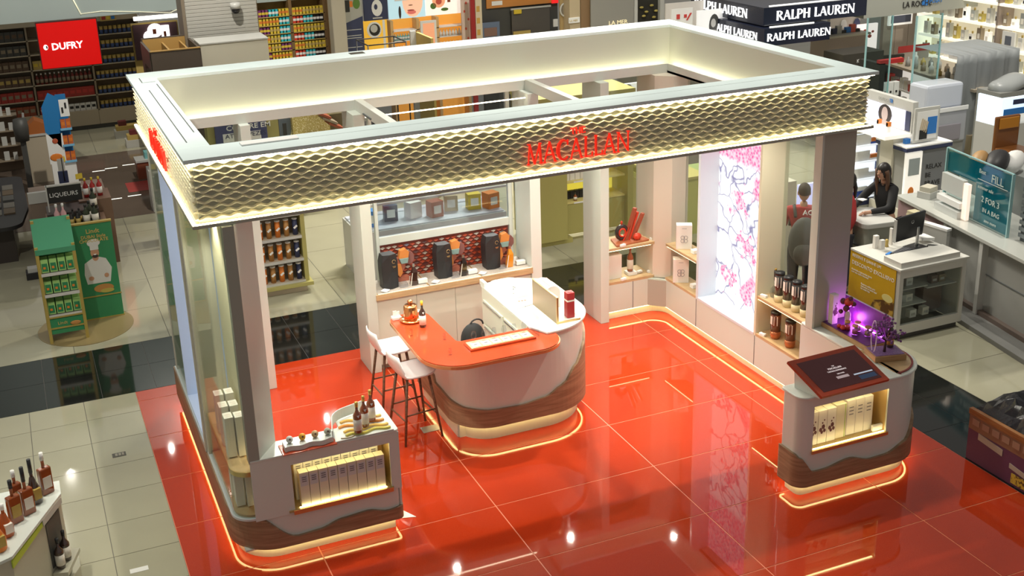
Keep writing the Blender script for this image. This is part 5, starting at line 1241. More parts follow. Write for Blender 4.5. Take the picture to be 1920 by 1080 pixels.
# ---- banners and the orange beauty wall
def panel(name, lab, cat, u0, v0, u1, v1, Y, m_, d=.04, zb=None, deco=None):
    a = rx(u0, v0, u1, v1, Y); t = thing(name, lab, cat, ((a[0] + a[1]) / 2, Y, a[2] if zb is None else zb))
    part('panel', MB().box(a[0], a[1], Y, Y + d, a[2] if zb is None else zb, a[3]), m_, t)
    if deco: deco(t, a, Y)
    return t
def de(t, a, Y, fx, fz, w, h, m_, nm='graphic', el=True, lift=.004):
    x = a[0] + (a[1] - a[0]) * fx; z = a[3] + (a[2] - a[3]) * fz; W2 = (a[1] - a[0]) * w; H2 = (a[3] - a[2]) * h
    if el: part(nm, MB().ext([(x + W2 / 2 * math.cos(k), z + H2 / 2 * math.sin(k)) for k in [2 * PI * j / 16 for j in range(16)]], (0, Y - lift, 0), (1, 0, 0), (0, 0, 1), (0, .003, 0)), m_, t)
    else: part(nm, MB().box(x - W2 / 2, x + W2 / 2, Y - lift, Y - lift + .003, z - H2 / 2, z + H2 / 2), m_, t)
LG = C_('banner_grey', (.42, .42, .38)); BOK = C_('black_graphic', (.02, .02, .02))
def d1(t, a, Y):
    w = a[1] - a[0]
    part('navy_field', MB().ext([(a[0], a[2]), (a[1], a[2]), (a[1], a[2] + (a[3] - a[2]) * .66), (a[0], a[2] + (a[3] - a[2]) * .54)], (0, Y - .006, 0), (1, 0, 0), (0, 0, 1), (0, .005, 0)), NAVY, t)
    for k, fz in enumerate((.56, .66, .70, .86)): de(t, a, Y, .55, fz, .7, .012, LGY, 'text_line', False, .008)
    de(t, a, Y, .28, .15, .28, .20, BOK, 'graphic', False); de(t, a, Y, .75, .12, .34, .18, C_('leaf_green', (.10, .22, .04)), 'graphic'); de(t, a, Y, .50, .12, .14, .10, ORG, 'graphic', False)
panel('banner', 'tall grey and navy banner beside the cream pillar', 'banner', 641, -6, 681, 104, 13.4, LG, deco=d1)
def d2(t, a, Y): de(t, a, Y, .55, .45, .45, .75, PAPER); de(t, a, Y, .50, .40, .14, .25, NAVY, lift=.008); de(t, a, Y, .55, .90, .4, .06, LGY, 'text_line', False)
panel('poster', 'navy poster with a pale cartoon-like splash above the yellow panel', 'poster', 682, -4, 727, 38, 13.6, NAVY, deco=d2)
def d3(t, a, Y): de(t, a, Y, .45, .30, .62, .52, PAPER, 'ring'); de(t, a, Y, .47, .30, .46, .40, BOK, 'disc', lift=.008); de(t, a, Y, .44, .26, .3, .26, LGY, 'disc_highlight', lift=.012); de(t, a, Y, .86, .5, .1, .98, PAPER, 'stripe', False)
YP = C_('amber_panel', (.75, .42, .04), emit=(1, .55, .05), es=.25)
panel('poster', 'amber panel with a round white ringed emblem', 'poster', 682, 38, 727, 96, 13.6, YP, deco=d3)
SKY = mat('bg_pale_blue', (.45, .65, .75), .5, emit=(.5, .75, .85), es=.35); SKN = mat('bg_skin', (.75, .45, .30), .5, emit=(.85, .5, .33), es=.4)
def d4(t, a, Y):
    de(t, a, Y, .66, .35, .56, 1.25, SKN, 'face'); de(t, a, Y, .62, .78, .24, .16, C_('lips', (.6, .15, .12), emit=(.7, .15, .12), es=.3), 'lips', lift=.008); de(t, a, Y, .60, .70, .20, .06, C_('lip_upper', (.5, .10, .09)), 'lips', lift=.009)
    de(t, a, Y, .60, .50, .12, .05, C_('nose_shadow', (.45, .22, .14)), 'nose', lift=.008); de(t, a, Y, .32, .12, .40, .10, PAPER, 'fingers', False, .010); de(t, a, Y, .34, .26, .34, .08, PAPER, 'fingers', False, .010); de(t, a, Y, .30, .75, .07, .5, C_('dark_hair', (.04, .03, .03)), 'hair', lift=.006)
a = panel('lightbox_poster', 'lit poster of a cropped face with coral lips on pale blue', 'poster', 728, -14, 797, 34, 13.6, SKY, deco=d4)
def d5(t, a, Y): de(t, a, Y, .35, .3, .35, .7, C_('peach_rose', (.8, .35, .2), emit=(.9, .4, .2), es=.3), 'flower'); de(t, a, Y, .2, .55, .16, .3, C_('leaf_green', (.10, .22, .04)), 'leaf'); de(t, a, Y, .5, .75, .2, .16, C_('leaf_green', (.10, .22, .04)), 'leaf'); de(t, a, Y, .62, .25, .08, .35, C_('rust', (.30, .07, .03)), 'bottle', False, .008); de(t, a, Y, .35, .35, .16, .3, C_('rose_red', (.7, .12, .08)), 'flower', lift=.008)
panel('lightbox_poster', 'lit floral poster in peach and white beside the face poster', 'poster', 798, -12, 868, 27, 13.6, mat('bg_floral_ground', (.8, .72, .66), .5, emit=(1, .9, .8), es=.4), deco=d5)
OG = C_('orange_lit', (.80, .36, .06), emit=(1, .42, .06), es=.30)
a = rx(728, 30, 868, 98, 13.9); t = thing('beauty_shelf', 'glowing orange beauty shelf wall under the face poster', 'shelving', ((a[0] + a[1]) / 2, 13.9, 0))
part('back_panel', MB().box(a[0], a[1], 13.9, 13.95, 0, a[3]), OG, t)
xs = [a[0] + (a[1] - a[0]) * f for f in (0, .34, .60, 1)]
for x in xs: part('upright', MB().box(x - .03, x + .03, 13.62, 13.9, 0, a[3]), C_('orange_upright', (.70, .45, .2)), t)
zl_ = [a[2] + (a[3] - a[2]) * f for f in (.12, .45, .72)]
for z in zl_: part('shelf', MB().box(a[0], a[1], 13.62, 13.9, z - .015, z), PAPER, t)
for q, (xa, xb) in enumerate(((xs[0], xs[1]), (xs[2], xs[3]))):
    for i, z in enumerate(zl_[:3]):
        if i == 2: continue
        place(botl(.13, .028, [LABEL, C_('aqua', (.2, .5, .5)), PAPER][(i + q) % 3], PAPER, PAPER), 'cosmetic_bottle', 'bottle', f'cosmetics on orange shelf {i + 1}, bay {q + 1}', rowx(xa + .05, xb - .05, 8, 13.7, z), f'pale cosmetic bottle, {["lower", "upper"][i]} shelf of the {["left", "right"][q]} orange bay')
part('poster_frame', MB().box(xs[1] + .04, xs[2] - .04, 13.58, 13.62, zl_[0], a[3] - .05), PAPER, t); part('poster', MB().box(xs[1] + .09, xs[2] - .09, 13.575, 13.58, zl_[0] + .05, a[3] - .1), C_('peach_rose', (.8, .35, .2)), t)
panel('floral_side_panel', 'white panel dotted with coral flowers beside the orange shelves', 'panel', 866, -10, 884, 92, 13.4, C_('pinkish_white', (.75, .60, .52)), deco=lambda t, a, Y: [de(t, a, Y, f, g_, .2, .05, C_('rose_red', (.7, .12, .08)), 'flower') for f, g_ in ((.3, .3), (.7, .45), (.4, .62), (.6, .8), (.5, .15))])
a = rx(883, -10, 891, 76, 13.1); solo('red_post', MB().box(a[0], a[1], 13.1, 13.16, 0, a[3]), C_('post_red', (.35, .02, .02)), 'slim dark red post right of the coral flower panel', 'post')
panel('cream_panel', 'tall cream panel with small amber frames beside the red post', 'panel', 892, -10, 904, 78, 13.1, C_('cream_tall', (.68, .58, .42)), deco=lambda t, a, Y: [de(t, a, Y, .4, g_, .5, .12, C_('amber_frame', (.6, .35, .08)), 'frame', False) for g_ in (.3, .55, .8)])
# wire basket table and fan table in front
def wirebox(lab, u0, v0, u1, v1, Y, m_, H=.35, dy=.7):
    a = rx(u0, v0, u1, v1, Y); z1 = a[3]; t = thing('wire_basket_table', lab, 'display table', ((a[0] + a[1]) / 2, Y + dy / 2, 0))
    x0, x1 = a[0], a[1]
    for x in (x0, x1):
        for y in (Y, Y + dy): part('leg', MB().seg((x, y, 0), (x, y, z1), .012, 6), m_, t)
    for z in (z1, z1 - H): part('rail', MB().tube([(x0, Y, z), (x1, Y, z), (x1, Y + dy, z), (x0, Y + dy, z)], .012, 6, closed=True), m_, t)
    part('tray', MB().box(x0, x1, Y, Y + dy, z1 - H - .02, z1 - H), C_('tray_beige', (.6, .45, .3)), t)
    return t
wirebox('black wire framed table in front of the amber panel', 690, 82, 762, 95, 10.2, BOK)
a = rx(772, 70, 800, 95, 10.6); t = thing('slatted_screen', 'beige screen with a slatted side panel above the canopy rear edge', 'screen', ((a[0] + a[1]) / 2, 10.6, 0))
z1 = at(778, 58, y=10.6).z; xa = at(770, 70, y=10.6).x
part('end_board', MB().box(xa, xa + .10, 10.6, 10.66, 0, z1), LGY, t); part('side_board', MB().box(xa + .10, xa + .14, 9.8, 10.6, 0, z1 - .02), TING, t)
for k in range(5): part('slat', MB().box(xa + .141, xa + .15, 9.85 + k * .15, 9.9 + k * .15, .5, z1 - .12), PAPER, t)
# ---- dark shop front
a = rx(905, -8, 1046, 110, 14.0); t = thing('dark_shopfront', 'dark grey shop wall with an orange strip and a display cabinet', 'shopfront', ((a[0] + a[1]) / 2, 14, 0))
part('wall_board', MB().box(a[0], a[1], 14.0, 14.1, 0, a[3] + .1), DGR, t)
def bx(u0, v0, u1, v1, Y, m_, nm, d=.03): q = rx(u0, v0, u1, v1, Y); part(nm, MB().box(q[0], q[1], Y, Y + d, q[2], q[3]), m_, t)
bx(912, -8, 1034, 11, 13.95, C_('orange_strip', (.60, .25, .06)), 'orange_strip'); bx(922, 2, 942, 10, 13.94, PAPER, 'print', .005); bx(960, 17, 1031, 72, 13.9, C_('smoked_case', (.12, .11, .10), .2), 'display_case'); bx(958, 13, 1033, 16, 13.88, LGY, 'case_light'); bx(964, 18, 978, 26, 13.86, YEL, 'yellow_tag'); bx(903, 42, 937, 70, 13.8, C_('photo_blue', (.15, .2, .3)), 'photo_poster'); bx(908, 52, 932, 68, 13.79, C_('photo_brown', (.25, .15, .12)), 'photo_group', .005); bx(963, 58, 995, 68, 13.84, TING, 'case_goods'); bx(1035, -6, 1047, 6, 13.9, mat('bg_exit_red', (.7, .02, .02), .4, emit=(.8, .02, .02), es=.5), 'red_sign'); bx(1038, 36, 1046, 50, 13.6, PAPER, 'white_canister')
# ---- cream counters, grey panel with gold letters
def blockx(name, lab, cat, u0, v0, u1, v1, Y, m_, d=.3, z0=0.0):
    a = rx(u0, v0, u1, v1, Y); return solo(name, MB().box(a[0], a[1], Y, Y + d, z0, a[3]), m_, lab, cat, bev=.01)
t = panel('mirror_panel', 'tan panel with a round silver mirror', 'panel', 1050, -10, 1068, 60, 12.6, C_('tan_wood', (.42, .30, .14)), zb=0, deco=lambda t, a, Y: (part('mirror', MB().tube([((a[0] + a[1]) / 2 + .11 * math.cos(k), Y - .02, at(1060, 18, y=Y).z + .13 * math.sin(k)) for k in [2 * PI * j / 20 for j in range(20)]], .018, 6, closed=True), LGY, t), part('mirror_face', MB().ext([(.09 * math.cos(k), .11 * math.sin(k)) for k in [2 * PI * j / 16 for j in range(16)]], ((a[0] + a[1]) / 2, Y - .01, at(1060, 18, y=Y).z), (1, 0, 0), (0, 0, 1), (0, .008, 0)), C_('mirror_grey', (.5, .48, .45), .1, metal=.8), t)))
blockx('column_block', 'sand coloured column beside the round mirror', 'column', 1068, -12, 1088, 46, 12.3, C_('sand', (.52, .42, .27)))
blockx('column_block', 'brown wood column left of the grey panel with gold letters', 'column', 1089, -12, 1107, 50, 12.3, C_('brown_wood', (.26, .16, .08)))
t = thing('white_nameplate', 'white nameplate with gold capitals at the foot of the sand column', 'sign', at(1077, 40, y=12.27)); q = rx(1067, 33, 1087, 43, 12.27); part('plate', MB().box(q[0], q[1], 12.27, 12.3, q[2], q[3]), PAPER, t); part('lettering', text_mb('LA MER', .055, (q[0] + .01, 12.265, q[2] + .03), (1, 0, 0), (0, 0, 1), (0, -1, 0), .003), TING, t)
t = panel('shop_sign', 'brushed grey panel with gold capital letters', 'sign', 1108, -12, 1188, 60, 12.2, C_('brushed_grey', (.30, .29, .26), .35), zb=0)
q = at(1141, 47, y=12.19); part('lettering', text_mb('LA MER', .115, (q.x, 12.19, q.z), (1, 0, 0), (0, 0, 1), (0, -1, 0), .01, sx=1.15), mat('bg_gold_letter', (.85, .75, .5), .4, emit=(1, .85, .5), es=.3), t)
blockx('frame_post', 'pale post between the grey panel and the dark shelf', 'post', 1190, -10, 1196, 46, 12.2, LGY)
t = panel('dark_shelf_unit', 'black backed shelf with golden items between two pale posts', 'shelving', 1197, -10, 1237, 44, 12.5, C_('black_back', (.03, .028, .02)), zb=0)
for k, (u, v) in enumerate([(1203, 14), (1212, 22), (1222, 10), (1230, 20), (1207, 30), (1226, 32)]): q = at(u, v, y=12.45); part('golden_item', MB().ell((q.x, 12.45, q.z), (.05, .03, .025), 8, 5), C_('gold_bit', (.5, .40, .10), .3), t)
blockx('frame_post', 'pale post right of the black backed shelf', 'post', 1238, -6, 1246, 38, 12.4, LGY)
t = panel('white_cabinet', 'white panelled cabinet with red marks beside the corner sign', 'cabinet', 1248, 3, 1340, 80, 11.6, C_('cabinet_white', (.68, .64, .60)), zb=0)
q = rx(1258, 16, 1298, 60, 11.6); part('inset_frame', MB().box(q[0], q[1], 11.585, 11.6, q[2], q[3]), PAPER, t)
for (u0, v0, u1, v1) in [(1269, 27, 1275, 36), (1283, 27, 1288, 33)]: q = rx(u0, v0, u1, v1, 11.57); part('red_mark', MB().box(q[0], q[1], 11.57, 11.58, q[2], q[3]), C_('bright_red', (.6, .05, .04)), t)
q = at(1287, 38, y=11.57); part('red_mark', MB().ext([(0, 0), (.03, 0), (.13, .14), (.09, .14)], q, (1, 0, 0), (0, 0, 1), (0, .01, 0)), C_('bright_red', (.6, .05, .04)), t)
# black and white photo
t = thing('photo_poster', 'black and white portrait poster under the navy corner sign', 'poster', at(1335, 50, y=10.9))
q = rx(1308, 18, 1364, 66, 10.9); part('panel', MB().box(q[0], q[1], 10.9, 10.95, q[2], q[3]), mat('bg_photo_white', (.7, .7, .7), .5, emit=(1, 1, 1), es=.25), t)
a = q
de(t, a, 10.9, .55, .62, .34, .9, C_('photo_dark', (.06, .06, .06)), 'hair'); de(t, a, 10.9, .52, .52, .16, .34, C_('photo_mid', (.5, .5, .5)), 'face', lift=.008); de(t, a, 10.9, .50, .95, .6, .35, C_('photo_mid2', (.25, .25, .25)), 'shoulders', lift=.006)
# ---- navy corner signs
NB = mat('sign_navy', (.012, .016, .035), .25, coat=.3); WL = mat('sign_letter_white', (.9, .9, .9), .5, emit=(1, 1, 1), es=.7)
def corner_sign(lab, X0, X1, Y0, Y1, z0, z1, h, txt_x, y_start, name='corner_sign', d=.8):
    t = thing(name, lab, 'sign', (X0, Y0, z0))
    part('box_body', MB().box(X0, X1, Y0, Y1, z0, z1), NB, t)
    part('light_line', MB().box(X0 + .2, X1 - .3, Y0 + .1, Y0 + .13, z1, z1 + .015), glow('sign_line', (1, .98, .9), 1.4), t)
    x = X0 + txt_x; 
    for ch in 'RALPH LAUREN':
        mb = MB(); glyph(mb, ch, (0, 0, 0), (1, 0, 0), (0, 0, 1), (0, -1, 0), 1, .012, wt=.22, th=.09)
        if mb.v:
            front = MB(); front.f = mb.f; front.sm = mb.sm; front.v = [(x + v[0] * h * 1.0, Y0 + v[1] - .002, z0 + (z1 - z0 - h) / 2 + v[2] * h) for v in mb.v]; part('letter', front, WL, t, fix=True)
        x += (SG[ch][0] + .03) * h
    y = y_start
    for ch in 'RALPH LAUREN':
        mb = MB(); glyph(mb, ch, (0, 0, 0), (1, 0, 0), (0, 0, 1), (0, -1, 0), 1, .012, wt=.22, th=.09)
        if mb.v:
            s_ = MB(); s_.f = mb.f; s_.sm = mb.sm; s_.v = [(X0 + v[1] - .002, y - v[0] * h * 1.05, z0 + (z1 - z0 - h) / 2 + v[2] * h) for v in mb.v]; part('letter', s_, WL, t, fix=True)
        y -= (SG[ch][0] + .03) * h * 1.05
    return t
corner_sign('large navy corner sign with white serif capitals, upper of two', 12.07, 14.47, 9.5, 12.1, 2.50, 2.84, .175, .28, 11.95)
q = at(1432, 88, y=9.3); q2 = at(1432, 55, y=9.3); q3 = at(1556, 60, y=9.3)
corner_sign('smaller navy sign with white serif capitals below the corner sign', q.x, q3.x, 9.3, 11.2, q.z, q2.z, .14, .06, 11.05)
# ---- grey bulkhead sign
t = thing('bulkhead_sign', 'grey bulkhead with black capitals and a blue square', 'sign', (14.5, 9.6, 2.4))
a = rx(1626, -30, 1760, 24, 9.6); part('bulkhead', MB().box(14.50, 17.6, 9.6, 10.2, at(1640, 33, y=9.6).z, 3.6), C_('bulkhead_grey', (.36, .37, .33), .4), t)
q = at(1692, 15, y=9.59); part('lettering', text_mb('LA ROCHE', .17, (q.x, 9.59, q.z), (1, 0, 0), (0, 0, 1), (0, -1, 0), .01, sx=.9), BOK, t)
q = rx(1730, -8, 1741, 10, 9.585); part('blue_square', MB().box(q[0], q[1], 9.585, 9.6, q[2], q[3]), BLU, t); q = at(1742, 6, y=9.58); part('lettering', text_mb('POSAY', .11, (q.x, 9.58, q.z), (1, 0, 0), (0, 0, 1), (0, -1, 0), .01), BLU, t)
# ================================================================== THINGS SEEN THROUGH AND BESIDE THE KIOSK
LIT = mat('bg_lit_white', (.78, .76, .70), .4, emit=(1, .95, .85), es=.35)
# navy payment sign behind the canopy opening
a = rx(404, 222, 502, 290, 9.5); t = thing('notice_board', 'navy notice board with white capitals behind the kiosk, seen through the canopy', 'sign', ((a[0] + a[1]) / 2, 9.5, 0))
part('panel', MB().box(a[0], a[1], 9.5, 9.56, 0, a[3] + .12), C_('navy_notice', (.07, .08, .20), .4), t)
q = at(424, 246, y=9.49); part('lettering', text_mb('COMPRE EM', .115, (q.x, 9.49, q.z), (1, 0, 0), (0, 0, 1), (0, -1, 0), .004, sx=1.15, bold=.002), PAPER, t)
q = rx(418, 248, 490, 264, 9.49); part('white_field', MB().box(q[0], q[1], 9.488, 9.5, q[2], q[3]), PAPER, t)
q = at(423, 262, y=9.48); part('lettering', text_mb('AT\u00c9 12 VEZES', .10, (q.x, 9.48, q.z + .01), (1, 0, 0), (0, 0, 1), (0, -1, 0), .004, sx=1.1), NAVY, t)
q = at(437, 276, y=9.49); part('lettering', text_mb('COM A', .115, (q.x, 9.49, q.z), (1, 0, 0), (0, 0, 1), (0, -1, 0), .004, sx=1.15, bold=.002), PAPER, t)
q = rx(502, 222, 524, 290, 9.6); part('side_post', MB().box(q[0], q[1], 9.6, 9.9, 0, q[3] + .12), OLV, t); q = rx(390, 230, 404, 290, 9.6); part('side_post', MB().box(q[0], q[1], 9.6, 9.9, 0, q[3] + .12), OLV, t)
# yellow glittery display
a = rx(548, 214, 622, 252, 10.2); t = thing('glitter_display', 'pale gold glittering display board behind the kiosk', 'display', ((a[0] + a[1]) / 2, 10.2, 0))
part('board', MB().obox(((a[0] + a[1]) / 2, 10.3, (a[2] + a[3]) / 2), (1, .12, 0), (-.12, 1, 0), (0, 0, 1), (a[1] - a[0]) / 2, .04, (a[3] - a[2]) / 2 + .05), speckled('glitter', (.50, .40, .12), (.9, .85, .6), .3, 60, .64), t); part('base', MB().box(a[0], a[1], 10.2, 10.7, 0, a[2]), OLV, t)
a = rx(524, 222, 546, 262, 10.4); t = thing('photo_poster', 'small blue grey photograph on a brass shelf seen through the canopy', 'poster', ((a[0] + a[1]) / 2, 10.4, a[2])); part('photo', MB().box(a[0], a[1], 10.4, 10.44, a[2], a[3]), C_('photo_grey_blue', (.16, .20, .26)), t); part('figure', MB().box(a[0] + .06, a[1] - .08, 10.39, 10.4, a[2], a[3] - .08), C_('photo_dark', (.06, .06, .06)), t); part('brass_shelf', MB().box(a[0] - .02, a[1] + .02, 10.36, 10.6, a[2] - .05, a[2]), TING, t); part('stand', MB().box(a[0], a[1], 10.42, 10.6, 0, a[2] - .05), BK, t)
t = thing('brown_rack', 'dark rack with rust coloured boards beside the glittering display', 'rack', at(650, 240, y=10.0)); 
for k in range(3): q = at(606 + k * 12, 216 + k * 10, y=10.0); part('board', MB().obox((q.x, 10.1, q.z), (1, 0, -.5), (0, 1, 0), (.5, 0, 1), .14, .15, .02), [C_('rust', (.30, .07, .03)), BRN, C_('rust', (.30, .07, .03))][k], t)
q = rx(600, 214, 646, 262, 10.3); part('rack_back', MB().box(q[0], q[1], 10.3, 10.4, 0, q[3]), C_('olive_dark', (.12, .10, .05)), t)
# glass display counter seen through the bar window
t = thing('glass_display_counter', 'long glass topped counter with blurred goods, seen through the bar window', 'counter', (4.0, 6.7, 0))
part('base', MB().box(3.05, 5.35, 6.3, 7.2, 0, .75), LGY, t); part('top_glass', MB().box(3.05, 5.35, 6.3, 7.2, 1.15, 1.16), GLASS, t); part('side_glass', MB().box(3.05, 5.35, 6.3, 6.31, .75, 1.15), GLASS, t); part('inner_cloth', MB().box(3.08, 5.32, 6.33, 7.17, .75, .77), C_('pale_cloth', (.55, .58, .66)), t)
part('edge_rail', MB().box(3.04, 5.36, 6.29, 6.32, 1.14, 1.17).box(3.04, 5.36, 7.18, 7.21, 1.14, 1.17).box(3.04, 3.07, 6.3, 7.2, 1.14, 1.17), LGY, t)
gl = [(3.3, BLU, 'blue'), (3.65, NAVY, 'navy'), (4.0, PAPER, 'white'), (4.3, C_('rust', (.30, .07, .03)), 'rust coloured'), (4.62, C_('sand', (.52, .42, .27)), 'sand coloured'), (4.95, YEL, 'yellow'), (5.2, ORG, 'orange')]
for x, m_, l_ in gl: multi('display_box', [(MB().box(-.10, .10, -.09, .09, 0, .24), m_), (MB().box(-.06, .06, -.095, -.09, .06, .18), PAPER)], f'{l_} box inside the glass display counter behind the bar', 'box', 'boxes in the glass display counter', (x, 6.65 + .1 * math.sin(x * 7), .772), rz=.3 * math.sin(x * 5))
# orange tube shelf left of the bar
t = thing('snack_shelf', 'brown shelf gondola of orange snack tubes behind the kiosk opening', 'shelving', (1.75, 6.6, 0))
part('plinth', MB().box(1.15, 2.26, 6.42, 7.0, 0, .10), SHF, t); part('base_lip', MB().box(1.1, 2.34, 6.34, 7.05, .10, .15), OLV, t); part('back_panel', MB().box(1.15, 2.28, 6.9, 6.94, .15, 1.75), BRN, t); part('side_panel', MB().box(2.24, 2.30, 6.42, 7.0, .15, 1.75), OLV, t); part('side_panel', MB().box(1.12, 1.16, 6.42, 7.0, .15, 1.75), OLV, t)
for i, z in enumerate([.17, .50, .84, 1.18, 1.50]):
    part('shelf', MB().box(1.16, 2.24, 6.40, 6.9, z - .02, z), SHF, t); part('price_strip', MB().box(1.16, 2.24, 6.39, 6.40, z - .03, z + .01), LGY, t)
    if i < 4:
        for k, (m_, l_) in enumerate([(C_('bright_red', (.6, .05, .04)), 'red'), (ORG, 'orange'), (C_('snack_brown', (.45, .22, .06)), 'bronze'), (ORG, 'orange'), (C_('snack_brown', (.45, .22, .06)), 'bronze'), (NAVY, 'navy')]):
            place([(MB().cyl(0, 0, 0, .23, .038, 10), m_), (MB().cyl(0, 0, .23, .245, .040, 10), PAPER), (MB().obox((0, -.036, .12), (1, 0, .8), (0, 1, 0), (-.8, 0, 1), .03, .004, .014), PAPER)], 'snack_tube', 'tube', f'{l_} snack tubes, tier {i + 1}, column {k + 1}', [(1.55 + k * .125, 6.50, z + .002)], f'{l_} snack tube, {["lowest", "second", "third", "fourth"][i]} tier, {ORD[k]} from left')
for x, m_, l_ in [(1.58, PAPER, 'white'), (1.80, C_('pink_cap', (.7, .35, .3)), 'pink topped'), (2.02, C_('bright_red', (.6, .05, .04)), 'red')]: multi('snack_pack', [(MB().box(-.07, .07, -.05, .05, 0, .18), m_), (MB().cyl(0, -.01, .18, .20, .04, 8), LGY)], f'{l_} pack on the top tier of the snack gondola', 'pack', loc=(x, 6.50, 1.502))
multi('round_badge', [(MB().ext([(.07 * math.cos(k), .07 * math.sin(k)) for k in [2 * PI * j / 16 for j in range(16)]], (0, 0, 0), (1, 0, 0), (0, 0, 1), (0, .006, 0)), C_('badge_red', (.5, .10, .04)))], 'round red price badge on the top tier of the snack gondola', 'badge', loc=(1.92, 6.38, 1.50))
# ---- olive cabinets
t = thing('olive_cabinet', 'tall olive green cabinet with yellow lit shelves right of the bar', 'cabinet', (6.5, 6.8, 0))
part('plinth', MB().box(5.93, 6.55, 6.5, 7.3, 0, .08), OLV, t); part('left_pier', MB().box(5.90, 6.44, 6.45, 7.3, .08, 2.3), OLV, t); part('side_photo', MB().box(5.885, 5.90, 6.5, 7.25, .75, 2.2), C_('photo_dark', (.06, .06, .06)), t)
part('door', MB().box(6.46, 7.5, 6.55, 6.6, .12, .62), OLV, t, bev=.004); part('right_pier', MB().box(7.5, 7.6, 6.45, 7.3, .08, 2.3), OLV, t)
part('niche_back', MB().box(6.44, 7.5, 6.98, 7.0, .62, 2.3), C_('yellow_back', (.75, .60, .05), emit=(1, .85, .1), es=.35), t); part('cornice', MB().box(5.88, 7.62, 6.43, 7.3, 2.3, 2.36), OLV, t)
for z in (.64, .98, 1.30, 1.64): part('shelf', MB().box(6.44, 7.5, 6.55, 6.98, z - .03, z), C_('shelf_yellow', (.75, .65, .25)), t); part('label_strip', MB().box(6.6, 6.9, 6.545, 6.55, z - .028, z - .005), PAPER, t)
place([(MB().box(-.04, .04, -.04, .04, 0, .17), LABEL)], 'perfume_box', 'box', 'cream perfume boxes in the olive cabinet', [(6.52 + k * .09, 6.65, .982) for k in range(7)], 'cream perfume box, second lit shelf of the olive cabinet')
place([(MB().box(-.035, .035, -.03, .03, 0, .13), BK)], 'perfume_box', 'box', 'black perfume boxes in the olive cabinet', [(6.50 + k * .08, 6.75, .642) for k in range(10)], 'black perfume box, lowest lit shelf of the olive cabinet')
place([(MB().box(-.035, .035, -.03, .03, 0, .13), BK)], 'perfume_box', 'box', 'black perfume boxes on the third shelf of the olive cabinet', [(6.50 + k * .08, 6.65, 1.302) for k in range(10)], 'black perfume box, third lit shelf of the olive cabinet')
place(botl(.12, .03, AMBER, BLACK, LABEL), 'perfume_bottle', 'bottle', 'amber perfume bottles in the olive cabinet', [(6.66, 6.62, .642), (7.1, 6.62, .642)], ['amber perfume bottle on the lowest lit shelf of the olive cabinet, near the pier', 'amber perfume bottle on the lowest lit shelf of the olive cabinet, near the white column'])
t = thing('olive_cabinet', 'low olive counter carrying white framed pictures behind the corner bay', 'cabinet', (8.3, 6.7, 0))
part('body', MB().box(7.95, 8.6, 5.95, 7.5, 0, .92), C_('olive_bright', (.46, .46, .14), .4), t); part('panel_frame', MB().box(7.935, 7.95, 6.05, 7.4, .10, .82), C_('olive_bright', (.46, .46, .14), .4), t, bev=.004); part('inset', MB().box(7.93, 7.936, 6.15, 7.3, .18, .74), OLV, t); part('worktop', MB().box(7.92, 8.63, 5.92, 7.53, .92, .96), OLV, t)
part('corner_cabinet', MB().box(8.62, 9.3, 5.9, 6.6, 0, .90), C_('olive_green', (.26, .33, .13), .4), t); part('corner_top', MB().box(8.60, 9.33, 5.87, 6.63, .90, .94), C_('olive_green', (.26, .33, .13), .4), t)
fp = None
for i, (x, y) in enumerate([(8.05, 7.2), (8.12, 6.95), (8.18, 6.7), (8.08, 6.45), (8.16, 6.2)]):
    l_ = f'small framed picture on the low olive counter, {["farthest from", "second farthest from", "third farthest from", "second nearest to", "nearest"][i]} the kiosk'
    if fp is None: fp = multi('picture_frame', [(MB().box(-.015, .015, -.10, .10, 0, .18), PAPER), (MB().box(-.018, -.015, -.07, .07, .03, .15), TING), (MB().box(-.02, -.018, -.03, .03, .06, .12), BOK)], l_, 'picture frame', 'framed pictures on the olive counter', (x, y, .962), .2)
    else: o = fp.copy(); COL.objects.link(o); o.location = (x, y, .962); o['label'] = l_
t = thing('portrait_stand', 'lit black and white portrait panel seen through the canopy opening', 'poster', at(1177, 180, y=8.5))
a = rx(1159, 157, 1196, 196, 8.5); part('panel', MB().box(a[0], a[1], 8.5, 8.55, a[2], a[3]), mat('bg_photo_white', (.7, .7, .7), .5, emit=(1, 1, 1), es=.25), t); de(t, a, 8.5, .5, .5, .6, .95, C_('photo_dark', (.06, .06, .06)), 'hair'); de(t, a, 8.5, .55, .45, .32, .45, LGY, 'face', lift=.008)
part('stand', MB().box(a[0] + .05, a[1] - .05, 8.52, 8.55, 0, a[2]), DGR, t)
a = rx(1205, 130, 1262, 200, 9.8); solo('dark_partition', MB().box(a[0] - .9, a[1] + .6, 9.8, 9.9, 0, a[3]), C_('taupe_dark', (.13, .12, .10)), 'dark grey taupe partition behind the portrait panel', 'partition')
a = rx(1005, 160, 1118, 210, 8.9); t = thing('olive_wall_unit', 'olive panelled wall unit behind the canopy opening', 'wall unit', ((a[0] + a[1]) / 2, 8.9, 0)); part('body', MB().box(a[0], a[1] + .15, 8.9, 9.4, 0, a[3] + .08), OLV, t); part('panel', MB().box(a[0] + .55, a[1] + .1, 8.88, 8.9, 1.5, a[3] - .02), OLV, t, bev=.01); part('lit_shelf', MB().box(a[0] + .55, a[1] + .1, 8.86, 8.9, 1.28, 1.40), LIT, t)

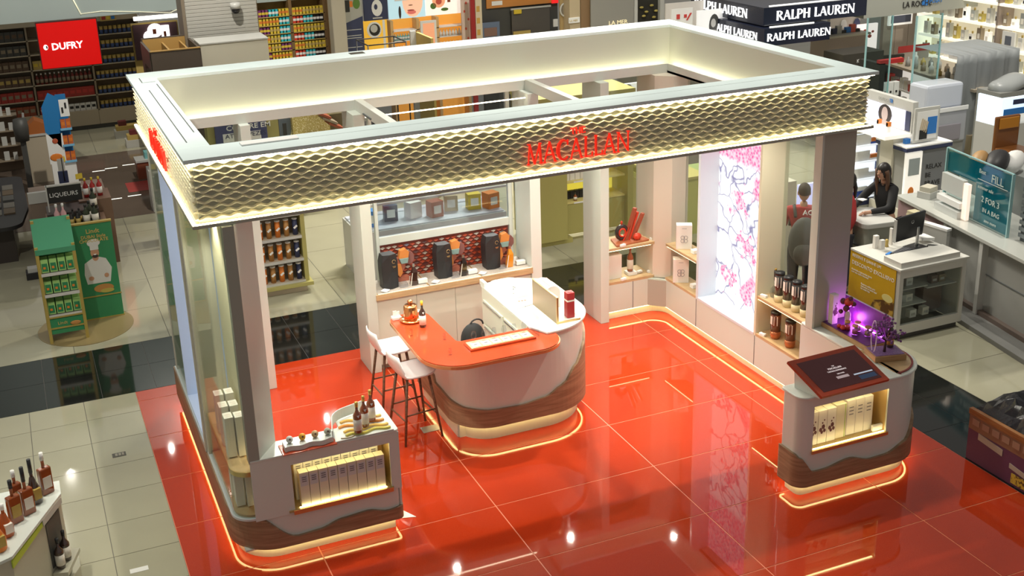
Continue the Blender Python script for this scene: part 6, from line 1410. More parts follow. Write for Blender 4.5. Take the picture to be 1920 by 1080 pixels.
# ---- left: chocolate stand, chef board, oval mat
GN = C_('box_green', (.03, .22, .09), .4); BR_ = C_('stand_brass', (.42, .32, .08), .4, metal=.3); LGN = C_('pack_green', (.35, .62, .20), .4)
solo('oval_mat', MB().prism([(-.79 + .62 * math.cos(k), 6.48 + .66 * math.sin(k)) for k in [2 * PI * j / 48 for j in range(48)]], .0005, .006), C_('mat_olive', (.26, .20, .09), .35), 'round olive brown floor mat under the green chocolate stand', 'mat')
t = thing('chocolate_stand', 'green and brass chocolate stand with three shelves on the round mat', 'display stand', (-1.02, 6.3, 0))
for x in (-1.25, -.80):
    part('post', MB().add([(x - .02, 6.07, .006), (x + .02, 6.07, .006), (x + .02, 6.11, .006), (x - .02, 6.11, .006), (x - .02, 6.17, 1.30), (x + .02, 6.17, 1.30), (x + .02, 6.21, 1.30), (x - .02, 6.21, 1.30)], [(0, 3, 2, 1), (4, 5, 6, 7), (0, 1, 5, 4), (1, 2, 6, 5), (2, 3, 7, 6), (3, 0, 4, 7)]), BR_, t); part('rear_post', MB().box(x - .02, x + .02, 6.55, 6.59, .006, 1.55), BR_, t)
part('header', MB().add([(-1.27, 6.16, 1.27), (-.78, 6.16, 1.27), (-.78, 6.62, 1.56), (-1.27, 6.62, 1.56), (-1.27, 6.16, 1.20), (-.78, 6.16, 1.20), (-.78, 6.62, 1.20), (-1.27, 6.62, 1.20)], [(0, 1, 2, 3), (4, 7, 6, 5), (0, 4, 5, 1), (1, 5, 6, 2), (2, 6, 7, 3), (3, 7, 4, 0)]), C_('header_green', (.06, .28, .15), .4), t)
part('side_board', MB().box(-1.275, -1.265, 6.2, 6.6, .15, 1.3), BR_, t); part('back_board', MB().box(-1.25, -.8, 6.58, 6.6, .15, 1.25), GN, t); part('lower_panel', MB().box(-1.23, -.82, 6.10, 6.12, .12, .33), GN, t); part('brass_strip', MB().box(-1.24, -.81, 6.09, 6.10, .19, .21).box(-1.24, -.81, 6.09, 6.10, .34, .36), BR_, t)
part('print', text_mb('Lindt', .06, (-1.14, 6.098, .245), (1, 0, 0), (0, 0, 1), (0, -1, 0), .003), TING, t); part('food_print', MB().ell((-.92, 6.095, .24), (.07, .004, .03), 10, 5), C_('snack_brown', (.45, .22, .06)), t)
for i, z in enumerate((.37, .66, .95)):
    part('shelf', MB().box(-1.24, -.81, 6.12, 6.56, z - .02, z), DGR, t); part('price_strip', MB().box(-1.24, -.81, 6.11, 6.12, z - .03, z + .01), LGY, t)
    for r_, y in enumerate((6.20, 6.36)):
        place([(MB().box(-.045, .045, -.02, .02, 0, .17), LGN), (MB().box(-.034, .034, -.023, -.02, .02, .125), GN), (MB().box(-.02, .01, -.025, -.023, .05, .08), ORG)], 'chocolate_bar', 'chocolate bar', f'green chocolate bars, shelf {i + 1}, row {r_ + 1}', [(-1.18 + k * .105, y, z + .002) for k in range(4)], f'green chocolate bar, {["front", "rear"][r_]} row, {["lowest", "middle", "upper"][i]} shelf of the stand', rz=-.1)
t = thing('chef_board', 'tall green board with a smiling cook in white jacket and hat', 'display board', (-.52, 6.72, 0))
part('board', MB().box(-.77, -.27, 6.69, 6.74, .006, 1.37), GN, t); part('brass_edge', MB().box(-.78, -.26, 6.68, 6.75, 1.37, 1.39), BR_, t); part('brass_edge', MB().box(-.78, -.26, 6.68, 6.69, .33, .345), BR_, t); part('brass_edge', MB().box(-.78, -.26, 6.68, 6.75, .006, .02), BR_, t)
WJ = C_('jacket_white', (.62, .62, .60)); SK = C_('print_skin', (.50, .27, .16))
def dd(nm, cx, cz, rx_, rz_, m_, y=6.686): part(nm, MB().ext([(cx + rx_ * math.cos(k), cz + rz_ * math.sin(k)) for k in [2 * PI * j / 18 for j in range(18)]], (0, y, 0), (1, 0, 0), (0, 0, 1), (0, .003, 0)), m_, t)
part('jacket', MB().ext([(-.68, .52), (-.38, .52), (-.34, .72), (-.40, .86), (-.48, .89), (-.58, .88), (-.68, .82), (-.70, .66)], (0, 6.687, 0), (1, 0, 0), (0, 0, 1), (0, .003, 0)), WJ, t)
dd('hand', -.62, .60, .035, .03, SK, 6.683); dd('hand', -.42, .62, .03, .03, SK, 6.683)
dd('neck', -.53, .89, .04, .05, SK); dd('face', -.53, .96, .055, .075, SK, 6.684); dd('hat_top', -.53, 1.10, .085, .055, WJ, 6.683); part('hat_band', MB().box(-.585, -.475, 6.682, 6.685, 1.0, 1.09), WJ, t); dd('beard', -.53, .91, .04, .025, C_('dark_hair', (.04, .03, .03)), 6.6835); dd('smile', -.53, .935, .02, .008, PAPER, 6.683)
dd('chocolate_print', -.48, .44, .13, .06, C_('snack_brown', (.45, .22, .06)), 6.684); dd('pistachio_print', -.44, .40, .09, .03, C_('pistachio', (.45, .38, .08)), 6.682)
for s_, sz, x, z in [('Lindt', .085, -.52, 1.24), ('DUBAI Style', .062, -.52, 1.17), ('CHOCOLATE', .062, -.52, 1.115)]: part('lettering', text_mb(s_, sz, (x, 6.685, z), (1, 0, 0), (0, 0, 1), (0, -1, 0), .003, 'CENTER', bold=.001), TING, t)
# ---- liqueurs display
t = thing('liqueur_display', 'dark tiered liqueur display with a black header behind the chocolate stand', 'display', (-.6, 8.4, 0))
dkb = C_('display_dark', (.05, .04, .035)); wb = C_('warm_brown', (.20, .12, .08))
part('base', MB().box(-1.05, -.22, 8.2, 9.3, 0, .85), wb, t); part('tier', MB().box(-1.03, -.30, 8.22, 8.6, .85, .88), dkb, t); part('tier', MB().box(-1.03, -.30, 8.6, 9.1, .85, 1.02), dkb, t); part('header', MB().box(-.98, -.50, 8.75, 8.79, 1.15, 1.40), BOK, t); part('header_edge', MB().box(-.99, -.49, 8.74, 8.80, 1.40, 1.42).box(-1.0, -.98, 8.74, 8.80, 1.02, 1.42), LGY, t); part('lettering', text_mb('LIQUEURS', .09, (-.96, 8.745, 1.24), (1, 0, 0), (0, 0, 1), (0, -1, 0), .003), PAPER, t)
part('price_strip', MB().box(-1.0, -.3, 8.19, 8.2, .82, .87), C_('price_blue', (.35, .40, .50)), t); part('rear_block', MB().box(-1.24, -.1, 9.6, 10.6, 0, .95), C_('brown_counter', (.24, .18, .14)), t); part('rear_top', MB().box(-1.26, -.30, 9.58, 9.66, .95, 1.12), LGY, t); part('rear_shelf', MB().box(-.55, -.08, 9.0, 9.6, .0, 1.05), wb, t)
t = thing('sign_totem', 'small navy and grey totem sign above the liqueur header', 'sign', (-.72, 9.2, .96)); part('stem', MB().box(-.76, -.66, 9.5, 9.53, 1.12, 1.62), LGY, t); part('navy_plate', MB().box(-.78, -.64, 9.2, 9.24, 1.22, 1.50), NAVY, t); part('pole', MB().seg((-.70, 9.18, 1.35), (-.70, 9.18, 1.72), .008), BLACK, t); part('foot', MB().box(-.76, -.66, 9.2, 9.5, 1.02, 1.22), NAVY, t)
place(botl(.36, .042, C_('pink_bottle', (.65, .38, .40), .3), PAPER, C_('pink_label', (.7, .45, .45))), 'liqueur_bottle', 'bottle', 'pink liqueur bottles', [(-.90, 8.35, .882), (-.81, 8.35, .882)], ['tall pink liqueur bottle, left of two', 'tall pink liqueur bottle, right of two'])
place(botl(.22, .035, BOK, BOK, TING), 'liqueur_bottle', 'bottle', 'small black liqueur bottles', [(-.71, 8.35, .882), (-.62, 8.35, .882), (-.68, 8.47, .882), (-.59, 8.47, .882)], ['small black liqueur bottle next to the pink bottles', 'small black liqueur bottle in the middle of the front tier', 'small black liqueur bottle behind the front pair, left', 'small black liqueur bottle behind the front pair, right'])
place(botl(.30, .05, C_('dark_green_bottle', (.03, .04, .02), .2), BOK, LABEL), 'liqueur_bottle', 'bottle', 'dark labelled liqueur bottles', [(-.50, 8.35, .882), (-.38, 8.35, .882), (-.44, 8.52, .882), (-.36, 8.68, 1.022)], ['dark bottle with pale label near the right end of the front tier', 'dark bottle with pale label at the right end of the front tier', 'dark bottle with pale label in the second row', 'dark bottle with pale label on the raised tier'])
place(botl(.30, .04, C_('red_white_bottle', (.45, .03, .03), .3), YEL, PAPER), 'liqueur_bottle', 'bottle', 'red and white bottles beside the black header', [(-.42, 9.2, 1.052), (-.32, 9.2, 1.052), (-.22, 9.2, 1.052)], ['red bottle with yellow cap beside the black header', 'red bottle with yellow cap, middle of three on the rear shelf', 'red bottle with yellow cap at the kiosk end of the rear shelf'])
multi('yellow_tag', [(MB().box(-.05, .05, -.005, .005, 0, .08), YEL)], 'small yellow tag at the end of the black liqueur header', 'tag', loc=(-.50, 8.9, 1.43), rz=.3)
multi('bottle_crate', [(MB().box(-.2, .2, -.12, .12, 0, .10), BK), (MB().box(-.17, -.03, -.08, .08, .10, .16), LGY), (MB().box(.03, .17, -.08, .08, .10, .15), C_('pistachio', (.45, .38, .08)))], 'dark crate with pale tins left of the pink bottles', 'crate', loc=(-1.26, 8.9, .0))
# dark table at the left edge
t = thing('dark_table', 'dark table with a patterned mosaic top at the left edge of the picture', 'table', (-1.75, 11.2, 0))
part('table_top', MB().prism(rounded([(-2.6, 9.5), (-1.42, 9.5), (-1.28, 10.5), (-1.32, 12.6), (-2.6, 12.8)], [0, .25, .1, .2, 0], closed=True), .60, .66), BK, t); part('base', MB().box(-2.5, -1.55, 9.8, 12.4, 0, .60), C_('display_dark', (.05, .04, .035)), t)
for k in range(28): part('mosaic_piece', MB().box(-2.45 + (k % 5) * .20, -2.28 + (k % 5) * .20, 10.2 + (k // 5) * .38, 10.5 + (k // 5) * .38, .66, .675 + .01 * (k % 3)), [C_('mosaic_grey', (.14, .13, .11)), C_('mosaic_brown', (.10, .07, .04)), DGR][k % 3], t)
# blue sweets tower
t = thing('sweets_tower', 'narrow blue cardboard tower with orange sweets on three shelves', 'display stand', (-.5, 13.2, 0))
part('side_panel', MB().add([(-.80, 13.0, 1.30), (-.56, 13.0, .98), (-.50, 13.0, 1.9), (-.66, 13.0, 2.0), (-.80, 13.0, 1.75)], [(0, 1, 2, 3, 4)]).add([(-.80, 13.03, 1.30), (-.56, 13.03, .98), (-.50, 13.03, 1.9), (-.66, 13.03, 2.0), (-.80, 13.03, 1.75)], [(4, 3, 2, 1, 0)]), C_('tower_blue', (.02, .20, .50), .4), t)
part('lower_side', MB().box(-.80, -.52, 13.0, 13.03, .70, 1.25), PAPER, t); part('lower_print', MB().ell((-.68, 12.995, .82), (.11, .004, .07), 12, 6), ORG, t); part('yellow_corner', MB().ext([(-.62, .72), (-.53, .72), (-.55, .84)], (0, 12.992, 0), (1, 0, 0), (0, 0, 1), (0, .004, 0)), YEL, t); part('round_print', MB().ell((-.66, 12.995, 1.12), (.05, .004, .05), 12, 6), C_('badge_red', (.5, .10, .04)), t)
part('shelf_back', MB().box(-.54, -.36, 13.3, 13.32, .70, 1.9), C_('tower_blue', (.02, .20, .50), .4), t); part('top_print', MB().box(-.50, -.34, 12.99, 13.0, 1.55, 1.86), PAPER, t); part('top_mark', MB().box(-.47, -.44, 12.98, 12.99, 1.62, 1.72).box(-.41, -.38, 12.98, 12.99, 1.70, 1.80), BOK, t); part('base', MB().box(-.78, -.36, 13.0, 13.3, 0, .70), PAPER, t)
for i, z in enumerate((.72, 1.02, 1.32)):
    part('shelf', MB().box(-.54, -.34, 12.98, 13.3, z - .02, z), C_('tower_blue', (.02, .20, .50), .4), t); part('shelf_lip', MB().box(-.54, -.34, 12.97, 12.98, z - .02, z + .02), C_('bright_sky', (.2, .5, .75)), t)
    place(pack(.08, .06, .17, C_('sweet_orange', (.60, .14, .03)), ORG), 'sweet_bag', 'pack', f'orange sweet bags, tower shelf {i + 1}', [(-.48, 13.05, z + .002), (-.39, 13.05, z + .002)], f'orange sweet bag, {["lowest", "middle", "top"][i]} shelf of the blue tower')
# amber bin, grey round object, beige rug, shelves to its right
t = thing('amber_bin', 'amber trapezoid shaped carton display left of the blue tower', 'display', at(70, 250, y=14.5)); q = at(72, 244, y=14.5)
part('bin_body', MB().ext([(-.25, -.08), (.20, -.06), (.14, .10), (-.05, .20), (-.20, .08)], (q.x, 14.5, q.z), (1, 0, 0), (0, 0, 1), (0, .4, 0)), C_('amber_brown', (.42, .13, .03)), t); part('bin_base', MB().box(q.x - .25, q.x + .22, 14.5, 14.95, 0, q.z - .08), SHF, t); part('bin_edge', MB().box(q.x - .27, q.x + .22, 14.48, 14.5, q.z - .11, q.z - .07), LGY, t)
t = thing('grey_bin', 'grey oval bin beside the amber carton display', 'bin', at(43, 245, y=14.2)); q = at(43, 264, y=14.2); part('bin_body', MB().lathe([(.12, 0), (.14, .25), (.12, .42), (.001, .44)], (q.x, 14.2, max(0, q.z)), 14), DGR, t)
part('bin_post', MB().box(q.x - .05, q.x + .05, 14.15, 14.25, 0, max(.02, q.z)), DGR, t)
for (u0, v0, u1, v1, Y_, l_) in [(0, 200, 40, 300, 15.5, 'slanting wooden display rack with pale cards at the left edge')]:
    t = thing('slanted_rack', l_, 'rack', at(20, 260, y=15.5)); a = rx(-30, 215, 38, 300, 15.5)
    part('rack_back', MB().box(a[0], a[1], 15.8, 15.85, 0, a[3]), C_('rack_brown', (.16, .11, .07)), t)
    for k in range(4): part('rack_shelf', MB().box(a[0], a[1], 15.5, 15.8, .25 + k * .3, .27 + k * .3), BRN, t); part('pale_card', MB().box(a[1] - .35, a[1] - .25, 15.55, 15.57, .27 + k * .3, .45 + k * .3).box(a[1] - .18, a[1] - .1, 15.55, 15.57, .27 + k * .3, .42 + k * .3), LGY, t)
    part('slanted_edge', MB().seg((a[1] + .02, 15.45, .1), (a[1] + .12, 15.45, a[3]), .02), PAPER, t)
# dark brown floor band beyond the liqueurs
for (x0, x1, y0, y1) in [(-5, 6.5, 11.35, 16.2)]:
    o = solo('floor_band', MB().box(x0, x1, y0, y1, .0, .006), mat('brown_stone_band', (.15, .115, .09), .12, noise=.2, nscale=1.5), kind='structure'); o.parent = floor_root
for (x, y, m1, m2, l_) in [(.92, 17.6, C_('dark_maroon', (.16, .03, .03)), TING, 'low display bin of golden packs near the far plinth'), (1.05, 16.6, C_('dark_maroon', (.16, .03, .03)), TING, 'second low display bin of golden packs, nearer the kiosk')]:
    multi('pack_bin', [(MB().box(-.22, .3, -.15, .15, 0, .16), LGY), (MB().box(-.18, .3, -.12, .12, .16, .26), m2), (MB().box(-.12, .05, -.08, .08, .26, .36), m1)], l_, 'display bin', loc=(x, y, 0))
multi('brown_crate', [(MB().box(-.22, .3, -.18, .18, 0, .34), C_('brick_brown', (.28, .08, .04))), (MB().box(-.24, .32, -.2, .2, .34, .38), LGY), (MB().box(-.05, .3, -.1, .15, .38, .50), C_('aqua', (.2, .5, .5)))], 'brick coloured crate with an aqua box on top beyond the kiosk', 'crate', loc=(.98, 13.9, 0))
solo('floor_decal', MB().box(.48, .98, 12.9, 13.6, .007, .009), C_('decal_red', (.42, .06, .05)), 'red floor sticker beside the brick coloured crate', 'floor sticker')
solo('grey_pier', MB().box(.74, .92, 11.4, 11.8, 0, .75), LGY, 'short grey pier just behind the kiosk canopy edge', 'pier')
for i, (x, y) in enumerate([(.2, 12.6), (.55, 12.65), (.35, 14.9), (.1, 14.8), (.7, 15.0)]): solo('floor_light_strip', MB().box(x - .12, x + .12, y - .02, y + .02, .0065, .009), mat('strip_lit', (.8, .8, .75), .4, emit=(1, 1, .9), es=.6), f'short white light strip set in the brown floor, {["left one of the near pair", "right one of the near pair", "middle one of the far row", "left one of the far row", "right one of the far row"][i]}', 'floor light')

# ---- bottom left bottle stand
t = thing('bottle_stand', 'cream wedge shaped stand full of amber bottles in the near left corner', 'display stand', (-1.75, .2, 0))
cs = mat('cream_stand', (.52, .50, .40), .4)
body = [(-1.92, -.50), (-1.78, -.42), (-1.37, .40), (-1.37, .62), (-2.5, .62), (-2.5, -.50)]
part('body', MB().prism(body, .10, .86), cs, t, bev=.01); part('base', MB().prism([(-1.9, -.4), (-1.70, -.36), (-1.30, .46), (-1.30, .70), (-2.5, .70), (-2.5, -.4)], 0, .10), cs, t, bev=.004)
part('top_edge', MB().prism([(-1.94, -.52), (-1.77, -.44), (-1.355, .40), (-1.355, .64), (-2.5, .64), (-2.5, -.52)], .86, .885), WHITE, t); part('lime_stripe', MB().ext([(0, .77), (.75, .81), (.75, .84), (0, .84)], (-1.785, -.43, 0), (.447, .894, 0), (0, 0, 1), (.009, -.004, 0)), C_('lime', (.50, .62, .05)), t)
part('side_niche', MB().ext([(.60, .35), (.86, .35), (.86, .78), (.60, .78)], (-1.782, -.425, 0), (.447, .894, 0), (0, 0, 1), (.006, -.003, 0)), DGR, t); part('price_strip', MB().ext([(.55, .80), (.92, .80), (.92, .86), (.55, .86)], (-1.777, -.43, 0), (.447, .894, 0), (0, 0, 1), (.008, -.004, 0)), LGY, t); part('footboard', MB().prism([(-1.52, .08), (-1.40, .05), (-1.28, .40), (-1.36, .42)], .28, .32), cs, t)
gbt = None
for i, (dx, m_) in enumerate([(.66, DARKB), (.78, DARKB)]):
    x, y = -1.782 + .447 * dx + .04, -.425 + .894 * dx - .02; bottle('dark_bottle', ['dark bottle in the side niche of the cream stand, left one', 'dark bottle in the side niche of the cream stand, right one'][i], (x, y, .33), h=.28, r=.04, body=DARKB, cap=BLACK)
bs = [(-1.86, -.30, .34, 'amber decanter at the front tip of the cream stand', ORG), (-1.80, -.10, .30, 'squat orange bottle near the front of the cream stand', C_('burnt_orange', (.45, .10, .02), .2)), (-1.72, .08, .40, 'tall square amber bottle in the middle of the cream stand', AMBER), (-1.62, .18, .38, 'amber bottle with long black stopper on the cream stand', AMBER), (-1.56, .34, .36, 'dark labelled amber bottle near the rear of the cream stand', DARKB), (-1.46, .46, .40, 'wide amber bottle with pale cap at the rear corner of the cream stand', AMBER), (-1.70, .36, .34, 'amber bottle in the second row of the cream stand', AMBER), (-1.90, .10, .32, 'round amber bottle at the left edge of the cream stand', C_('burnt_orange', (.45, .10, .02), .2)), (-1.98, -.15, .30, 'orange round bottle half outside the picture on the cream stand', ORG)]
for i, (x, y, h, l_, m_) in enumerate(bs):
    t = thing('whisky_bottle', l_, 'bottle', (x, y, .886), rz=.5, local=True); w_ = .055 if i in (2, 3, 5) else .045
    part('glass_body', MB().box(-w_, w_, -.03, .03, 0, h * .62) if i in (2, 3, 5, 6) else MB().lathe([(.001, 0), (.06, .0), (.065, h * .3), (.03, h * .55), (.018, h * .7)], n=12), m_, t, bev=.01); part('neck', MB().cyl(0, 0, h * .6, h * .82, .014, 10), m_, t); part('stopper', MB().cyl(0, 0, h * .8, h * (1.15 if i in (3, 4) else .98), .017, 10), BLACK if i in (2, 3, 4) else PAPER, t); part('label', MB().box(-w_ * .7, w_ * .7, -.034 if i in (2, 3, 5, 6) else -.068, -.03, h * .15, h * .42), LABEL if i % 2 else C_('gold_label', (.5, .35, .08)), t)

# ---- near right carton with printed side and black wrapped goods
t = thing('printed_crate', 'long printed crate in brown and plum at the right edge', 'crate', (7.5, -2.2, 0))
cx0, cy0 = 7.12, -1.32
part('body', MB().box(7.16, 8.2, -4.6, cy0, 0, .52), C_('plum_board', (.12, .035, .07), .5), t); part('upper_board', MB().box(7.145, 7.16, -4.6, cy0, .34, .52), C_('printed_brown', (.30, .16, .10)), t, label='brown printed upper band'); part('wood_rail', MB().box(7.135, 7.18, -4.6, cy0 + .005, .50, .56), wood('rail_wood', (.45, .20, .07), (.30, .12, .04)), t); part('lower_board', MB().box(7.148, 7.16, -4.6, cy0, 0, .34), C_('plum_side', (.14, .05, .12)), t)
for k in range(9): part('lettering_block', MB().box(7.138, 7.146, cy0 - .14 - k * .13, cy0 - .05 - k * .13, .40, .47), C_('faded_print', (.42, .26, .18)), t)
for (y, z, w_, h_) in [(cy0 - .30, .24, .16, .07), (cy0 - .68, .14, .12, .05)]: part('cream_print', MB().ext([(y - w_, z), (y + w_, z + .03), (y + w_, z + .03 + h_), (y - w_, z + h_)], (7.140, 0, 0), (0, 1, 0), (0, 0, 1), (.006, 0, 0)), C_('cream_print', (.5, .45, .38)), t)
part('gold_print', MB().box(7.136, 7.145, cy0 - .80, cy0 - .60, .03, .13), speckled('gold_print', (.10, .05, .02), (.6, .45, .06), .5, 40, .5), t)
mb = MB()
N1, N2 = 16, 26; vs = []
for i in range(N1 + 1):
    for j in range(N2 + 1):
        x = 7.2 + 1.0 * i / N1; y = cy0 - .02 - 1.9 * j / N2; e_ = min(1, i / 2, (N1 - i) / 2, j / 2, (N2 - j) / 2)
        vs.append((x, y, .55 + e_ * (.12 + .06 * rnd.random() + .05 * math.sin(i * 1.3) * math.cos(j * .9))))
mb.add(vs, [(i * (N2 + 1) + j, (i + 1) * (N2 + 1) + j, (i + 1) * (N2 + 1) + j + 1, i * (N2 + 1) + j + 1) for i in range(N1) for j in range(N2)])
solo('plastic_wrap', mb, mat('black_wrap', (.012, .012, .018), .22, spec=.8, bump=1.0, bscale=40), 'crumpled shiny black plastic heaped on the printed crate', 'plastic wrap', fix=True)
t = thing('wrapped_post', 'pale wrapped post beside the black plastic heap', 'post', (8.75, -1.4, 0)); part('post_body', MB().lathe([(.10, 0), (.09, .5), (.12, .9), (.08, 1.0)], (8.9, -1.25, 0), 10), C_('wrap_grey', (.34, .35, .33), .3), t); part('foot', MB().box(8.7, 9.1, -1.45, -1.05, 0, .05), LGY, t)
# ================================================================== RIGHT SIDE OF THE HALL
# white service kiosk with the yellow poster
t = thing('service_kiosk', 'white service kiosk with glazed front and yellow poster beside the kiosk column', 'kiosk counter', (8.95, 1.65, 0))
kx0, kx1, ky0, ky1, kh = 8.42, 9.46, 1.24, 2.14, .93
KW = mat('kiosk_white', (.66, .65, .60), .35)
part('plinth', MB().box(kx0 + .04, kx1 - .04, ky0 + .04, ky1, 0, .08), DGR, t)
part('frame_post', MB().box(kx0, kx0 + .06, ky0, ky0 + .05, .08, kh - .001), KW, t, bev=.003); part('frame_post', MB().box(kx1 - .06, kx1, ky0, ky0 + .05, .08, kh - .001), KW, t, bev=.003); part('frame_rail', MB().box(kx0 + .06, kx1 - .06, ky0 + .002, ky0 + .048, .08, .20), KW, t); part('frame_rail', MB().box(kx0 + .06, kx1 - .06, ky0 + .002, ky0 + .048, kh - .10, kh - .001), KW, t)
part('left_board', MB().box(kx0, kx0 + .03, ky0 + .05, ky1, .08, kh), KW, t); part('right_board', MB().box(kx1 - .03, kx1, ky0 + .05, ky1, .08, kh), KW, t); part('back_board', MB().box(kx0 + .03, kx1 - .03, ky1 - .5, ky1 - .47, .08, kh), LGY, t)
part('worktop', MB().box(kx0 - .02, kx1 + .02, ky0 - .02, ky1 + .02, kh, kh + .03), KW, t, bev=.004); part('top_box', MB().box(kx0 + .02, kx1 - .10, ky0 + .02, ky0 + .34, kh + .03, kh + .10), KW, t, bev=.004); part('glass_front', MB().box(kx0 + .06, kx1 - .06, ky0 + .02, ky0 + .026, .20, kh - .10), GLASS, t)
for z in (.42, .64): part('inner_shelf', MB().box(kx0 + .08, kx0 + .50, ky0 + .06, ky0 + .40, z, z + .012), LGY, t); 
part('inner_shelf', MB().box(kx0 + .50, kx1 - .08, ky0 + .06, ky0 + .40, .60, .612), LGY, t)
part('inner_drape', MB().box(kx0 + .62, kx1 - .12, ky0 + .25, ky0 + .40, .20, .58), C_('drape_taupe', (.20, .15, .13)), t)
gd = [(8.55, .654, C_('kraft_orange', (.50, .24, .06)), 'kraft box'), (8.70, .654, PAPER, 'white box'), (8.72, .434, LABEL, 'white jar'), (8.53, .205, C_('kraft', (.42, .27, .10)), 'kraft box'), (8.80, .205, PAPER, 'white canister'), (9.0, .205, LABEL, 'cream roll'), (9.10, .614, C_('drape_taupe', (.20, .15, .13)), 'taupe pouch'), (9.22, .614, BRN, 'brown pouch'), (8.62, .434, LGY, 'grey jar')]
for x, z, m_, l_ in gd: multi('shelf_item', [(MB().box(-.05, .05, -.04, .04, 0, .10), m_), (MB().box(-.03, .03, -.043, -.04, .03, .06), LGY)], f'{l_} behind the service kiosk glass, {"top" if z > .6 else "middle" if z > .4 else "bottom"} shelf', 'box', loc=(x, ky0 + .18, z))
t = thing('yellow_poster', 'yellow and gold promotional poster with white lettering on the service kiosk side', 'poster', (kx0 - .02, 1.7, .1))
PX = kx0 - .008
ym = bpy.data.materials.new('poster_gold'); ym.use_nodes = True; nt = ym.node_tree; b_ = nt.nodes['Principled BSDF']; tc = nt.nodes.new('ShaderNodeTexCoord'); sp = nt.nodes.new('ShaderNodeSeparateXYZ'); r_ = nt.nodes.new('ShaderNodeValToRGB'); nt.links.new(tc.outputs['Object'], sp.inputs[0]); nt.links.new(sp.outputs['Z'], r_.inputs[0]); nt.links.new(r_.outputs[0], b_.inputs['Base Color'])
r_.color_ramp.elements[0].color = (.25, .11, .01, 1); r_.color_ramp.elements[1].color = (.62, .36, .01, 1); r_.color_ramp.elements[1].position = .5
part('poster_field', MB().box(PX - .006, PX, ky0 + .06, ky1 + .02, .10, kh + .02), ym, t)
def pt_txt(s_, size, y, z): part('lettering', text_mb(s_, size, (PX - .008, y, z), (0, -1, 0), (0, 0, 1), (-1, 0, 0), .002), PAPER, t)
pt_txt('RESERVE E GANHE UM', .055, 2.12, .86); pt_txt('DESCONTO EXCLUSIVO', .073, 2.12, .76); pt_txt('Acumule e aproveite agora\ncom seu clube favorito', .036, 2.12, .68); pt_txt('Reserve online com\ndesconto e retire aqui\nna nossa loja', .034, 1.92, .54)
part('gold_picture', MB().ext([(-1.82, .10), (-1.30, .10), (-1.30, .50), (-1.42, .50), (-1.66, .42)], (PX - .009, 0, 0), (0, -1, 0), (0, 0, 1), (.003, 0, 0)), speckled('gold_picture', (.12, .05, .01), (.55, .33, .05), .5, 9, .55), t); part('sun_disc', MB().ext([(-1.42 + .10 * math.cos(k), .52 + .05 * math.sin(k)) for k in [2 * PI * j / 14 for j in range(14)]], (PX - .0095, 0, 0), (0, -1, 0), (0, 0, 1), (.003, 0, 0)), C_('pale_yellow', (.75, .65, .25)), t)
# items on the service kiosk
zk = kh + .031
t = thing('monitor', 'black computer monitor seen from behind on the service kiosk', 'monitor', (9.05, 1.78, zk), rz=.18, local=True)
sh_ = part('screen_shell', MB().obox((0, .06, .28), (1, 0, 0), (0, 1, .08), (0, -.08, 1), .27, .018, .165), BLACK, t, bev=.008); part('screen_side', MB().box(-.285, -.272, .035, .075, .13, .42), LGY, t); part('stand', MB().obox((.07, -.02, .14), (1, 0, 0), (0, 1, 0), (0, 0, 1), .022, .012, .14), mat('steel', (.6, .6, .6), .25, metal=1), t, bev=.006); part('foot', MB().box(-.05, .20, -.10, .10, 0, .012), BLACK, t, bev=.004); part('round_logo', MB().tube([(.03 + .022 * math.cos(k), .038, .34 + .022 * math.sin(k)) for k in [2 * PI * j / 14 for j in range(14)]], .003, 5, closed=True), LGY, sh_)
t = thing('keyboard', 'black keyboard in front of the monitor stand', 'keyboard', (8.84, 1.72, zk), rz=.35, local=True); part('base', MB().box(-.17, .17, -.07, .07, 0, .015), BLACK, t)
for k in range(4): part('key_row', MB().box(-.155, .155, -.058 + k * .031, -.034 + k * .031, .015, .022), C_('key_grey', (.10, .10, .11)), t)
t = thing('cable_bundle', 'tangle of black cables right of the monitor stand', 'cable', (9.2, 1.62, zk)); part('cable', MB().tube([(9.1 + .04 * k, 1.62 + .05 * math.sin(k * 1.4), zk + .015) for k in range(10)], .010, 6), BLACK, t); part('cable', MB().tube([(9.08 + .035 * k, 1.72 + .04 * math.cos(k), zk + .012) for k in range(10)], .008, 6), BLACK, t)
t = thing('paper_stack', 'white paper pad leaning at the right end of the service kiosk', 'paper', (9.35, 1.95, zk)); part('pad', MB().obox((9.36, 1.92, zk + .06), (1, 0, -.15), (0, 1, 0), (.15, 0, 1), .10, .10, .02), PAPER, t, bev=.005)
for i, (x, y, h, w_, l_) in enumerate([(8.66, 2.0, .17, .03, 'tall white carton at the poster end of the service kiosk'), (8.71, 1.94, .12, .03, 'shorter white carton beside the tall one'), (8.92, 2.02, .22, .012, 'thin white box edge beside the monitor')]): carton('white_box', l_, (x, y, zk), w_ * 2, .05, h, BOXW, bev=.002)
multi('brass_figure', [(MB().lathe([(.03, 0), (.02, .03), (.025, .08), (.012, .10)], n=10), TING)], 'small brass coloured figure between the white cartons and the monitor', 'figurine', loc=(8.82, 1.98, zk)); multi('blue_pen_tray', [(MB().box(-.06, .06, -.02, .02, 0, .015), BLU)], 'small blue tray by the keyboard', 'tray', loc=(8.66, 1.74, zk), rz=.4)

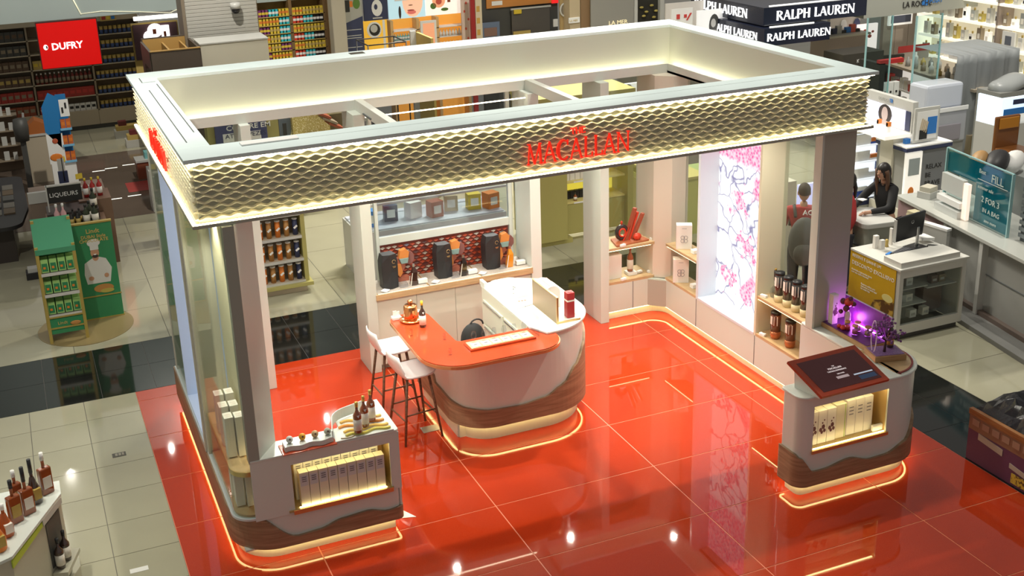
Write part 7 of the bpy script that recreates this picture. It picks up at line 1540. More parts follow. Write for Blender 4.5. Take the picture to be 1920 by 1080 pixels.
# grey green desks behind, where the woman leans
t = thing('service_desk', 'grey green service desk with rounded front panel where the woman leans', 'desk', (9.15, 2.9, 0))
GD = mat('desk_grey_green', (.38, .39, .34), .45)
part('body', MB().prism(rounded([(9.0, 2.62), (9.45, 2.55), (9.55, 3.15), (9.05, 3.25)], [.08, .02, .02, .08], closed=True), 0, .98), GD, t); part('top', MB().prism(rounded([(8.96, 2.58), (9.48, 2.51), (9.58, 3.19), (9.01, 3.29)], [.1, .03, .03, .1], closed=True), .98, 1.05), LGY, t, bev=.01); part('panel_line', MB().box(8.99, 9.02, 2.7, 3.15, .70, .715), dk, t)
t = thing('desk_partition', 'low partition with a red strip and a pale yellow stack on top', 'partition', (9.5, 2.5, 0)); part('board', MB().obox((9.64, 2.16, .54), (.15, -.98, 0), (.98, .15, 0), (0, 0, 1), .33, .03, .54), LGY, t); part('cap', MB().obox((9.64, 2.16, 1.09), (.15, -.98, 0), (.98, .15, 0), (0, 0, 1), .34, .045, .015), PAPER, t); part('red_strip', MB().obox((9.59, 2.30, .95), (.15, -.98, 0), (.98, .15, 0), (0, 0, 1), .08, .012, .012), DRD, t)
multi('paper_stack', [(MB().box(-.07, .07, -.10, .10, 0, .05), C_('pale_yellow_paper', (.62, .58, .38))), (MB().box(-.065, .065, -.095, .095, .05, .09), C_('pale_yellow_paper2', (.55, .50, .32)))], 'stack of pale yellow papers at the desk partition end', 'paper', loc=(9.62, 2.38, 1.107))
# counter with the teal glass screen
t = thing('glass_counter', 'long white edged counter with a grey front along the right side', 'counter', (10.4, 2.0, 0))
e0, e1 = Vector((10.12, 3.35)), Vector((9.62, .40)); dr = (e1 - e0).normalized(); nr = Vector((-dr.y, dr.x))
if nr.x < 0: nr = -nr
def ec(s, o, z): p = e0 + dr * s + nr * o; return (p.x, p.y, z)
def pr4(s0, s1, o0, o1, z0, z1): return MB().prism([ec(s0, o0, 0)[:2], ec(s1, o0, 0)[:2], ec(s1, o1, 0)[:2], ec(s0, o1, 0)[:2]], z0, z1)
Lc = 4.2
part('worktop', pr4(0, Lc, 0, 1.0, 1.05, 1.10), mat('counter_stone', (.55, .56, .52), .2, coat=.3), t, bev=.006); part('front_wall', pr4(1.2, Lc, .12, .18, 0, 1.05), GRY, t); part('upright', pr4(1.15, 1.22, .03, .8, 0, 1.05), LGY, t); part('upright', pr4(1.95, 2.02, .03, .8, 0, 1.05), LGY, t); part('mauve_front', pr4(0, 1.15, .05, .10, .55, 1.05), C_('mauve', (.30, .19, .20)), t); part('kick_board', pr4(1.2, Lc, .05, .12, 0, .12), C_('kick_brown', (.16, .12, .10)), t); part('panel_line', pr4(2.0, Lc, .11, .12, .60, .612), dk, t); part('lower_trough', pr4(1.3, Lc, -.25, .1, .0, .06), C_('trough_grey', (.22, .22, .21)), t)
part('under_counter_panel', pr4(.1, 1.9, .75, .80, 0, 1.05), C_('dark_taupe', (.15, .14, .13)), t)  # dark taupe panel below the worktop
t = thing('glass_screen', 'teal printed glass screen with white marks standing on the grey counter', 'screen', ec(1.6, .3, 1.1))
tm = C_('teal_glass', (.008, .27, .38), .08, coat=.6)
part('glass_sheet', pr4(.68, 2.08, .30, .312, 1.10, 1.92), glass('green_glass', (.85, .95, .95), .9), t); part('teal_print', pr4(.70, 2.05, .314, .320, 1.62, 1.90), tm, t); part('teal_print', pr4(1.36, 2.05, .314, .320, 1.12, 1.62), tm, t); part('glass_edge', pr4(.67, .69, .29, .33, 1.10, 1.93), C_('glass_edge', (.35, .60, .62), .1), t); part('glass_edge', pr4(2.08, 2.10, .29, .33, 1.10, 1.93), C_('glass_edge', (.35, .60, .62), .1), t); part('glass_edge', pr4(.67, 2.10, .30, .325, 1.92, 1.935), C_('glass_edge', (.35, .60, .62), .1), t)
wm = C_('scribble_white', (.62, .72, .68))
U3 = Vector((dr.x, dr.y, 0)); N3 = -Vector((nr.x, nr.y, 0))
for s_, size, s0, z0 in [('Best', .08, 1.42, 1.78), ('FILL', .15, 1.68, 1.72), ('summer sale', .065, 1.42, 1.58), ('2 FOR 3', .11, 1.52, 1.42), ('IN A BAG', .085, 1.56, 1.29), ('save more', .06, 1.62, 1.17)]:
    part('white_writing', text_mb(s_, size, ec(s0, .295, z0), U3, (0, 0, 1), N3, .004), wm, t)
part('white_writing', pr4(1.40, 2.02, .296, .299, 1.69, 1.698), wm, t)
part('lit_strip', pr4(1.26, 1.36, .20, .25, 1.11, 1.60), mat('bg_peach_lit', (.8, .7, .6), .4, emit=(1, .8, .65), es=.5), t)
part('folded_drape', pr4(.76, 1.24, .20, .27, 1.38, 1.62), C_('silver_white', (.60, .62, .60), .3), t); part('folded_drape', pr4(.72, 1.26, .14, .27, 1.10, 1.20), C_('silver_white', (.60, .62, .60), .3), t); part('folded_drape', pr4(.74, 1.26, .16, .27, 1.24, 1.32), PAPER, t)
multi('grey_box_stack', [(MB().box(-.12, .12, -.1, .1, 0, .09), LGY), (MB().box(-.10, .10, -.08, .08, .09, .16), CRM)], 'two stacked cream boxes at the far end of the grey counter', 'box', loc=ec(.25, .35, 1.102), rz=.3)
t = thing('dark_shelf_end', 'dark slatted shelf end at the right edge beside the teal glass', 'shelving', ec(3.0, .5, 1.1)); part('body', pr4(2.22, 3.3, .40, .95, 1.10, 1.85), C_('slate', (.10, .12, .13)), t)
for k in range(8): part('slat', pr4(2.20, 3.3, .38, .40, 1.15 + k * .085, 1.20 + k * .085), C_('slate_light', (.20, .23, .24)), t)
# bags and white sheets heaped behind the glass screen
for (u, v, l_, m_, r_, X_) in [(1835, 298, 'brown paper bag behind the teal glass screen', C_('paper_bag', (.45, .26, .10)), (.16, .14, .15), 1), (1868, 300, 'dark coat heap behind the teal glass screen', C_('dark_coat', (.03, .028, .03)), (.22, .18, .16), 1), (1900, 296, 'white bundle at the right edge behind the teal glass screen', PAPER, (.20, .16, .14), 1), (1846, 318, 'crumpled cream bundle on top of the teal glass screen end', CRM, (.14, .12, .06), 1)]:
    q = at(u, v, z=1.75); mb = MB(); mb.ell((0, 0, r_[2]), r_, 14, 9); mb.v = [(x + .03 * math.sin(9 * y + 5 * z), y + .03 * math.sin(8 * x), z + .025 * math.sin(11 * x + 4 * y)) for x, y, z in mb.v]
    multi('bundle', [(mb, m_)], l_, 'bundle', loc=(q.x, q.y, 1.55))
q = at(1870, 320, z=1.55); solo('storage_counter', MB().box(q.x + .05, q.x + 1.5, q.y - .9, q.y + .7, 0, 1.55), C_('store_grey', (.34, .36, .35)), 'grey storage block carrying the bags behind the teal glass', 'counter')
t = thing('rust_chair', 'rust and amber chair back rising behind the dark coat heap', 'chair', at(1880, 250, z=1.9)); q = at(1888, 262, z=1.75)
part('backrest', MB().box(q.x - .22, q.x + .22, q.y, q.y + .06, 1.55, 2.10), C_('chair_rust', (.22, .08, .02), .3), t, bev=.02); part('amber_pad', MB().box(q.x - .18, q.x + .18, q.y - .02, q.y, 1.92, 2.08), C_('chair_amber', (.55, .22, .02), .3), t, bev=.01); part('seat', MB().box(q.x - .22, q.x + .22, q.y - .4, q.y, 1.55, 1.66), C_('chair_rust', (.22, .08, .02), .3), t, bev=.02)
# pillar, small showcase with navy top
a = rx(1671, 262, 1698, 350, 5.3)
solo('pillar', MB().box(a[0], a[1], 5.3, 5.6, 0, 1.35), CRM, 'short cream pillar left of the navy topped showcase', 'pillar', bev=.01)
t = thing('showcase', 'small lit showcase with navy rim and dark printed side', 'showcase', (12.4, 5.3, 0)); a = rx(1699, 272, 1728, 350, 5.0)
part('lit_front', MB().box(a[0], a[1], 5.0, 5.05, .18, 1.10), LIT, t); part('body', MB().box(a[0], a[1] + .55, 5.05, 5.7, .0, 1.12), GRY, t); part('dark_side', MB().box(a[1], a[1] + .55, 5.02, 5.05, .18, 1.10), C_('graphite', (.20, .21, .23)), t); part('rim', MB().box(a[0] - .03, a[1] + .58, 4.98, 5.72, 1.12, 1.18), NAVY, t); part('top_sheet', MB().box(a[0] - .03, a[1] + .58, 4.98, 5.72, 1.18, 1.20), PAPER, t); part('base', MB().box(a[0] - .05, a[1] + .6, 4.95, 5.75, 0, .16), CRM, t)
for k, s_ in enumerate(('RELAX', 'BE', 'BRAVE', 'GO')): part('lettering', text_mb(s_, .11, (a[1] + .10, 5.015, .78 - k * .14), (1, 0, 0), (0, 0, 1), (0, -1, 0), .003), BOK, t)
part('emblem', MB().ell((a[0] + .13, 4.995, .45), (.06, .006, .08), 10, 6), ORG, t); part('product_window', MB().box(a[0] + .05, a[1] - .05, 4.99, 5.0, .72, 1.0), C_('window_grey', (.35, .4, .42)), t)
for k, (x, m_) in enumerate([(a[0] + .15, BLU), (a[0] + .35, C_('lilac', (.45, .45, .75))), (a[0] + .55, BLU)]): multi('cosmetic_tube', [(MB().box(-.05, .05, -.03, .03, 0, .08), m_)], f'{["blue tester nearest the pillar", "lilac tester in the middle", "blue tester farthest from the pillar"][k]} on the navy rimmed showcase', 'cosmetic tube', loc=(x, 5.2, 1.202), rz=.4 * k)
# skin care gondola with lit back wall of shelves (faces the camera)
t = thing('skincare_gondola', 'white lit gondola of skin care bottles with navy edge behind the woman', 'shelving', (12.6, 6.2, 0))
a = rx(1596, 240, 1672, 345, 5.9); gx0, gx1 = a[0], a[1]
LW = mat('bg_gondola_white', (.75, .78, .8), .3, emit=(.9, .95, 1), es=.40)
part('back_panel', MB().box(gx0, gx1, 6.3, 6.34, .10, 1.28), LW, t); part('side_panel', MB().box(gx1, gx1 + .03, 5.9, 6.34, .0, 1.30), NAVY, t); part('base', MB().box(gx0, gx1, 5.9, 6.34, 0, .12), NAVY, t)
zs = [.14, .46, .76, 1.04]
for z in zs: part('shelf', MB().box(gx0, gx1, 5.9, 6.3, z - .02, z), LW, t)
part('top_board', MB().box(gx0 - .02, gx1 + .03, 5.88, 7.0, 1.26, 1.30), LGY, t)
kinds = [(C_('deep_blue', (.03, .08, .35)), PAPER, 'white and blue'), (PAPER, PAPER, 'white'), (PAPER, ORG, 'white and orange'), (PAPER, ORG, 'white and orange')]
for i, z in enumerate(zs):
    n = 12; xs_ = [gx0 + .06 + (gx1 - gx0 - .12) * (k + .5) / n for k in range(n)]
    place([(MB().box(-.035, .035, -.03, .03, 0, .10), kinds[i][0]), (MB().box(-.03, .03, -.025, .025, .10, .17), PAPER)], 'skincare_bottle', 'bottle', f'skin care bottles, tier {i + 1}', [(x, 5.97, z + .002) for x in xs_[:6]], f'{kinds[i][2]} skin care bottle, {["lowest", "second", "third", "top"][i]} tier')
    place([(MB().box(-.04, .04, -.03, .03, 0, .09), kinds[i][1]), (MB().box(-.035, .035, -.032, .028, .0, .035), kinds[(i + 1) % 4][0] if i else kinds[1][0])], 'skincare_carton', 'box', f'skin care cartons, tier {i + 1}', [(x, 5.97, z + .002) for x in xs_[6:]], f'small white skin care carton, {["lowest", "second", "third", "top"][i]} tier')
# lit face showcase above it
t = thing('face_showcase', 'white showcase with lit lilac panels and a portrait of a dark haired face', 'showcase', (12.4, 6.6, 1.3))
U4 = Vector((.15, -1, 0)).normalized()
o4 = at(1622, 222, z=1.36); p4 = at(1708, 250, z=1.36); U4 = (p4 - o4); L4 = U4.length; U4.normalize(); N4 = Vector((-U4.y, U4.x, 0)); N4 = -N4 if N4.x > 0 else N4
def fx(s0, s1, z0, z1, m_, nm, d=.02, off=0): part(nm, MB().ext([(s0, 0), (s1, 0), (s1, z1 - z0), (s0, z1 - z0)], Vector((o4.x, o4.y, z0)) + N4 * off, U4, (0, 0, 1), -N4 * d), m_, t, fix=True)
fx(0, L4, 1.34, 1.86, LGY, 'frame', .10); fx(.03, L4 * .30, 1.38, 1.70, mat('bg_lilac_lit', (.7, .7, .9), .4, emit=(.7, .72, 1), es=.6), 'lit_panel', .01, .012); fx(L4 * .32, L4 * .58, 1.38, 1.70, mat('bg_white_lit2', (.8, .8, .85), .4, emit=(1, 1, 1), es=.5), 'lit_panel', .01, .012); fx(L4 * .60, L4 * .86, 1.38, 1.70, MC['bg_lilac_lit'], 'lit_panel', .01, .012); fx(L4 * .88, L4 * .97, 1.38, 1.70, NAVY, 'navy_panel', .01, .012)
def fe(s, z, rs, rz_, m_, nm, off): part(nm, MB().ext([(s + rs * math.cos(k), rz_ * math.sin(k)) for k in [2 * PI * j / 16 for j in range(16)]], Vector((o4.x, o4.y, z)) + N4 * off, U4, (0, 0, 1), -N4 * .004), m_, t, fix=True)
fe(L4 * .45, 1.55, .17, .16, C_('dark_hair', (.04, .03, .03)), 'hair', .022); fe(L4 * .45, 1.55, .08, .12, C_('portrait_skin', (.55, .44, .42)), 'face', .028); fe(L4 * .45, 1.41, .12, .04, C_('portrait_skin', (.55, .44, .42)), 'shoulders', .03)
part('lettering', text_mb('LA ROCHE', .07, Vector((o4.x, o4.y, 1.76)) + U4 * (L4 * .28) + N4 * .012, U4, (0, 0, 1), N4, .003), GRY, t); fx(L4 * .52, L4 * .58, 1.76, 1.82, BLU, 'blue_square', .004, .013)
part('counter_shelf', MB().ext([(0, 0), (L4, 0), (L4, .06), (0, .06)], Vector((o4.x, o4.y, 1.30)) + N4 * .5, U4, (0, 0, 1), -N4 * .55), LIT, t, fix=True)
for k, (f_, l_) in enumerate([(.62, 'first orange capped tester on the lit showcase shelf'), (.82, 'second orange capped tester on the lit showcase shelf')]): q = Vector((o4.x, o4.y, 1.362)) + U4 * (L4 * f_) + N4 * .28; multi('tester_tube', [(MB().box(-.035, .035, -.02, .02, 0, .16), PAPER), (MB().box(-.035, .035, -.022, .018, .10, .17), ORG)], l_, 'cosmetic tube', loc=q)
0 and solo('showcase_plinth', MB().box(min(o4.x, p4.x) - .1, max(o4.x, p4.x) + .5, p4.y + .75, o4.y + .2, 0, 1.30), LGY, 'grey plinth under the showcase with the lilac panels', 'plinth')
t = thing('glove_poster', 'small framed poster with pale fingers and a blue field beside the plastic box', 'poster', at(1735, 275, z=1.3)); q = at(1734, 262, z=1.25)
part('frame', MB().box(q.x - .24, q.x + .26, q.y, q.y + .03, 1.22, 1.78), LGY, t); part('field', MB().box(q.x - .20, q.x + .22, q.y - .006, q.y, 1.26, 1.72), PAPER, t); part('blue_field', MB().box(q.x + .02, q.x + .21, q.y - .010, q.y - .006, 1.34, 1.62), BLU, t)
for k in range(4): part('finger', MB().obox((q.x - .10 + k * .035, q.y - .012, 1.52 - .02 * k), (1, 0, 0), (0, 1, 0), (.2, 0, 1), .012, .004, .09), C_('pale_finger', (.6, .5, .35)), t)
part('dark_cuff', MB().box(q.x - .13, q.x + .02, q.y - .016, q.y - .008, 1.27, 1.42), BOK, t)

# plastic covered dispenser, grey cloth block, cosmetic counter
t = thing('plastic_cover', 'translucent white plastic covered stand', 'covered stand', at(1775, 270, z=1.2)); PY = 6.0; a = rx(1738, 160, 1806, 205, PY); b = rx(1734, 206, 1808, 268, PY)
wp = mat('bg_plastic', (.62, .66, .74), .25, coat=.3, bump=.6, bscale=9); part('upper_box', MB().box(a[0], a[1], PY, PY + .45, a[2], a[3] + .02), wp, t, bev=.05); part('lower_box', MB().box(b[0], b[1], PY - .04, PY + .5, b[2], a[2]), C_('plastic_grey', (.42, .43, .46), .25), t, bev=.03); part('grey_fold', MB().box(b[0] + .06, b[1] - .14, PY - .07, PY - .04, b[2] + .05, b[2] + .34), C_('mauve_grey', (.30, .28, .31)), t, bev=.02); part('base', MB().box(b[0], b[1], PY, PY + .45, 0, b[2]), GRY, t)
part('fold_line', MB().box(b[0], b[1], PY - .06, PY - .04, a[2] - .04, a[2] + .04), PAPER, t, bev=.01)
a = rx(1795, 100, 1890, 255, 7.2); mb = MB(); vs = []; n1, n2 = 26, 12
for i in range(n1 + 1):
    for j in range(n2 + 1):
        x = a[0] - .1 + (a[1] - a[0] + .3) * i / n1; z = .0 + (a[3]) * j / n2
        vs.append((x, 7.2 + .05 * math.sin(i * 1.1 + j * .3) + .04 * math.sin(i * 2.3), z))
k0 = len(vs)
for i in range(n1 + 1): vs.append((vs[i * (n2 + 1) + n2][0], 8.3, a[3] + .02))
fs = [(i * (n2 + 1) + j, (i + 1) * (n2 + 1) + j, (i + 1) * (n2 + 1) + j + 1, i * (n2 + 1) + j + 1) for i in range(n1) for j in range(n2)] + [(i * (n2 + 1) + n2, (i + 1) * (n2 + 1) + n2, k0 + i + 1, k0 + i) for i in range(n1)]
mb.add(vs, fs, True); solo('grey_dust_sheet', mb, mat('bg_sheet', (.30, .32, .33), .6), 'large grey draped sheet over a tall block in front of the bright shelves', 'dust sheet', loc=(a[0], 7.2, 0))
t = thing('makeup_counter', 'long cosmetics counter with lit drawers of red and white boxes', 'counter', (14.5, 8.4, 0))
o5 = at(1658, 118, z=1.35); p5 = at(1760, 150, z=1.35); U5 = p5 - o5; L5 = U5.length; U5.normalize(); N5 = Vector((-U5.y, U5.x, 0)); N5 = -N5 if N5.x > 0 else N5
def cx(s0, s1, z0, z1, m_, nm, d=.02, off=0): part(nm, MB().ext([(s0, 0), (s1, 0), (s1, z1 - z0), (s0, z1 - z0)], Vector((o5.x, o5.y, z0)) + N5 * off, U5, (0, 0, 1), -N5 * d), m_, t, fix=True)
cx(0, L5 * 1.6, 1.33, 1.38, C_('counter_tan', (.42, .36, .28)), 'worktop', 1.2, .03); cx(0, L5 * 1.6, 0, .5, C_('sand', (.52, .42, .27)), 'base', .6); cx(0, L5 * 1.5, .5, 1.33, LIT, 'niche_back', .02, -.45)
for z in (.52, .92): cx(0, L5 * 1.5, z - .03, z, PAPER, 'shelf', .45)
cx(-.06, 0, 0, 1.5, C_('black_frame', (.03, .028, .025)), 'frame', .5, .04)
for i, z in enumerate((.52, .92)):
    for k in range(16):
        q = Vector((o5.x, o5.y, z + .002)) + U5 * (.12 + k * L5 * 1.35 / 16) + N5 * -.10
        m_ = [PAPER, C_('bright_red', (.6, .05, .04)), DRD, LABEL, GRY][(k * 3 + i) % 5]
        multi('cosmetic_box', [(MB().box(-.06, .06, -.06, .06, 0, .22 - .04 * (k % 3)), m_)], f'{["white", "bright red", "dark red", "cream", "grey"][(k * 3 + i) % 5]} cosmetic box, {["lower", "upper"][i]} makeup counter shelf, {ORD[k]} from its dark frame', 'box', 'boxes in the makeup counter', q, math.atan2(U5.y, U5.x))
for k in range(18):
    q = Vector((o5.x, o5.y, 1.382)) + U5 * (.35 + (k % 9) * .27) - N5 * (.15 + .35 * (k // 9)); h_ = .14 + .12 * ((k * 7) % 5) / 5
    m_ = [TING, GRY, C_('glass_grey', (.45, .47, .45), .15), BRN, PAPER][k % 5]
    multi('makeup_item', [(MB().lathe([(.05, 0), (.05, h_ * .6), (.02, h_ * .75), (.02, h_)], n=8), m_)], f'{["golden", "grey", "glassy", "brown", "white"][k % 5]} tester, {["front", "rear"][k // 9]} row on the makeup counter, {ORD[k % 9]} from its frame', 'cosmetic bottle', 'testers on the makeup counter', q)
t = thing('makeup_mirror', 'panel with red header strip above the makeup counter', 'display', at(1715, 95, z=1.9)); q0 = at(1683, 118, z=1.40); q1 = at(1740, 118, z=1.40)
a = rx(1683, 86, 1741, 122, q0.y + .6); Y_ = q0.y + .6; part('panel', MB().box(a[0], a[1], Y_, Y_ + .04, 0, a[3]), C_('panel_taupe', (.48, .42, .38)), t); part('red_header', MB().box(a[0], a[1], Y_ - .01, Y_, a[3] - .12, a[3] + .02), C_('header_red', (.50, .03, .03)), t)
t = thing('black_fixture', 'black display fixture with white cartons and a red strip', 'display', at(1665, 150, z=1.2)); a = rx(1648, 118, 1684, 185, 8.1)
part('body', MB().box(a[0], a[0] + .12, 8.1, 8.7, 0, a[3]), C_('black_frame', (.03, .028, .025)), t); part('body', MB().box(a[0], a[1], 8.12, 8.7, 0, .9), C_('black_frame', (.03, .028, .025)), t); part('back_board', MB().box(a[0], a[1], 8.6, 8.7, .9, a[3] - .2), LGY, t); part('red_strip', MB().box(a[0], a[1] + .1, 8.1, 8.2, a[3] - .02, a[3] + .06), C_('header_red', (.50, .03, .03)), t)
for k in range(6): multi('white_carton', [(MB().box(-.06, .06, -.05, .05, 0, .26), PAPER), (MB().box(-.02, .02, -.055, -.05, .06, .10), BOK)], f'tall white carton {["lower left", "lower middle", "lower right", "upper left", "upper middle", "upper right"][k]} in the black fixture', 'box', 'white cartons in the black fixture', (a[0] + .20 + .135 * (k % 3), 8.2, .902 + .28 * (k // 3)))
# black low counter + cream drawers + wood wall and screen, glass posts
a = rx(1580, 100, 1640, 150, 9.0); t = thing('black_counter', 'low black counter with small white lettering behind the canopy corner', 'counter', ((a[0] + a[1]) / 2, 9, 0)); part('body', MB().box(a[0], a[1] + .2, 9.0, 9.6, 0, a[3]), C_('black_brown', (.05, .045, .035)), t); q = at(1606, 118, y=8.99); part('lettering', text_mb('Kyan', .10, (q.x, 8.99, q.z), (1, 0, 0), (0, 0, 1), (0, -1, 0), .004), PAPER, t)
a = rx(1553, 68, 1626, 120, 10.6); t = thing('drawer_cabinet', 'cream lit drawer cabinet behind the low black counter', 'cabinet', ((a[0] + a[1]) / 2, 10.6, 0)); xm = a[0] + (a[1] - a[0]) * .55
part('body', MB().box(a[0], a[1], 10.62, 11.2, 0, a[3]), C_('drawer_taupe', (.40, .33, .28)), t)
for i in range(4):
    for k in range(2): z = .45 + i * .3; x = a[0] + k * (xm - a[0]) / 2; part('drawer', MB().box(x + .01, x + (xm - a[0]) / 2 - .01, 10.59, 10.62, z, z + .27), C_('drawer_lit', (.62, .55, .32), emit=(1, .85, .45), es=.25), t)
part('worktop', MB().box(a[0] - .03, a[1] + .03, 10.55, 11.25, a[3], a[3] + .04), CRM, t)
for k in range(7): multi('makeup_tester', [(MB().box(-.06, .06, -.04, .04, 0, .06 + .05 * (k % 3)), [BK, NAVY, LGY, BK, BLU, C_('rose_red', (.7, .12, .08)), BK][k])], f'{["black", "navy", "grey", "tall black", "blue", "red", "small black"][k]} makeup tester on the cream drawer cabinet', 'cosmetic', 'testers on the drawer cabinet', (a[0] + .15 + k * (a[1] - a[0] - .3) / 6, 10.8, a[3] + .042))
a = rx(1556, 34, 1612, 66, 11.6); t = thing('display_wall_grey', 'lit grey display wall with small white items left of the pink lightbox', 'display wall', ((a[0] + a[1]) / 2, 11.6, 0)); part('wall_board', MB().box(a[0], a[1], 11.6, 11.7, 0, a[3] + .12), C_('wall_greige', (.42, .39, .34)), t); part('light_line', MB().box(a[0], a[1], 11.55, 11.6, a[3] + .1, a[3] + .13), glow('pinkish_line', (1, .75, .65), 1.2), t)
for k in range(2): part('mirror_oval', MB().ell((a[0] + .35 + k * .35, 11.58, a[2] + .22), (.09, .01, .13), 12, 6), [LGY, NAVY][k], t)
a = rx(1609, 45, 1645, 82, 11.3); t = thing('pink_lightbox', 'lit lightbox with red and pink roses near the glass post', 'lightbox', ((a[0] + a[1]) / 2, 11.3, 0)); part('panel', MB().box(a[0], a[1], 11.3, 11.36, 0, a[3]), mat('bg_pink_lit', (.85, .7, .65), .4, emit=(1, .8, .75), es=.7), t)
for fx_, fz_, r_ in [(.35, .35, .22), (.6, .62, .2), (.3, .75, .18), (.75, .4, .14)]: de(t, a, 11.3, fx_, fz_, r_, r_ * .9, C_('rose_red', (.7, .12, .08)), 'rose')
a = rx(1655, 22, 1722, 130, 11.8); t = thing('wood_wall', 'taupe wood wall panel with a framed dark screen', 'wall panel', ((a[0] + a[1]) / 2, 11.8, 0)); part('board', MB().box(a[0], a[0] + (a[1] - a[0]) * .32, 11.8, 11.9, 0, 3.3), C_('taupe_wood', (.38, .32, .26)), t); part('board', MB().box(a[0] + (a[1] - a[0]) * .33, a[0] + (a[1] - a[0]) * .68, 11.8, 11.9, 0, 3.3), C_('taupe_wood', (.38, .32, .26)), t); part('board', MB().box(a[0] + (a[1] - a[0]) * .69, a[1] + .2, 11.8, 11.9, 0, 3.3), C_('taupe_wood', (.38, .32, .26)), t)
q = rx(1666, 24, 1709, 46, 11.75); part('screen_frame', MB().box(q[0], q[1], 11.72, 11.78, q[2], q[3]), LIT, t); part('screen', MB().box(q[0] + .05, q[1] - .05, 11.71, 11.72, q[2] + .05, q[3] - .05), C_('screen_slate', (.12, .13, .18), .2), t)
gp = glass('green_glass', (.85, .95, .95), .9)
for (u, v0, v1, Y_, l_) in [(1628, 34, 190, 7.6, 'tall green edged glass pane behind the canopy corner'), (1720, 30, 230, 6.6, 'tall green edged glass pane in front of the makeup counter')]:
    q0 = at(u, v1, y=Y_); q1 = at(u, v0, y=Y_); t = thing('glass_screen', l_, 'glass screen', (q0.x, Y_, 0)); part('pane', MB().box(q1.x, q1.x + .55, Y_, Y_ + .01, 0, q1.z), gp, t); part('pane_edge', MB().box(q1.x - .012, q1.x + .006, Y_ - .012, Y_ + .02, 0, q1.z), C_('glass_edge', (.35, .60, .62), .1), t); part('pane_edge', MB().box(q1.x + .545, q1.x + .56, Y_ - .012, Y_ + .02, 0, q1.z), C_('glass_edge', (.35, .60, .62), .1), t)
# bright shelves at far right
t = thing('bright_shelf_wall', 'long brightly lit white shelf wall of perfumes at the far right', 'shelving', (17.2, 9.5, 0)); X_ = 17.0
y0, y1 = at(1925, 60, x=X_).y - .6, at(1727, 60, x=X_).y + .1
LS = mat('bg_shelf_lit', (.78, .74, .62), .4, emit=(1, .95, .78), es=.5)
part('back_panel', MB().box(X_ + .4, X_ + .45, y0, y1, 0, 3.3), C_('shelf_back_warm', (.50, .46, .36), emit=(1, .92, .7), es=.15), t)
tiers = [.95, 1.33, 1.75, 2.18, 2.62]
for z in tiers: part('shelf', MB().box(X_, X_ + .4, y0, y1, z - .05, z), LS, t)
part('end_board', MB().box(X_ - .02, X_ + .45, y1, y1 + .05, 0, 3.3), LS, t); part('base', MB().box(X_, X_ + .45, y0, y1, 0, .9), C_('taupe_wood', (.38, .32, .26)), t); part('mid_upright', MB().box(X_, X_ + .4, y0 + 1.35, y0 + 1.40, .9, 3.3), C_('upright_taupe', (.30, .24, .20)), t)
pm = [PAPER, LGY, C_('gold_bit', (.5, .40, .10), .3), C_('glass_grey', (.45, .47, .45), .15), LIT, BRN]
for i, z in enumerate(tiers):
    n = 15
    for k in range(n):
        y = y1 - .15 - (y1 - y0 - .3) * k / n; kind_ = (k * 5 + i * 3) % 6; hh = .16 + .14 * ((k * 3 + i) % 4) / 3
        multi('perfume', [(MB().box(-.05, .05, -.055, .055, 0, hh), pm[kind_]), (MB().box(-.054, -.05, -.03, .03, hh * .3, hh * .65), BOK if (k + i) % 4 == 0 else LABEL), (MB().cyl(0, 0, hh, hh + .05, .02, 6), TING)], f'{["white", "grey", "gold", "glassy", "glowing white", "brown"][kind_]} perfume, {["lowest", "second", "third", "fourth", "top"][i]} bright shelf, {ORD[k]} from the far end', 'perfume', f'perfumes on bright shelf {i + 1}', (X_ + .12, y, z + .002))
for (y, z, w_, h_, l_) in [(y0 + .55, 2.182, .12, .40, 'white framed portrait card standing on the fourth bright shelf'), (y0 + 1.05, 1.752, .16, .35, 'white bag on the third bright shelf'), (y0 + 2.4, 1.332, .2, .30, 'lit blue and white card on the second bright shelf')]:
    multi('display_card', [(MB().box(-.02, .02, -w_, w_, 0, h_), PAPER), (MB().box(-.024, -.02, -w_ * .5, w_ * .5, h_ * .25, h_ * .75), C_('card_slate', (.14, .16, .2)))], l_, 'card', loc=(X_ + .03, y, z))
# blue lit display at right edge
t = thing('blue_display', 'blue and white lit display case at the right edge', 'display', at(1890, 205, z=1.6)); q = at(1884, 236, z=1.45); q = q + Vector((.22, 0, -.06)); part('case', MB().box(q.x - .35, q.x + .7, q.y, q.y + .5, 0, 1.45), LGY, t); part('lit_header', MB().box(q.x - .30, q.x + .7, q.y, q.y + .04, 1.70, 1.90), mat('bg_blue_lit', (.6, .75, .9), .4, emit=(.7, .85, 1), es=.6), t); part('blue_band', MB().box(q.x - .30, q.x + .7, q.y - .01, q.y, 1.62, 1.72), BLU, t); part('lit_side', MB().box(q.x - .34, q.x - .30, q.y - .02, q.y + .5, 1.45, 1.90), MC['bg_blue_lit'], t); part('print', MB().box(q.x - .1, q.x + .3, q.y - .008, q.y, 1.78, 1.86), NAVY, t)
q = at(1868, 130, z=1.9); mb = MB().ell((0, 0, .1), (.42, .25, .17), 16, 9); mb.v = [(x + .05 * math.sin(7 * z), y, z + .04 * math.sin(8 * x)) for x, y, z in mb.v]
multi('wrapped_goods', [(mb, mat('bg_plastic2', (.42, .44, .44), .3, coat=.3)), (MB().box(-.4, .5, -.25, .3, -1.5, .02), GRY)], 'grey plastic wrapped goods on a block below the bright shelves', 'wrapped goods', loc=(q.x + .3, q.y, 1.5))

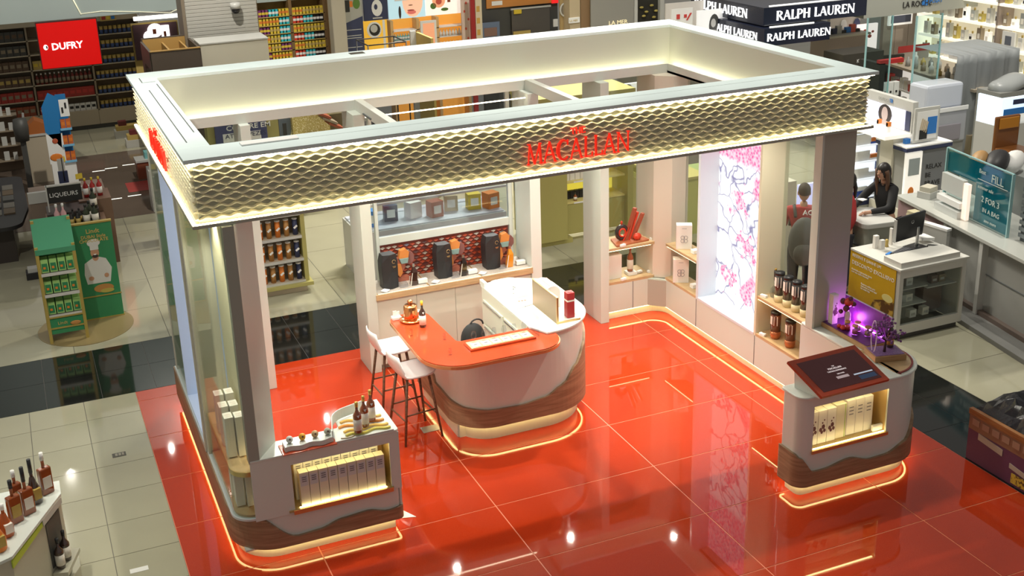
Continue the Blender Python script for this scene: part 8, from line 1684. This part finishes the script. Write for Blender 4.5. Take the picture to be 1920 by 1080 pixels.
# ================================================================== PEOPLE
SKINM = mat('skin', (.50, .28, .18), .5); HAIR = mat('hair_black', (.015, .010, .008), .45)
def skinned(name, verts, edges, m_, parent, root=0, sub=2, label=None):
    me = bpy.data.meshes.new(name); me.from_pydata([v[:3] for v in verts], edges, []); me.materials.append(m_)
    o = bpy.data.objects.new(name, me); COL.objects.link(o); o.parent = parent
    sk = o.modifiers.new('skin', 'SKIN'); sk.use_smooth_shade = True
    sl_ = me.skin_vertices[0] if me.skin_vertices else None
    if sl_ is None: me.skin_vertices.new() if hasattr(me.skin_vertices, 'new') else None
    for i, v in enumerate(verts):
        r = v[3]; rr = r if isinstance(r, (tuple, list)) else (r, r)
        me.skin_vertices[0].data[i].radius = rr; me.skin_vertices[0].data[i].use_root = (i == root)
    sb = o.modifiers.new('smooth', 'SUBSURF'); sb.levels = sub; sb.render_levels = sub
    OFF[o.name] = (0, 0, 0)
    if label: o['label'] = label
    return o
def person(lab, loc, rz, top, trousers, lean=0.0, armL=None, armR=None, female=False, H=1.72):
    """armL/armR: (elbow, wrist) in local coordinates; figure faces -y"""
    t = thing('person', lab, 'person', loc, rz=rz, local=True); k = H / 1.72
    sh = .165 if female else .195; hp = .095
    def P(x, y, z): return Vector((x * k, (y - lean * max(0, z - .95)) * k, z * k))
    pel = P(0, 0, .95); wa = P(0, 0, 1.08); ch = P(0, 0, 1.28); nk = P(0, .01, 1.44); hd0 = P(0, 0, 1.52); hd = P(0, -.01, 1.62)
    armL = armL or (P(-sh - .06, .02, 1.15), P(-sh - .06, -.08, .92)); armR = armR or (P(sh + .06, .02, 1.15), P(sh + .06, -.08, .92))
    V = [(*pel, .10), (*wa, .085), (*ch, (.085, .07)), (*nk, .048), (*hd0, .058)]; E = [(0, 1), (1, 2), (2, 3), (3, 4)]
    for s, arm in ((-1, armL), (1, armR)):
        a = len(V); shp = P(s * sh, 0, 1.39); el, wr = Vector(arm[0]), Vector(arm[1]); hv = (wr - el).normalized(); palm = wr + hv * .07
        V += [(*shp, .058), (*el, .040), (*wr, .026), (*palm, .034)]; E += [(2, a), (a, a + 1), (a + 1, a + 2), (a + 2, a + 3)]
    for s in (-1, 1):
        a = len(V); V += [(*P(s * hp, 0, .88), .085), (*P(s * hp, -.01, .50), .058), (*P(s * hp, .02, .09), .040), (*P(s * hp, -.06, .035), .035), (*P(s * hp, -.15, .03), .030)]; E += [(0, a), (a, a + 1), (a + 1, a + 2), (a + 2, a + 3), (a + 3, a + 4)]
    body = skinned('body', V, E, SKINM, t)
    for s, arm in ((-1, armL), (1, armR)):   # five fingers
        el, wr = Vector(arm[0]), Vector(arm[1]); hv = (wr - el).normalized(); side = hv.cross(Vector((0, 0, 1))); side = side.normalized() if side.length > .01 else Vector((1, 0, 0)); dn = side.cross(hv); dn = dn if dn.z < 0 else -dn
        for f in range(4):
            b_ = wr + hv * .06 + side * (.022 - .0147 * f); ln = (.065, .075, .07, .055)[f]
            skinned('finger', [(*b_, .009), (*(b_ + hv * ln * .5), .0085), (*(b_ + hv * ln * .9 + dn * ln * .35), .0075)], [(0, 1), (1, 2)], SKINM, body, sub=1)
        b_ = wr + hv * .02 + side * .02
        skinned('thumb', [(*b_, .010), (*(b_ + hv * .025 + side * .025), .009), (*(b_ + hv * .05 + side * .03), .008)], [(0, 1), (1, 2)], SKINM, body, sub=1)
    # head
    mb = MB(); mb.ell((0, 0, 0), (.075, .095, .115), 18, 14)
    mb.v = [(x * (1 - .18 * max(0, -z / .115)), y * (1 - .06 * max(0, -z / .115)), z) for x, y, z in mb.v]
    mb.ell((0, -.096, -.012), (.013, .018, .022), 8, 6); mb.ell((-.074, .0, -.01), (.010, .020, .030), 8, 6); mb.ell((.074, .0, -.01), (.010, .020, .030), 8, 6)
    mb.v = [tuple(Vector(v) * k + hd) for v in mb.v]; hd_o = part('head', mb, SKINM, t)
    ey = MB(); 
    for s in (-1, 1): ey.ell(tuple(hd + Vector((s * .030, -.086, .012)) * k), (.012, .006, .006), 8, 5)
    part('eyes', ey, C_('eye_dark', (.03, .02, .02)), hd_o); part('mouth', MB().ell(tuple(hd + Vector((0, -.086, -.055)) * k), (.022, .006, .006), 8, 5), C_('lip_rose', (.35, .10, .08)), hd_o)
    # clothes
    V = [(*P(0, 0, .93), (.145, .12)), (*wa, (.13, .12)), (*ch, (.16, .15)), (*P(0, .005, 1.445), (.075, .070))]; E = [(0, 1), (1, 2), (2, 3)]
    for s, arm in ((-1, armL), (1, armR)):
        a = len(V); V += [(*P(s * sh, 0, 1.385), .072), (*arm[0], .055)]; E += [(2, a), (a, a + 1)]
        if top[1]: V += [(*(Vector(arm[0]) + (Vector(arm[1]) - Vector(arm[0])) * .92), .040)]; E += [(a + 1, a + 2)]
    skinned('top_garment', V, E, top[0], t)
    V = [(*P(0, 0, .97), (.135, .115))]; E = []
    for s in (-1, 1): a = len(V); V += [(*P(s * hp, 0, .86), .10), (*P(s * hp, -.01, .50), .073), (*P(s * hp, .02, .12), .058)]; E += [(0, a), (a, a + 1), (a + 1, a + 2)]
    skinned('trousers', V, E, trousers, t)
    for s in (-1, 1): part('shoe', MB().ell(tuple(P(s * hp, -.06, .04)), (.045, .13, .04), 12, 7), BLACK, t)
    return t, hd, k, P
BLKC = mat('black_knit', (.012, .012, .013), .8); REDC = mat('red_cotton', (.38, .03, .03), .8); JEAN = mat('dark_trousers', (.03, .03, .04), .8)
# woman leaning on the desk, facing left
arms = ((-.28, -.25, 1.12), (-.16, -.52, 1.09)), ((.24, -.28, 1.12), (.10, -.55, 1.09))
tw, hd, k, P = person('person with long wavy dark hair in a black long sleeved top leaning on the desk', (9.78, 3.12, 0), -1.35, (BLKC, True), JEAN, lean=.22, armL=arms[0], armR=arms[1], female=True, H=1.66)
mb = MB().ell(tuple(hd + Vector((0, .018, .02))), (.092, .105, .118), 16, 12); mb.v = [v for v in mb.v]
part('hair', mb, HAIR, tw)
brown_h = mat('hair_brown', (.10, .045, .02), .5)
for i, (x, y0_) in enumerate([(-.085, -.02), (-.06, .05), (0, .085), (.06, .05), (.085, -.02), (-.03, .08), (.03, .08)]):
    pts = [hd + Vector((x, y0_, .04 - .075 * j)) + Vector((.012 * math.sin(j * 1.7 + i), .03 * j * .3 + .01 * math.cos(j * 2 + i), 0)) for j in range(8)]
    part('hair_lock', MB().tube(pts, .034, 8, .016), HAIR if i % 2 else brown_h, tw)
part('badge', MB().obox((-.20, -.30, 1.155), (1, 0, 0), (0, 1, 0), (0, 0, 1), .05, .05, .006), PAPER, tw)
# man with backpack, seen from behind through the right bay
tm_, hd, k, P = person('person in a red shirt with a big grey backpack, seen through the right bay', (7.98, 2.62, 0), PI - .55, (REDC, False), JEAN, H=1.74)
part('hair', MB().ell(tuple(hd + Vector((0, .018, .035))), (.080, .095, .100), 16, 12), mat('hair_short', (.05, .035, .025), .8), tm_)
t = thing('backpack', 'large grey backpack worn by the person in the red shirt', 'backpack', (7.98, 2.62, 0), rz=PI - .55, local=True)
gb = mat('backpack_grey', (.06, .06, .055), .8); mb = MB(); mb.ell((0, .27, 1.06), (.20, .14, .33), 16, 12); part('bag_body', mb, gb, t); part('front_pocket', MB().ell((0, .38, .93), (.14, .06, .16), 14, 9), gb, t)
for s in (-1, 1): part('strap', MB().tube([(s * .11, .16, 1.36), (s * .12, .03, 1.47), (s * .13, -.13, 1.38), (s * .15, -.12, 1.15)], .022, 8), gb, t)
part('shirt_print', text_mb('AC', .09, (.02, .145, 1.385), (-1, 0, 0), (0, 0, 1), (0, 1, 0), .02), PAPER, tm_)
# person in red behind the right column
tr_, hd, k, P = person('person in a red top with dark hair, mostly hidden by the right front column', (8.86, 2.86, 0), -1.9, (REDC, True), JEAN, H=1.70, female=True)
part('hair', MB().ell(tuple(hd + Vector((0, .02, .02))), (.090, .105, .12), 16, 12), HAIR, tr_); part('hair_tail', MB().tube([hd + Vector((0, .08, .02)), hd + Vector((0, .12, -.10)), hd + Vector((0, .12, -.24))], .04, 8, .02), HAIR, tr_)
# screen in front of the backpack person
t = thing('info_screen', 'lit lilac information screen in front of the backpack person', 'screen', (8.35, 3.7, 0)); q = rx(1498, 345, 1532, 385, 3.9); part('panel', MB().box(q[0], q[1] + .1, 3.9, 3.95, q[2], q[3]), mat('bg_lilac_screen', (.5, .5, .7), .3, emit=(.6, .6, 1), es=.5), t); part('stand', MB().box(q[0] + .1, q[1], 3.95, 4.1, 0, q[2]), LGY, t); part('side_cabinet', MB().box(q[0] - .5, q[0] - .05, 3.9, 4.4, 0, 1.35), CRM, t)
solo('queue_cabinet', MB().box(9.42, 9.9, 6.2, 8.2, 0, 1.7), C_('dark_taupe', (.15, .14, .13)), 'tall dark taupe cabinet behind the right wall of the kiosk', 'cabinet')
